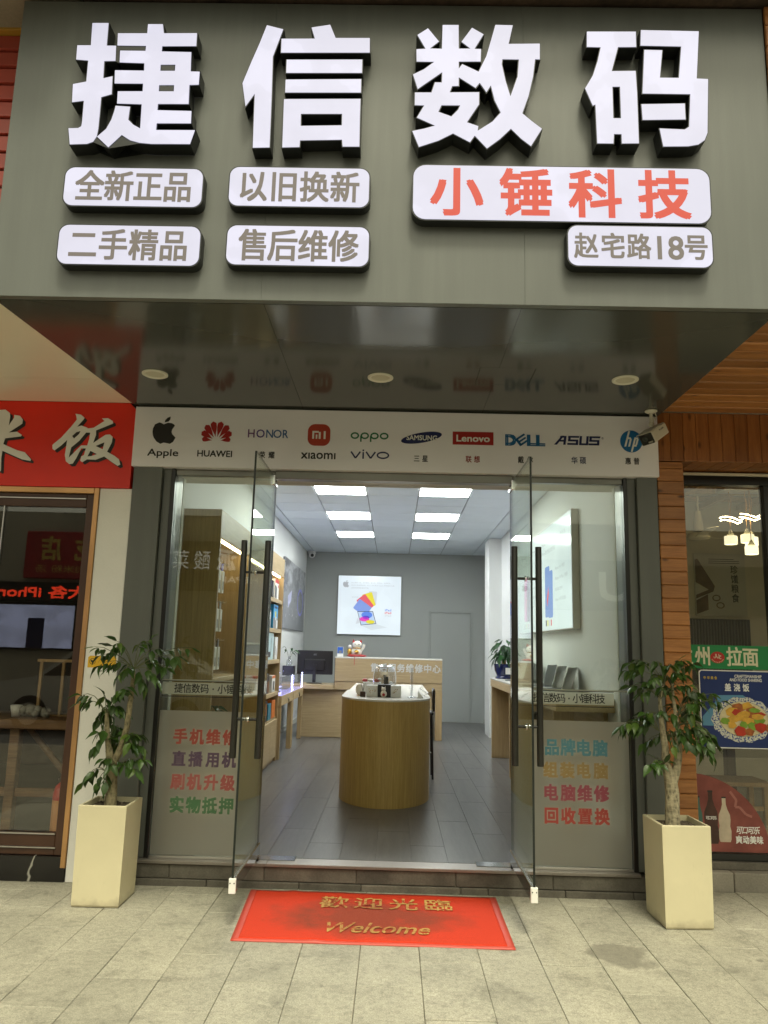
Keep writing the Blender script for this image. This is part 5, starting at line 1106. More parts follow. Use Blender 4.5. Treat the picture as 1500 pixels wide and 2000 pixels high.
ce = struct(MB().box(-1.735, 1.735, 0.53, 9.79, 3.336, 3.40).build('ceiling', M['rail']))
XR = [-1.733, -1.594, -0.977, -0.360, 0.257, 0.874, 1.491, 1.733]
YR = [0.98 + 0.605 * k for k in range(15)]; YR = [0.54] + [y for y in YR if y < 9.7] + [9.785]
lightrows = {4.005: 1, 5.82: 2, 7.635: 3}
src = {}; nlight = 0
names = ['hidden row just inside the door', 'row nearest the door', 'middle row', 'row nearest the back wall']
for i in range(len(XR) - 1):
    for j in range(len(YR) - 1):
        x0, x1, y0, y1 = XR[i] + 0.006, XR[i + 1] - 0.006, YR[j] + 0.006, YR[j + 1] - 0.006
        row = next((r for k, r in lightrows.items() if abs(YR[j + 1] - k) < 0.02), None)
        if row is not None and i in (2, 4):
            t = thing('ceiling_light', ((x0 + x1) / 2, (y0 + y1) / 2, 3.33), 'square led ceiling panel on the %s side, %s' % (('cabinet' if i == 2 else 'laptop desk'), names[row]), 'ceiling light', 'led panels in the shop ceiling')
            MB().box(x0 - 0.004, x1 + 0.004, y0 - 0.004, y1 + 0.004, 3.322, 3.3355).build('tray', M['white'], t)
            MB().box(x0 + 0.012, x1 - 0.012, y0 + 0.012, y1 - 0.012, 3.3195, 3.3215).build('diffuser', M['panel_light'], t)
            continue
        key = (round(x1 - x0, 3), round(y1 - y0, 3))
        if key not in src: src[key] = MB().bbox(x0, x1, y0, y1, 3.318, 3.3355, 0.003).build('ceiling_tile', M['tile'], ce)
        else: piece(src[key], 'ceiling_tile', ((x0 + x1) / 2, (y0 + y1) / 2, (3.318 + 3.3355) / 2), ce)
# back wall door and lightbox
bd_ = thing('flush_door', (1.08, 9.785, 0.15), 'flush grey door in the back wall beside the service desk', 'door')
MB().bbox(0.702, 1.456, 9.772, 9.7895, 0.155, 2.186, 0.002).build('leaf', M['wall_grey'], bd_)
for a in ((0.668, 0.694, 0.151, 2.222), (1.464, 1.490, 0.151, 2.222)): MB().bbox(a[0], a[1], 9.766, 9.7895, a[2], a[3], 0.002).build('jamb', M['wall_grey'], bd_)
MB().bbox(0.6945, 1.4635, 9.766, 9.7895, 2.194, 2.222, 0.002).build('head', M['wall_grey'], bd_)
lb_face = glow('backlit_white', (0.80, 0.92, 1.0), 0.52, 0.03, (0.3, 0.3, 0.3))
def lit(name, c, s=0.5): return glow(name, c, s, 0.0, tuple(min(.3, x) for x in c))
lk = {'grey': lit('lit_grey', (0.35, 0.38, 0.42)), 'text': lit('lit_text', (0.42, 0.46, 0.50)), 'blue': lit('lit_blue', (0.10, 0.20, 0.85)), 'peri': lit('lit_periwinkle', (0.18, 0.26, 0.80)), 'pink': lit('lit_pink', (0.85, 0.10, 0.12)), 'mag': lit('lit_magenta', (0.90, 0.06, 0.42)), 'yel': lit('lit_yellow', (0.85, 0.72, 0.04)), 'sil': lit('lit_silver', (0.62, 0.68, 0.75)), 'ink': lit('lit_black', (0.02, 0.02, 0.025)), 'sky': lit('lit_sky', (0.45, 0.65, 0.95)), 'ind': lit('lit_indigo', (0.08, 0.06, 0.60)), 'pale': lit('lit_pale', (0.66, 0.76, 0.82))}
ip = thing('tablet_lightbox', (-0.49, 9.76, 1.74), 'square lit advert of coloured tablets on the grey back wall', 'lightbox')
MB().bbox(-1.10, 0.122, 9.735, 9.789, 1.738, 2.868, 0.004).build('frame', M['alu'], ip)
MB().box(-1.094, 0.116, 9.7325, 9.7348, 1.744, 2.862).build('face', lb_face, ip)
IY = 9.7318
def pr(build, mat, parent, name='print'): mb = MB(); build(mb); return mb.build(name, mat, parent)
pr(lambda mb: (sheet(mb, [(-0.95 + (x + 1.615) * 0.72, 2.69 + (z - 2.92) * 0.72) for x, z in APPLE], up(IY)), sheet(mb, [(-0.95 + (x + 1.615) * 0.72, 2.69 + (z - 2.92) * 0.72) for x, z in LEAF], up(IY))), lk['grey'], ip)
pr(lambda mb: words(mb, 'iPad 焕然一新，多彩登场，更出色，更灵动，也更好玩。', -0.845, -0.085, 2.715, 2.745, plane=up(IY)), lk['text'], ip, 'lettering')
pr(lambda mb: words(mb, '新设计全面屏登场，配上 10.9 英寸 Liquid 视网膜显示屏，', -0.845, -0.005, 2.665, 2.695, plane=up(IY)), lk['text'], ip, 'lettering')
pr(lambda mb: words(mb, '还有四种缤纷色彩可选。', -0.845, -0.50, 2.615, 2.645, plane=up(IY)), lk['text'], ip, 'lettering')
def tab(cx, cz, w_, h_, a, mat, k):
    c, s = math.cos(a), math.sin(a)
    return pr(lambda mb: sheet(mb, [(cx + x * c - z * s, cz + x * s + z * c) for x, z in rrect(-w_ / 2, w_ / 2, -h_ / 2, h_ / 2, 0.02)], up(IY - 0.0008 * k)), mat, ip, 'tablet_print')
tab(-0.43, 2.44, 0.16, 0.26, R(-4), lk['sil'], 0); tab(-0.50, 2.40, 0.20, 0.27, R(18), lk['yel'], 1); tab(-0.57, 2.34, 0.21, 0.29, R(38), lk['pink'], 2); tab(-0.62, 2.25, 0.22, 0.29, R(55), lk['peri'], 3)
pr(lambda mb: sheet(mb, [(-0.715, 2.18), (-0.415, 2.19), (-0.345, 1.95), (-0.64, 1.915)], up(IY - 0.004)), lk['ink'], ip, 'tablet_print')
pr(lambda mb: sheet(mb, [(-0.705, 2.17), (-0.423, 2.18), (-0.357, 1.96), (-0.632, 1.926)], up(IY - 0.0046)), lk['sky'], ip, 'screen_print')
for cx_, cz_, rx_, rz_, mt_ in ((-0.53, 2.115, 0.105, 0.065, 'blue'), (-0.575, 2.035, 0.095, 0.045, 'mag'), (-0.46, 1.985, 0.085, 0.035, 'yel'), (-0.545, 2.07, 0.07, 0.03, 'ind')):
    pr(lambda mb: sheet(mb, ell(cx_, cz_, rx_, rz_, 20), up(IY - 0.0052 - 0.0004 * (cz_ < 2.1) - 0.0004 * (cz_ < 2.0))), lk[mt_], ip, 'screen_print')
pr(lambda mb: sheet(mb, [(-0.70, 2.07), (-0.74, 1.94), (-0.66, 1.96)], up(IY)), lk['sil'], ip); pr(lambda mb: sheet(mb, [(-0.62, 1.905), (-0.34, 1.945), (-0.13, 1.885), (-0.44, 1.832)], up(IY)), lk['pale'], ip)
for i, k in enumerate(('blue', 'pink', 'sil')): pr(lambda mb: words(mb, 'iPad', -0.185, -0.065, 2.195 - 0.052 * i, 2.235 - 0.052 * i, bold=.02, plane=up(IY)), lk[k], ip, 'lettering')
pr(lambda mb: words(mb, '蓝色·粉色·黄色', -0.83, -0.70, 2.44, 2.465, plane=up(IY)), lk['text'], ip, 'lettering')
# right wall lightbox (faces the room)
ib = thing('phone_lightbox', (1.70, 3.66, 1.72), 'large lit phone advert on the side wall over the laptop desk', 'lightbox')
MB().bbox(1.664, 1.7345, 2.12, 5.22, 1.722, 2.858, 0.004).build('frame', M['lam_white'], ib)
MB().box(1.6605, 1.6638, 2.13, 5.21, 1.732, 2.848).build('face', lb_face, ib)
rw = lambda u, v, l: (1.6600 - l, 5.21 - u, v)
def rpr(build, mat, name='print'): return pr(build, mat, ib, name)
for x0, c1, c2 in ((0.25, 'mag', 'ink'), (1.62, 'peri', 'blue')):
    rpr(lambda mb: words(mb, 'iPhone 14 Pro 灵动的 iPhone 新玩法，', x0, x0 + 1.25, 2.66, 2.71, plane=rw), lk['grey'], 'lettering'); rpr(lambda mb: words(mb, 'iPhone 强大性能全面升级', x0, x0 + 0.72, 2.56, 2.61, plane=rw), lk['grey'], 'lettering')
    rpr(lambda mb: sheet(mb, rrect(x0 + 0.18, x0 + 0.43, 1.87, 2.42, 0.035), rw), lk[c1], 'phone_print'); rpr(lambda mb: sheet(mb, rrect(x0 + 0.36, x0 + 0.60, 1.86, 2.36, 0.035), rw, 0.001), lk['peri' if c1 == 'peri' else 'ink'], 'phone_print')
    rpr(lambda mb: sheet(mb, [(x0 + 0.30, 1.98), (x0 + .39, 2.12), (x0 + .36, 2.20), (x0 + .28, 2.06)], rw, 0.0014), lk['pink'], 'phone_print')
    for i, s_ in enumerate(('iPhone 14 | 特别', 'iPhone 14 Plus | 特别', '超长续航 更耐用', 'iPhone 14 系列双镜头')): rpr(lambda mb: words(mb, s_, x0 + 0.72, x0 + 0.72 + (0.45, 0.58, 0.34, 0.5)[i], 2.33 - 0.105 * i, 2.38 - 0.105 * i - 0.012 * (i > 1), plane=rw), lk['text'], 'lettering')
    for i, k in enumerate(('ink', 'yel', 'sil', 'pink')): rpr(lambda mb: sheet(mb, rrect(x0 + 0.20 + 0.09 * i, x0 + 0.25 + 0.09 * i, 1.775, 1.84, 0.01), rw), lk[k], 'phone_print')
# grey picture on the left wall
def picmat():
    m, t, o = nodes_of('monochrome_photo'); p = t.nodes.new('ShaderNodeBsdfPrincipled'); t.links.new(p.outputs[0], o.inputs[0]); p.inputs['Roughness'].default_value = 0.3
    v = coords(t, (1, 0.5, 1), rnd=False); f = noise(t, v, 3.2, 7, 0.65, 0.5); sx = t.nodes.new('ShaderNodeSeparateXYZ'); t.links.new(coords(t, rnd=False), sx.inputs[0])
    h = math_n(t, 'ADD', math_n(t, 'MULTIPLY', sx.outputs[2], 0.45), f)
    c = ramp(t, h, [(0.30, (0.17, 0.175, 0.19)), (0.52, (0.24, 0.245, 0.26)), (0.60, (0.10, 0.10, 0.11)), (0.72, (0.42, 0.43, 0.45)), (0.80, (0.12, 0.12, 0.13))])
    t.links.new(c, p.inputs['Base Color']); return m
pp = thing('monochrome_picture', (-1.72, 8.0, 1.76), 'large grey monochrome picture with a violet ring on the left wall', 'picture')
MB().bbox(-1.7345, -1.700, 6.66, 9.36, 1.764, 2.86, 0.003).build('canvas', picmat(), pp)
lf_ = lambda u, v, l: (-1.6990 + l, u, v)
mb = MB(); vs, fs = curve_mesh([ell(8.72, 2.26, 0.42, 0.24, 40), ell(8.72, 2.26, 0.34, 0.195, 40)]); lay(mb, vs, fs, lambda p: lf_(p.x, p.y, 0)); mb.build('ring_print', pm('violet_print', (0.30, 0.30, 0.75), 0.4), pp)
mb = MB(); sheet(mb, [(7.1, 2.28), (7.55, 2.40), (7.5, 2.22), (7.15, 2.08)], lf_); mb.build('panel_print', pm('pale_violet_print', (0.42, 0.43, 0.60), 0.4), pp)
mb = MB(); 
for k in range(12): 
    y_, z_ = random.uniform(6.9, 8.3), random.uniform(1.95, 2.15); sheet(mb, ell(y_, z_, random.uniform(.01, .05), random.uniform(.005, .015), 6, random.uniform(0, 3)), lf_, 0.0002 * k)
stuff(mb.build('fleck_print', M['white_ink'], pp))
# little dome camera in the corner
dc = thing('dome_camera', (-1.62, 9.68, 3.25), 'small white ball camera in the ceiling corner over the back wall', 'camera')
MB().bbox(-1.70, -1.56, 9.62, 9.76, 3.27, 3.3175, 0.006).build('bracket', M['white'], dc)
MB().ball((-1.62, 9.62, 3.235), 0.062).build('housing', M['white'], dc); MB().ball((-1.61, 9.575, 3.225), 0.032).build('lens', M['black'], dc)

# ------------------------------------------------------------------ tall display cabinet on the left
cb = thing('display_cabinet', (-1.52, 2.6, 0.15), 'tall oak wall cabinet of phone accessories along the left wall', 'cabinet')
x0, x1 = -1.668, -1.375
MB().bbox(x0, x1, 0.812, 0.845, 0.152, 2.545, 0.002).build('end_panel', M['oak_dark'], cb)
MB().bbox(x0, x1, 4.33, 4.362, 0.152, 2.545, 0.002).build('end_panel', M['oak'], cb)
for y in (2.02, 3.40): MB().bbox(x0 + 0.002, x1 - 0.002, y, y + 0.03, 0.152, 2.325, 0.002).build('divider', M['oak'], cb)
MB().box(x0, x0 + 0.012, 0.846, 4.329, 0.152, 2.545).build('back_panel', M['oak'], cb)
MB().box(-1.735, -1.6685, 0.801, 4.36, 0.152, 2.545).build('scribe_filler', M['oak'], cb)
for a, b in ((0.846, 2.034), (2.0355, 3.414), (3.4155, 4.329)):
    MB().bbox(x1 - 0.03, x1, a, b, 2.326, 2.545, 0.002).build('header_panel', M['oak_y'], cb)
MB().box(x0 + 0.013, x1 - 0.031, 0.846, 4.329, 2.335, 2.35).build('header_floor', M['oak_y'], cb)
MB().box(x0 + 0.013, x1 - 0.031, 0.846, 4.329, 2.531, 2.545).build('top', M['oak_y'], cb)
strip = glow('shelf_led', (1.0, 0.86, 0.60), 12.0)
for a, b in ((0.90, 1.98), (2.10, 3.35), (3.47, 4.29)): MB().box(x1 - 0.062, x1 - 0.035, a, b, 2.318, 2.334).build('led_strip', strip, cb)
for a, b, n in ((0.846, 2.019, 2), (2.051, 3.399, 3), (3.431, 4.329, 2)):
    MB().box(x0 + 0.013, x1 - 0.022, a, b, 0.64, 0.662).build('counter_shelf', M['oak_y'], cb)
    w_ = (b - a) / n
    for k in range(n): MB().bbox(x1 - 0.022, x1 - 0.003, a + k * w_ + 0.002, a + (k + 1) * w_ - 0.002, 0.20, 0.638, 0.002).build('cupboard_door', M['oak_y'], cb)
    MB().box(x0 + 0.013, x1 - 0.03, a, b, 0.152, 0.198).build('plinth', M['oak_y'], cb)
SH = (2.035, 1.69, 1.335, 0.96)
for z in SH:
    MB().bbox(x0 + 0.013, x1 - 0.006, 3.431, 4.329, z - 0.045, z, 0.002).build('shelf', M['oak_y'], cb)
for z in (1.52, 1.0): MB().bbox(x0 + 0.013, x1 - 0.04, 2.051, 3.399, z - 0.02, z, 0.002).build('shelf', M['oak_y'], cb)
MB().bbox(x0 + 0.013, x1 - 0.02, 0.846, 2.019, 1.20, 1.235, 0.002).build('shelf', M['oak_y'], cb)
def col(name, c, r=0.4): 
    k = 'p_' + name
    if k not in M: M[k] = pm(name, c, r, var=0.06)
    return M[k]
def carton(name, x, y, z, sx, sy, sz, front, label, cat, grp, deco=None, lean=0.0):
    # small retail box, its front facing the room (+x)
    t = thing(name, (x, y, z), label, cat, grp)
    mt_ = Matrix.Translation((x, y, z)) @ Matrix.Rotation(lean, 4, 'Y')
    MB().bbox(-sx / 2, sx / 2, -sy / 2, sy / 2, 0.0005, sz, 0.002, mt_).build('carton', front, t)
    for i, (a, b, c, d, m_) in enumerate(deco or ()):
        MB().add([mt_ @ Vector((sx / 2 + 0.0008 + 0.0004 * i, -sy / 2 + sy * p, sz * q)) for p, q in ((a, c), (b, c), (b, d), (a, d))], [(0, 1, 2, 3)]).build('print', m_, t)
    return t
wh, bk, rd, bl_, tl_, og, yl = col('box_white', (0.72, 0.72, 0.70)), col('box_black', (0.02, 0.02, 0.022)), col('box_red', (0.55, 0.03, 0.03)), col('box_blue', (0.03, 0.30, 0.62)), col('box_teal', (0.01, 0.20, 0.30)), col('box_orange', (0.66, 0.16, 0.02)), col('box_yellow', (0.70, 0.58, 0.03))
vi, gy, pb = col('box_violet', (0.11, 0.09, 0.38)), col('box_grey', (0.22, 0.23, 0.24)), col('box_pale_blue', (0.50, 0.66, 0.68))
G = 'boxed goods on the cabinet shelves'
carton('phone_case_box', -1.43, 3.56, 2.036, 0.05, 0.13, 0.24, bk, 'tall black phone box on the top shelf under the light strip', 'box', G, [(0.1, 0.9, 0.55, 0.95, vi)])
carton('phone_case_box', -1.43, 3.74, 2.036, 0.05, 0.11, 0.20, bk, 'black phone box with a rounded phone picture on the top shelf', 'box', G, [(0.2, 0.8, 0.1, 0.9, gy)])
carton('screen_protector_box', -1.44, 4.05, 2.036, 0.06, 0.30, 0.235, wh, 'white box with a red top edge and phone picture on the top shelf', 'box', G, [(0.0, 1.0, 0.82, 1.0, rd), (0.05, 0.26, 0.05, 0.68, bk), (0.34, 0.52, 0.05, 0.62, gy), (0.74, 0.90, 0.62, 0.74, rd)])
carton('cable_box', -1.44, 3.62, 1.691, 0.06, 0.18, 0.20, gy, 'grey box on the shelf beside the blue box', 'box', G, [(0.2, 0.8, 0.5, 0.9, wh)])
carton('webcam_box', -1.44, 4.02, 1.691, 0.07, 0.34, 0.28, bl_, 'bright blue box with a yellow badge and grey lower half', 'box', G, [(0.0, 1.0, 0.0, 0.45, gy), (0.30, 0.58, 0.48, 0.72, yl), (0.64, 0.95, 0.03, 0.36, wh), (0.42, 0.62, 0.36, 0.50, wh), (0.2, 0.8, 0.84, 0.92, navy)])
carton('router_box', -1.44, 3.72, 1.336, 0.08, 0.40, 0.30, pb, 'pale blue box printed with a black router antenna', 'box', G, [(0.10, 0.50, 0.10, 0.30, bk), (0.55, 0.60, 0.16, 0.82, bk)])
carton('router_box', -1.43, 4.12, 1.336, 0.07, 0.20, 0.26, wh, 'plain white box standing beside the router box', 'box', G, [(0.1, 0.2, 0.2, 0.6, bk)])
carton('keyboard_box', -1.44, 3.70, 0.961, 0.06, 0.20, 0.22, bk, 'black box with a brown stripe above the open mouse pack', 'box', G, [(0.5, 0.95, 0.05, 0.6, col('box_brown', (0.22, 0.08, 0.03)))])
carton('mouse_box', -1.43, 4.04, 0.961, 0.07, 0.24, 0.19, wh, 'white mouse pack with an orange top', 'box', G, [(0.0, 1.0, 0.84, 1.0, og), (0.34, 0.70, 0.14, 0.66, bk)])
carton('headset_box', -1.43, 3.56, 0.663, 0.07, 0.22, 0.22, bk, 'black box with orange streaks on the lowest shelf', 'box', G, [(0.4, 0.9, 0.3, 0.9, col('box_brown', (0.22, 0.08, 0.03)))])
carton('speaker_box', -1.43, 3.84, 0.663, 0.07, 0.20, 0.18, tl_, 'teal box on the lowest cabinet shelf', 'box', G)
carton('speaker_box', -1.43, 4.12, 0.663, 0.07, 0.24, 0.20, og, 'orange box on the lowest cabinet shelf', 'box', G)
# hanging packs on pegs
n_ = 0
def hang(y, z, h, top, lab):
    t = thing('hanging_pack', (-1.47, y, z), lab, 'accessory', 'accessory packs hanging on cabinet pegs')
    MB().bbox(-1.485, -1.455, y - 0.035, y + 0.035, z - h, z - 0.055, 0.002).build('pack', wh, t)
    MB().bbox(-1.472, -1.466, y - 0.033, y + 0.033, z - 0.0548, z + 0.012, 0.001).build('hanger_card', top, t)
    MB().box(-1.4545, -1.4535, y - 0.018, y + 0.018, z - h + 0.03, z - h + 0.10).build('print', gy, t)
    MB().tube([(-1.655, y, z), (-1.42, y, z), (-1.415, y, z + 0.012)], 0.003, 6).build('peg', M['steel'], t)
for r_, (z, top, word) in enumerate(((2.16, vi, 'violet top in the highest peg row'), (1.84, gy, 'grey top in the middle peg row'), (1.53, bk, 'black top in the lowest peg row'))):
    for k in range(4):
        y = 0.98 + k * 0.125
        if y > 1.98: continue
        hang(y, z, 0.24, top, 'white hanging pack, %s, %s' % (word, ('first from the street end', 'second from the street end', 'third from the street end', 'fourth from the street end', 'fifth from the street end', 'sixth from the street end', 'seventh from the street end', 'eighth from the street end')[k]))
ph = thing('small_shelf_plant', (-1.45, 1.15, 0.663), 'dense dark green artificial plant low in the cabinet', 'plant')
MB().lathe([(0.0005, 0.664), (0.05, 0.664), (0.065, 0.74), (0.058, 0.74), (0.0005, 0.735)], (-1.45, 1.15, 0), 16).build('pot', wh, ph)
M['leaf_dark'] = leafmat('dark_leaf', (0.02, 0.075, 0.018)); LD = [leaf_mesh('leaf', b, f, w_, M['leaf_dark']) for b, f, w_ in ((0.4, 0.3, 0.16), (0.7, 0.2, 0.2))]
for k in range(60):
    a = random.uniform(0, 6.28); leaf_at((-1.45 + 0.05 * math.cos(a), 1.15 + 0.14 * math.sin(a), 0.78 + random.uniform(-.03, .22)), (math.cos(a), math.sin(a), 0.6), random.uniform(.07, .12), ph, 0.4, LD)
for k, y in enumerate((0.93, 1.03)):
    carton('yellow_pack', -1.44, y, 1.236, 0.03, 0.06, 0.14, yl, 'bright yellow slim pack on the cabinet shelf, %s' % ('against the end panel' if k == 0 else 'beside another yellow pack'), 'box', 'yellow packs')

# ------------------------------------------------------------------ glass display counters
led_v = glow('violet_led', (0.48, 0.48, 1.0), 22.0); deck_l = glow('glowing_deck', (0.50, 0.47, 1.0), 0.75)  # violet emission put into the deck to strengthen the glow in the case
for k, (y0, y1, lb) in enumerate(((4.42, 5.52, 'glass topped oak display counter beside the tall cabinet'), (5.56, 6.66, 'glass topped oak display counter beside the monitor counter'))):
    t = thing('display_counter', (-1.54, (y0 + y1) / 2, 0.15), lb, 'display counter', 'glass display counters along the left wall')
    xa, xb = -1.73, -1.345
    MB().bbox(xa, xb, y0, y1, 0.775, 0.895, 0.003).build('apron', M['oak_y'], t)
    MB().box(xa + 0.004, xb - 0.004, y0 + 0.004, y1 - 0.004, 0.8955, 0.900).build('deck', deck_l, t)
    for x in (xa + 0.005, xb - 0.065):
        for y in (y0 + 0.005, y1 - 0.065): MB().bbox(x, x + 0.06, y, y + 0.06, 0.151, 0.774, 0.003).build('leg', M['oak'], t)
    gz = 1.115
    c_ = t
    MB().box(xb - 0.008, xb - 0.003, y0 + 0.01, y1 - 0.01, 0.9005, gz).build('front_glass', M['glass_thin'], t)
    MB().box(xa + 0.004, xb - 0.009, y0 + 0.01, y0 + 0.015, 0.9005, gz).build('end_glass', M['glass_thin'], t)
    MB().box(xa + 0.004, xb - 0.009, y1 - 0.015, y1 - 0.01, 0.9005, gz).build('end_glass', M['glass_thin'], t)
    MB().box(xa + 0.004, xb - 0.003, y0 + 0.01, y1 - 0.01, gz + 0.0005, gz + 0.0065).build('top_glass', M['glass_thin'], t)
    MB().tube([(xa + 0.03, y0 + 0.03, 1.10), (xa + 0.03, y1 - 0.03, 1.10)], 0.007, 8).build('led_tube', led_v, t)
    MB().tube([(xb - 0.02, y1 - 0.03, 0.902), (xb - 0.02, y1 - 0.03, 1.112)], 0.005, 8).build('led_tube', led_v, t)
    MB().tube([(xb, y0 + 0.55, 0.835), (xb + 0.018, y0 + 0.55, 0.835)], 0.012, 10).build('lock', M['steel'], t)
    MB().bbox(xb + 0.012, xb + 0.022, y0 + 0.535, y0 + 0.56, 0.79, 0.825, 0.002).build('key', M['black'], t)
    for j in range(5):
        o = MB().bbox(-1.62, -1.47, y0 + 0.14 + j * 0.19, y0 + 0.22 + j * 0.19, 0.901, 0.910, 0.003).build('phone', bk if j % 2 else gy)
        tag(o, 'phone lying in the glass counter %s, %s from the street end' % ('by the cabinet' if k == 0 else 'by the monitor', ('first', 'second', 'third', 'fourth', 'fifth')[j]), 'phone', 'phones in the glass counters')

# ------------------------------------------------------------------ service desk at the back
sd = thing('service_desk', (-0.35, 7.1, 0.15), 'oak service desk with raised front and silver lettering at the back', 'desk')
MB().bbox(-0.888, 0.745, 6.80, 6.85, 0.985, 1.330, 0.003).build('raised_front', M['oak_h'], sd)
MB().bbox(-0.888, 0.748, 6.795, 7.02, 1.331, 1.352, 0.003).build('raised_top', M['lam_white'], sd)
MB().bbox(-0.888, 0.745, 6.81, 6.85, 0.86, 0.984, 0.003).build('apron', M['oak_h'], sd)
MB().bbox(-1.44, 0.60, 6.86, 6.90, 0.152, 0.859, 0.003).build('lower_front', M['oak_h'], sd)
MB().bbox(0.645, 0.748, 6.80, 7.60, 0.152, 0.859, 0.003).build('end_leg', M['oak'], sd)
MB().bbox(-1.70, -0.89, 6.74, 7.55, 0.862, 0.925, 0.004).build('low_counter_top', M['oak_h'], sd)
MB().bbox(-0.888, 0.745, 6.86, 7.55, 0.90, 0.925, 0.003).build('work_top', M['lam_white'], sd)
MB().bbox(-0.90, -0.87, 6.86, 7.5, 0.926, 1.33, 0.003).build('upstand', M['black'], sd)
mb = MB(); words(mb, '售后服务维修中心', -0.345, 0.715, 1.142, 1.262, bold=0.03, cjk=True, plane=up(6.7985), cw=0.95); mb.build('lettering', pm('silver_letters', (0.62, 0.62, 0.60), 0.3, 0.3), sd)
mo = thing('monitor', (-1.23, 7.2, 0.925), 'black desktop monitor seen from behind on the low counter', 'monitor')
MB().bbox(-1.515, -0.955, 7.18, 7.225, 1.065, 1.435, 0.008).build('case', M['black'], mo)
MB().bbox(-1.40, -1.07, 7.14, 7.18, 1.12, 1.30, 0.015).build('rear_bulge', M['black'], mo)
MB().bbox(-1.26, -1.21, 7.12, 7.15, 0.945, 1.22, 0.004).build('stand_neck', M['black'], mo)
MB().lathe([(0.0005, 0.94), (0.12, 0.94), (0.125, 0.926), (0.0005, 0.9255)], (-1.235, 7.16, 0), 20).build('stand_foot', M['black'], mo)
mb = MB(); words(mb, 'AOC', -1.26, -1.21, 1.36, 1.385, bold=.03, plane=up(7.1795)); mb.build('lettering', gy, mo)
dk = thing('router', (-1.63, 6.95, 0.925), 'black box holding the little bottle plant beside the monitor', 'box')
MB().bbox(-1.70, -1.52, 6.86, 7.02, 0.926, 1.195, 0.004).build('case', M['black'], dk)
vp = thing('bottle_plant', (-1.61, 6.93, 1.195), 'small glass bottle with a leafy cutting on the black box', 'plant')
MB().lathe([(0.0005, 1.197), (0.035, 1.197), (0.050, 1.23), (0.045, 1.27), (0.022, 1.30), (0.020, 1.335), (0.024, 1.34)], (-1.61, 6.93, 0), 16).build('bottle', M['acrylic'], vp)
mb = MB(); tips = [(-0.07, .15), (0.03, .13), (0.08, .10)]
for dx, dz in tips: mb.tube([(-1.61, 6.93, 1.25), (-1.61 + dx * .4, 6.93, 1.33 + dz * .4), (-1.61 + dx, 6.93, 1.33 + dz)], 0.003, 5)
sp_ = mb.build('stem', M['twig'], vp)
for dx, dz in tips:
    for k in range(3): leaf_at((-1.61 + dx * (1 - .25 * k), 6.93 + random.uniform(-.02, .02), 1.33 + dz * (1 - .2 * k)), (dx + random.uniform(-.05, .05), random.uniform(-.05, .05), .02), 0.09, vp, 0.4, LD)
# lucky cat
lc = thing('lucky_cat', (-0.57, 6.9, 1.352), 'white beckoning cat ornament on a red cushion on the service desk', 'ornament')
cw_ = pm('cat_white', (0.72, 0.68, 0.60), 0.2, var=0.04); cr_ = pm('cat_red', (0.45, 0.03, 0.03), 0.3, var=0.15, vs=20); go_ = pm('cat_gold', (0.62, 0.36, 0.08), 0.25, 0.8, var=0.15)
MB().ball((-0.57, 6.9, 1.372), 0.155, 0.10, 0.022).build('cushion', cr_, lc)
MB().ball((-0.57, 6.9, 1.43), 0.085, 0.07, 0.075).build('body', cw_, lc)
hd_ = MB().ball((-0.565, 6.885, 1.535), 0.075, 0.06, 0.062).build('head', cw_, lc)
for s in (-1, 1): MB().add([(-0.565 + s * .03, 6.88, 1.58), (-0.565 + s * .075, 6.88, 1.565), (-0.565 + s * .062, 6.88, 1.625), (-0.565 + s * .052, 6.90, 1.575)], [(0, 1, 2), (0, 2, 3), (1, 3, 2), (0, 3, 1)]).build('ear', cr_, hd_)
mb = MB()
for s in (-1, 1): mb.ball((-0.565 + s * .028, 6.828, 1.545), 0.009, .004, .005)
mb.ball((-0.565, 6.825, 1.525), .006, .004, .004); stuff(mb.build('face_marks', M['ink'], hd_))
MB().lathe([(0.062, 1.478), (0.070, 1.486), (0.062, 1.494)], (-0.567, 6.89, 0), 18).build('collar', go_, lc)
MB().ball((-0.57, 6.822, 1.43), .035, .02, .03).build('coin', go_, lc)
MB().tube([(-0.50, 6.88, 1.45), (-0.465, 6.87, 1.50), (-0.455, 6.87, 1.545)], [.022, .020, .022], 8).build('paw', cw_, lc)
MB().ball((-0.68, 6.89, 1.43), .035, .03, .055).build('side_figure', go_, lc)
MB().ball((-0.675, 6.885, 1.505), .028, .025, .03).build('side_figure', cw_, lc)
MB().box(-0.600, -0.592, 6.786, 6.793, 1.23, 1.365).build('tassel', cr_, lc)
qr = thing('payment_stand', (-0.82, 6.88, 1.352), 'small blue and white payment stand beside the cat ornament', 'stand')
MB().bbox(-0.868, -0.775, 6.86, 6.875, 1.3525, 1.50, 0.002).build('card', wh, qr); MB().box(-0.864, -0.779, 6.8585, 6.8598, 1.40, 1.497).build('blue_field', col('pay_blue', (0.02, 0.10, 0.42)), qr); MB().box(-0.845, -0.800, 6.8572, 6.8583, 1.405, 1.445).build('pale_square', gy, qr)
MB().bbox(-0.868, -0.775, 6.876, 6.93, 1.3525, 1.358, 0.001).build('foot', wh, qr)

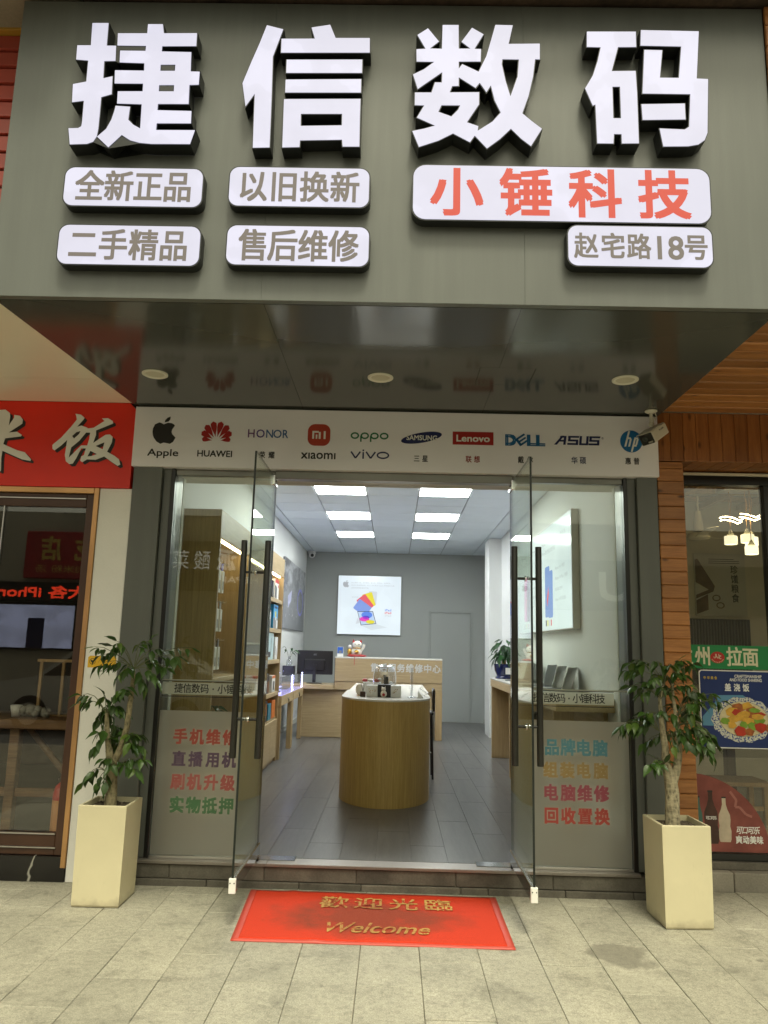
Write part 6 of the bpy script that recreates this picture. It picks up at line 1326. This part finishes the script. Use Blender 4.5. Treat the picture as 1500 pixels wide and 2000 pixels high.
# ------------------------------------------------------------------ round fronted island
isl = thing('island_counter', (-0.06, 2.5, 0.15), 'oak island counter with a rounded front facing the door', 'counter')
ICX, IRX, IYC, IRY = -0.062, 0.415, 2.33, 0.60
front = [(ICX + IRX * math.cos(R(180 + 180 * k / 48)), IYC + IRY * math.sin(R(180 + 180 * k / 48))) for k in range(49)] 
out_ = front + [(ICX + IRX, 3.25), (ICX - IRX, 3.25)]
def ext(poly, z0, z1, smooth_n):
    n = len(poly); vs = [(x, y, z0) for x, y in poly] + [(x, y, z1) for x, y in poly]
    mb = MB(); mb.add(vs, [(i, (i + 1) % n, (i + 1) % n + n, i + n) for i in range(n)]); mb.add([(x, y, z1) for x, y in poly], [tuple(range(n))]); mb.add([(x, y, z0) for x, y in poly], [tuple(range(n - 1, -1, -1))])
    for i in range(smooth_n): mb.sm[i] = True
    return mb
ext(out_, 0.151, 1.036, 48).build('body', wood('oak_rounded', (0.37, 0.245, 0.075), (0.54, 0.38, 0.13), 2, 8, 0.42, 0, 0.0, 0.03, 24), isl)
ext([(ICX + (x - ICX) * 1.004, IYC + (y - IYC) * 1.004) for x, y in out_], 1.0365, 1.052, 48).build('top', M['lam_white'], isl)
t2 = thing('long_table', (-0.04, 4.4, 0.15), 'long oak table with pale top between the island and the service desk', 'table')
MB().bbox(-0.50, 0.40, 3.75, 5.60, 0.88, 1.002, 0.003).build('apron', M['oak_h'], t2)
MB().bbox(-0.502, 0.402, 3.748, 5.602, 1.0025, 1.018, 0.003).build('top', M['lam_white'], t2)
for x in (-0.49, 0.32):
    for y in (3.77, 5.52): MB().bbox(x, x + 0.07, y, y + 0.07, 0.151, 0.879, 0.003).build('leg', M['oak'], t2)
so = thing('bar_stool', (0.29, 3.46, 0.15), 'black seated bar stool with chrome legs beside the island', 'stool')
MB().bbox(0.14, 0.44, 3.32, 3.60, 0.80, 0.84, 0.012).build('seat', M['black'], so)
MB().bbox(0.43, 0.455, 3.33, 3.59, 0.841, 1.08, 0.01).build('backrest', M['black'], so)
for x, dx in ((0.16, -0.02), (0.42, 0.02)):
    for y, dy in ((3.34, -0.03), (3.58, 0.03)): MB().tube([(x, y, 0.80), (x + dx, y + dy, 0.152)], 0.011, 8).build('leg', M['black'], so)
MB().tube([(0.155, 3.33, 0.42), (0.425, 3.33, 0.42)], 0.008, 8).build('footrest', M['steel'], so)
TZ = 1.0525
carton_w = lambda n, x, y, z, sx, sy, sz, m_, lb: tag(MB().bbox(x - sx / 2, x + sx / 2, y - sy / 2, y + sy / 2, z, z + sz, 0.002).build(n, m_), lb, 'box')
bxa = thing('gift_box', (-0.19, 2.2, TZ), 'white gift box to one side of the black boxed cat on the island', 'box'); MB().bbox(-0.243, -0.141, 2.14, 2.26, TZ, TZ + 0.105, .002).build('carton', wh, bxa)
bxb = thing('gift_box', (0.04, 2.2, TZ), 'white gift box on the phone stand side of the black boxed cat', 'box'); MB().bbox(-0.017, 0.078, 2.14, 2.26, TZ, TZ + 0.105, .002).build('carton', wh, bxb)
for pr_, cx_ in ((bxa, -0.19), (bxb, 0.03)):
    mb = MB()
    for k in range(7): sheet(mb, ell(cx_ + random.uniform(-.03, .03), TZ + 0.055 + random.uniform(-.02, .02), .004, .006, 6, random.uniform(0, 3)), up(2.1392), 0.0002 * k)
    stuff(mb.build('sprig_print', go_, pr_))
bxc = thing('black_gift_box', (-0.08, 2.2, TZ), 'black presentation box behind the small white cat figure', 'box'); MB().bbox(-0.139, -0.019, 2.145, 2.26, TZ, TZ + 0.112, .002).build('carton', bk, bxc)
fc = thing('cat_figure', (-0.083, 2.11, TZ), 'small white cat figure holding a red heart before the black box', 'figure')
MB().ball((-0.083, 2.11, TZ + 0.031), .030, .024, .033).build('body', cw_, fc); h_ = MB().ball((-0.085, 2.108, TZ + 0.073), .022, .019, .019).build('head', cw_, fc); MB().ball((-0.083, 2.085, TZ + 0.026), .014, .006, .013).build('heart', cr_, fc)
for s in (-1, 1): MB().add([(-0.085 + s * .006, 2.108, TZ + .088), (-0.085 + s * .020, 2.108, TZ + .082), (-0.085 + s * .017, 2.108, TZ + .102), (-0.085 + s * .012, 2.114, TZ + .086)], [(0, 1, 2), (0, 2, 3), (1, 3, 2)]).build('ear', cw_, h_)
rdif = thing('reed_diffuser', (-0.275, 2.14, TZ), 'dark reed diffuser bottle on the island', 'diffuser')
MB().bbox(-0.30, -0.25, 2.12, 2.165, TZ, TZ + 0.048, .003).build('bottle', pm('amber_glass', (0.05, 0.025, 0.015), 0.1), rdif)
for a in (-.02, .0, .018): MB().tube([(-0.275, 2.14, TZ + .046), (-0.275 + a, 2.14 + a * .5, TZ + 0.125)], .0018, 5).build('reed', M['ink'], rdif)
rl = thing('round_lamp', (-0.31, 2.30, TZ), 'small pale round light beside the reed diffuser', 'lamp')
MB().ball((-0.315, 2.32, TZ + 0.055), .038, .03, .055).build('globe', cw_, rl); MB().lathe([(0.0005, TZ), (0.03, TZ), (0.03, TZ + .006)], (-0.315, 2.32, 0), 14).build('base', go_, rl)
dm = thing('acrylic_dome', (-0.08, 2.5, TZ), 'clear acrylic dome display over small gadgets on the island', 'display case')
MB().bbox(-0.21, 0.05, 2.30, 2.62, TZ, TZ + 0.075, .003).build('plinth', wh, dm)
prof = [(0.112, 0.0), (0.112, 0.10), (0.105, 0.16), (0.09, 0.195), (0.06, 0.208), (0.0005, 0.21)]
MB().lathe([(r, h + TZ + 0.0755) for r, h in prof], (-0.08, 2.45, 0), 28).build('dome', M['acrylic'], dm)
MB().tube([(-0.08, 2.45, TZ + .076), (-0.08, 2.45, TZ + .19)], .012, 10).build('post', M['steel'], dm)
MB().bbox(-0.085, -0.045, 2.42, 2.44, TZ + .09, TZ + .175, .004, None).build('gadget', bk, dm)
for x, z in ((-.15, .10), (-.13, .15), (-0.02, .12)): MB().ball((x, 2.45, TZ + z), .018, .018, .012).build('gadget', wh, dm)
bw_ = thing('bow_ornament', (-0.21, 2.75, TZ), 'cream and dark red ornament behind the reed diffuser', 'ornament')
MB().bbox(-0.30, -0.12, 2.70, 2.80, TZ, TZ + .11, .003).build('carton', wh, bw_)
for x in (-.28, -.16): MB().ball((x, 2.74, TZ + .125), .03, .02, .018).build('bow', cr_, bw_)
MB().ball((-.22, 2.74, TZ + .125), .04, .02, .017).build('knot', cw_, bw_)
ps_ = thing('phone_stand', (0.20, 2.2, TZ), 'clear upright acrylic phone stand on the island', 'stand')
MB().tube([(0.175, 2.2, TZ), (0.175, 2.2, TZ + .27)], .012, 10).build('column', M['acrylic'], ps_)
MB().lathe([(0.0005, TZ), (0.05, TZ), (0.05, TZ + .006), (0.012, TZ + .010)], (0.175, 2.2, 0), 18).build('base', M['acrylic'], ps_)
MB().lathe([(0.0005, TZ + .085), (0.035, TZ + .085), (0.035, TZ + .09)], (0.175, 2.2, 0), 18).build('tray', M['acrylic'], ps_)
hk = thing('white_gadget', (0.25, 2.15, TZ), 'small white wedge shaped gadget on the island top', 'gadget')
MB().prism([(0.21, TZ), (0.285, TZ), (0.28, TZ + .01), (0.24, TZ + .055), (0.228, TZ + .05), (0.235, TZ + .015)], 2.13, 2.17).build('body', wh, hk)
MB().tube([(0.235, 2.15, TZ + .05), (0.25, 2.2, TZ + .09), (0.33, 2.3, TZ + .03), (0.30, 2.5, TZ + .004)], .003, 6).build('cable', wh, hk)

# ------------------------------------------------------------------ laptop desk on the right
ld = thing('laptop_desk', (1.5, 3.8, 0.15), 'tall oak desk along the right wall holding laptops', 'desk')
MB().bbox(1.275, 1.733, 1.05, 5.16, 1.045, 1.135, 0.003).build('apron', M['oak_y'], ld)
MB().box(1.272, 1.733, 1.047, 5.163, 1.1355, 1.150).build('top', M['lam_white'], ld)
for y in (5.11, 3.56, 3.13, 1.2): MB().bbox(1.285, 1.733 if y > 5 else 1.45, y, y + 0.05, 0.151, 1.044, 0.003).build('leg_panel', M['oak'], ld)
MB().box(1.70, 1.733, 1.26, 5.10, 0.40, 1.044).build('modesty_panel', M['oak_y'], ld)
def laptop(y, kind, lb, z=1.151, x=1.50, tilt=18, rot=90):
    t = thing('laptop', (x, y, z), lb, 'laptop', 'laptops on the right hand desk')
    mt_ = Matrix.Translation((x, y, z)) @ Matrix.Rotation(R(rot), 4, 'Z')
    MB().bbox(-0.16, 0.16, -0.11, 0.11, 0.0, 0.016, 0.004, mt_).build('base', gy if kind == 'dark' else M['alu'], t)
    ms = mt_ @ Matrix.Translation((0, -0.11, 0.012)) @ Matrix.Rotation(R(tilt), 4, 'X')
    MB().bbox(-0.16, 0.16, -0.004, 0.004, 0.0, 0.215, 0.003, ms).build('lid', gy if kind == 'dark' else M['alu'], t)
    MB().box(-0.150, 0.150, 0.0045, 0.0052, 0.012, 0.205, ms).build('screen', bk if kind != 'on' else lit('laptop_screen', (0.7, 0.78, 0.95), 0.8), t)
    MB().box(-0.14, 0.14, -0.06, 0.09, 0.0165, 0.018, mt_).build('keyboard', bk, t)
LR = -72
laptop(2.20, 'light', 'silver laptop with a black screen nearest the window on the desk', x=1.50, tilt=18, rot=62); laptop(2.62, 'on', 'laptop with a bright white screen on the desk', x=1.50, tilt=16, rot=62); laptop(3.05, 'dark', 'dark grey laptop standing open behind the bright one', x=1.50, tilt=14, rot=62)
laptop(3.9, 'dark', 'dark laptop between the plant pot and the open grey laptop', x=1.50, tilt=16, rot=66); laptop(4.35, 'dark', 'dark laptop beside the blue plant pot', x=1.50, tilt=16, rot=66)
dp_ = thing('potted_money_plant', (1.43, 4.95, 1.15), 'leafy plant in a glossy dark blue pot on the desk end', 'plant')
bp_ = pm('cobalt_glaze', (0.010, 0.018, 0.085), 0.12, var=0.2, vs=8)
MB().lathe([(0.0005, 1.152), (0.12, 1.152), (0.125, 1.17), (0.10, 1.18), (0.105, 1.20), (0.128, 1.25), (0.135, 1.31), (0.140, 1.335), (0.130, 1.335), (0.120, 1.30), (0.0005, 1.30)], (1.43, 4.95, 0), 28).build('pot', bp_, dp_)
MB().bbox(1.42, 1.52, 4.80, 4.803, 1.21, 1.29, .001).build('price_card', wh, dp_)
mb = MB()
for k in range(4): mb.tube([(1.42 + .015 * math.cos(k * 1.6), 4.95 + .015 * math.sin(k * 1.6), 1.29), (1.42 + .012 * math.cos(k * 1.6 + 1), 4.95 + .012 * math.sin(k * 1.6 + 1), 1.36), (1.42, 4.95, 1.44)], [.022, .018, .012], 8)
mb.build('braided_trunk', pm('tan_bark', (0.30, 0.19, 0.09), 0.8, var=0.3, vs=15, bmp=.4), dp_)
for k in range(90):
    a = random.uniform(0, 6.28); r_ = random.uniform(0.03, .12); z_ = 1.40 + random.uniform(-0.02, .23) * (1.2 - r_ * 3)
    leaf_at((1.42 + r_ * math.cos(a), 4.95 + r_ * math.sin(a), z_), (math.cos(a), math.sin(a), .2), random.uniform(.09, .15), dp_, random.uniform(.2, .9), LD)
hs = thing('tall_stool', (1.44, 3.37, 0.15), 'black stool with splayed wooden legs at the laptop desk', 'stool')
MB().bbox(1.30, 1.58, 3.22, 3.50, 0.80, 0.86, 0.015).build('seat', M['black'], hs)
for sx in (-1, 1):
    for sy in (-1, 1): MB().tube([(1.44 + sx * .09, 3.37 + sy * .07, 0.80), (1.44 + sx * .15, 3.37 + sy * .11, 0.152)], 0.013, 8).build('leg', M['oak'], hs)
# ================================================================== far side of the street (seen mirrored in the glass)
M['far_wall'] = pm('far_render', (0.48, 0.46, 0.40), 0.85, var=0.2, vs=0.4, fine=0.08)
fbd = thing('opposite_building', (0, -14, -0.3), 'plain rendered building with shops across the street', 'building')
MB().box(-26, 22, -22, -13.35, -0.3, 4.6).build('wall', M['far_wall'], fbd)
for i in range(8):
    x = -24 + i * 5.6; MB().box(x, x + 4.9, -13.40, -13.352, 0.0, 2.7).build('shop_shutter', pm('far_shop', (0.06, 0.055, 0.05), 0.4, var=0.4, vs=2) if i == 0 else bpy.data.materials['far_shop'], fbd)
def back(y): return lambda u, v, l: (-u, y + l, v)   # lettering on the far side, read from the road
rsg = thing('red_snack_sign', (-7.4, -13.3, 3.0), 'red snack shop sign across the street', 'sign')
MB().bbox(-9.0, -6.3, -13.34, -13.2, 2.95, 4.1, 0.02).build('board', pm('snack_red', (0.36, 0.02, 0.03), 0.4, var=0.1), rsg)
mb = MB(); words(mb, '小吃店', 6.5, 8.6, 3.40, 3.95, bold=.03, cjk=True, plane=back(-13.198)); words(mb, '拌面 卤肉米粉 汤', 6.5, 8.7, 3.10, 3.28, plane=back(-13.198)); mb.build('lettering', pm('snack_gold', (0.62, 0.46, 0.12), 0.5), rsg)
led = thing('led_ticker', (-8.4, -13.2, 2.35), 'red scrolling led sign across the street', 'sign')
MB().bbox(-10.6, -7.2, -13.30, -13.19, 2.40, 2.86, 0.01).build('case', M['black'], led)
mb = MB(); words(mb, '大各 iPhone', 7.4, 9.8, 2.48, 2.78, bold=.03, plane=back(-13.188)); mb.build('lettering', glow('led_red', (1.0, 0.06, 0.02), 2.0), led)
scn = thing('window_screen', (-8.6, -13.2, 1.2), 'bright shop window screen across the street', 'screen')
MB().bbox(-10.6, -7.6, -13.30, -13.19, 1.25, 2.36, 0.01).build('case', M['black'], scn); MB().box(-10.55, -7.65, -13.187, -13.183, 1.3, 2.31).build('panel', glow('screen_white', (0.60, 0.66, 1.0), 0.6, 0.2), scn)
MB().box(-8.75, -8.35, -13.181, -13.179, 1.3, 2.0).build('print', navy, scn); MB().box(-10.0, -9.72, -13.181, -13.179, 1.45, 2.1).build('print', M['ink'], scn)
hs_ = thing('fish_shop_sign', (-4.3, -13.2, 2.9), 'dark sign with white lit lettering across the street', 'sign')
MB().bbox(-6.1, -1.8, -13.34, -13.2, 2.75, 3.95, 0.02).build('board', pm('fish_sign', (0.05, 0.05, 0.05), 0.4), hs_)
mb = MB(); words(mb, '合派', 3.05, 4.3, 3.25, 3.75, bold=.03, cjk=True, plane=back(-13.198)); words(mb, '酸菜鱼', 4.5, 5.9, 3.25, 3.70, cjk=True, plane=back(-13.198)); words(mb, 'HEPAI', 3.3, 4.1, 2.95, 3.10, bold=.02, plane=back(-13.198)); mb.build('lettering', glow('sign_white', (1.0, 1.0, 0.92), 0.8), hs_)
us = thing('dark_shop_sign', (4.8, -13.2, 2.6), 'dark green sign with pale lettering across the street', 'sign')
MB().bbox(2.0, 9.5, -13.34, -13.2, 2.5, 3.7, 0.02).build('board', pm('green_sign_far', (0.06, 0.09, 0.05), 0.4), us)
mb = MB(); words(mb, 'U', -5.6, -4.9, 2.75, 3.4, bold=.04, plane=back(-13.198)); words(mb, 'NI', -7.2, -5.9, 2.75, 3.4, bold=.04, plane=back(-13.198)) if False else None; mb.build('lettering', glow('sign_pale', (0.9, 0.95, 0.8), 0.45), us)
# parked white car
car = thing('parked_car', (-5.2, -8.6, -0.15), 'white car parked by the far kerb of the street', 'car')
pw_ = pm('white_car_paint', (0.70, 0.70, 0.68), 0.2, var=0.03, coat=0.6); gw_ = pm('car_glass', (0.015, 0.018, 0.02), 0.06); tyre = pm('tyre', (0.02, 0.02, 0.02), 0.8)
def carside(pts, x0, inset): return pts
prof = [(-2.25, 0.32), (-2.28, 0.62), (-2.15, 0.85), (-1.35, 0.98), (-0.70, 1.45), (0.0, 1.56), (0.9, 1.53), (1.65, 1.12), (2.15, 1.02), (2.25, 0.70), (2.22, 0.32)]
cx0, cyc = -5.2, -9.9
MB().prism([(cx0 + x, z - 0.15) for x, z in prof], cyc - 0.85, cyc + 0.85).build('body', pw_, car)
for s in (-1, 1):
    y_ = cyc + s * 0.853
    for pts in ([(-1.20, 1.00), (-0.62, 1.42), (-0.05, 1.48), (-0.05, 1.02)], [(0.02, 1.02), (0.02, 1.48), (0.85, 1.45), (1.35, 1.12), (1.30, 1.03)]):
        MB().prism([(cx0 + x, z - 0.15) for x, z in pts], y_ - 0.004, y_ + 0.004).build('side_window', gw_, car)
    for x in (-1.4, 1.4):
        wl_ = MB().tube([(cx0 + x, cyc + s * 0.66, 0.17), (cx0 + x, cyc + s * 0.87, 0.17)], 0.325, 24).build('wheel', tyre, car); MB().tube([(cx0 + x, cyc + s * 0.868, 0.17), (cx0 + x, cyc + s * 0.88, 0.17)], 0.20, 16).build('rim', M['alu'], wl_)
for s in (-1, 1):
    MB().bbox(cx0 - 2.295, cx0 - 2.26, cyc + s * 0.6 - 0.16, cyc + s * 0.6 + 0.16, 0.47, 0.60, 0.01).build('headlight', M['glass_edge'] if False else M['steel'], car)
    MB().bbox(cx0 + 2.235, cx0 + 2.262, cyc + s * 0.6 - 0.14, cyc + s * 0.6 + 0.14, 0.50, 0.66, 0.01).build('tail_light', M['ext_red'], car)
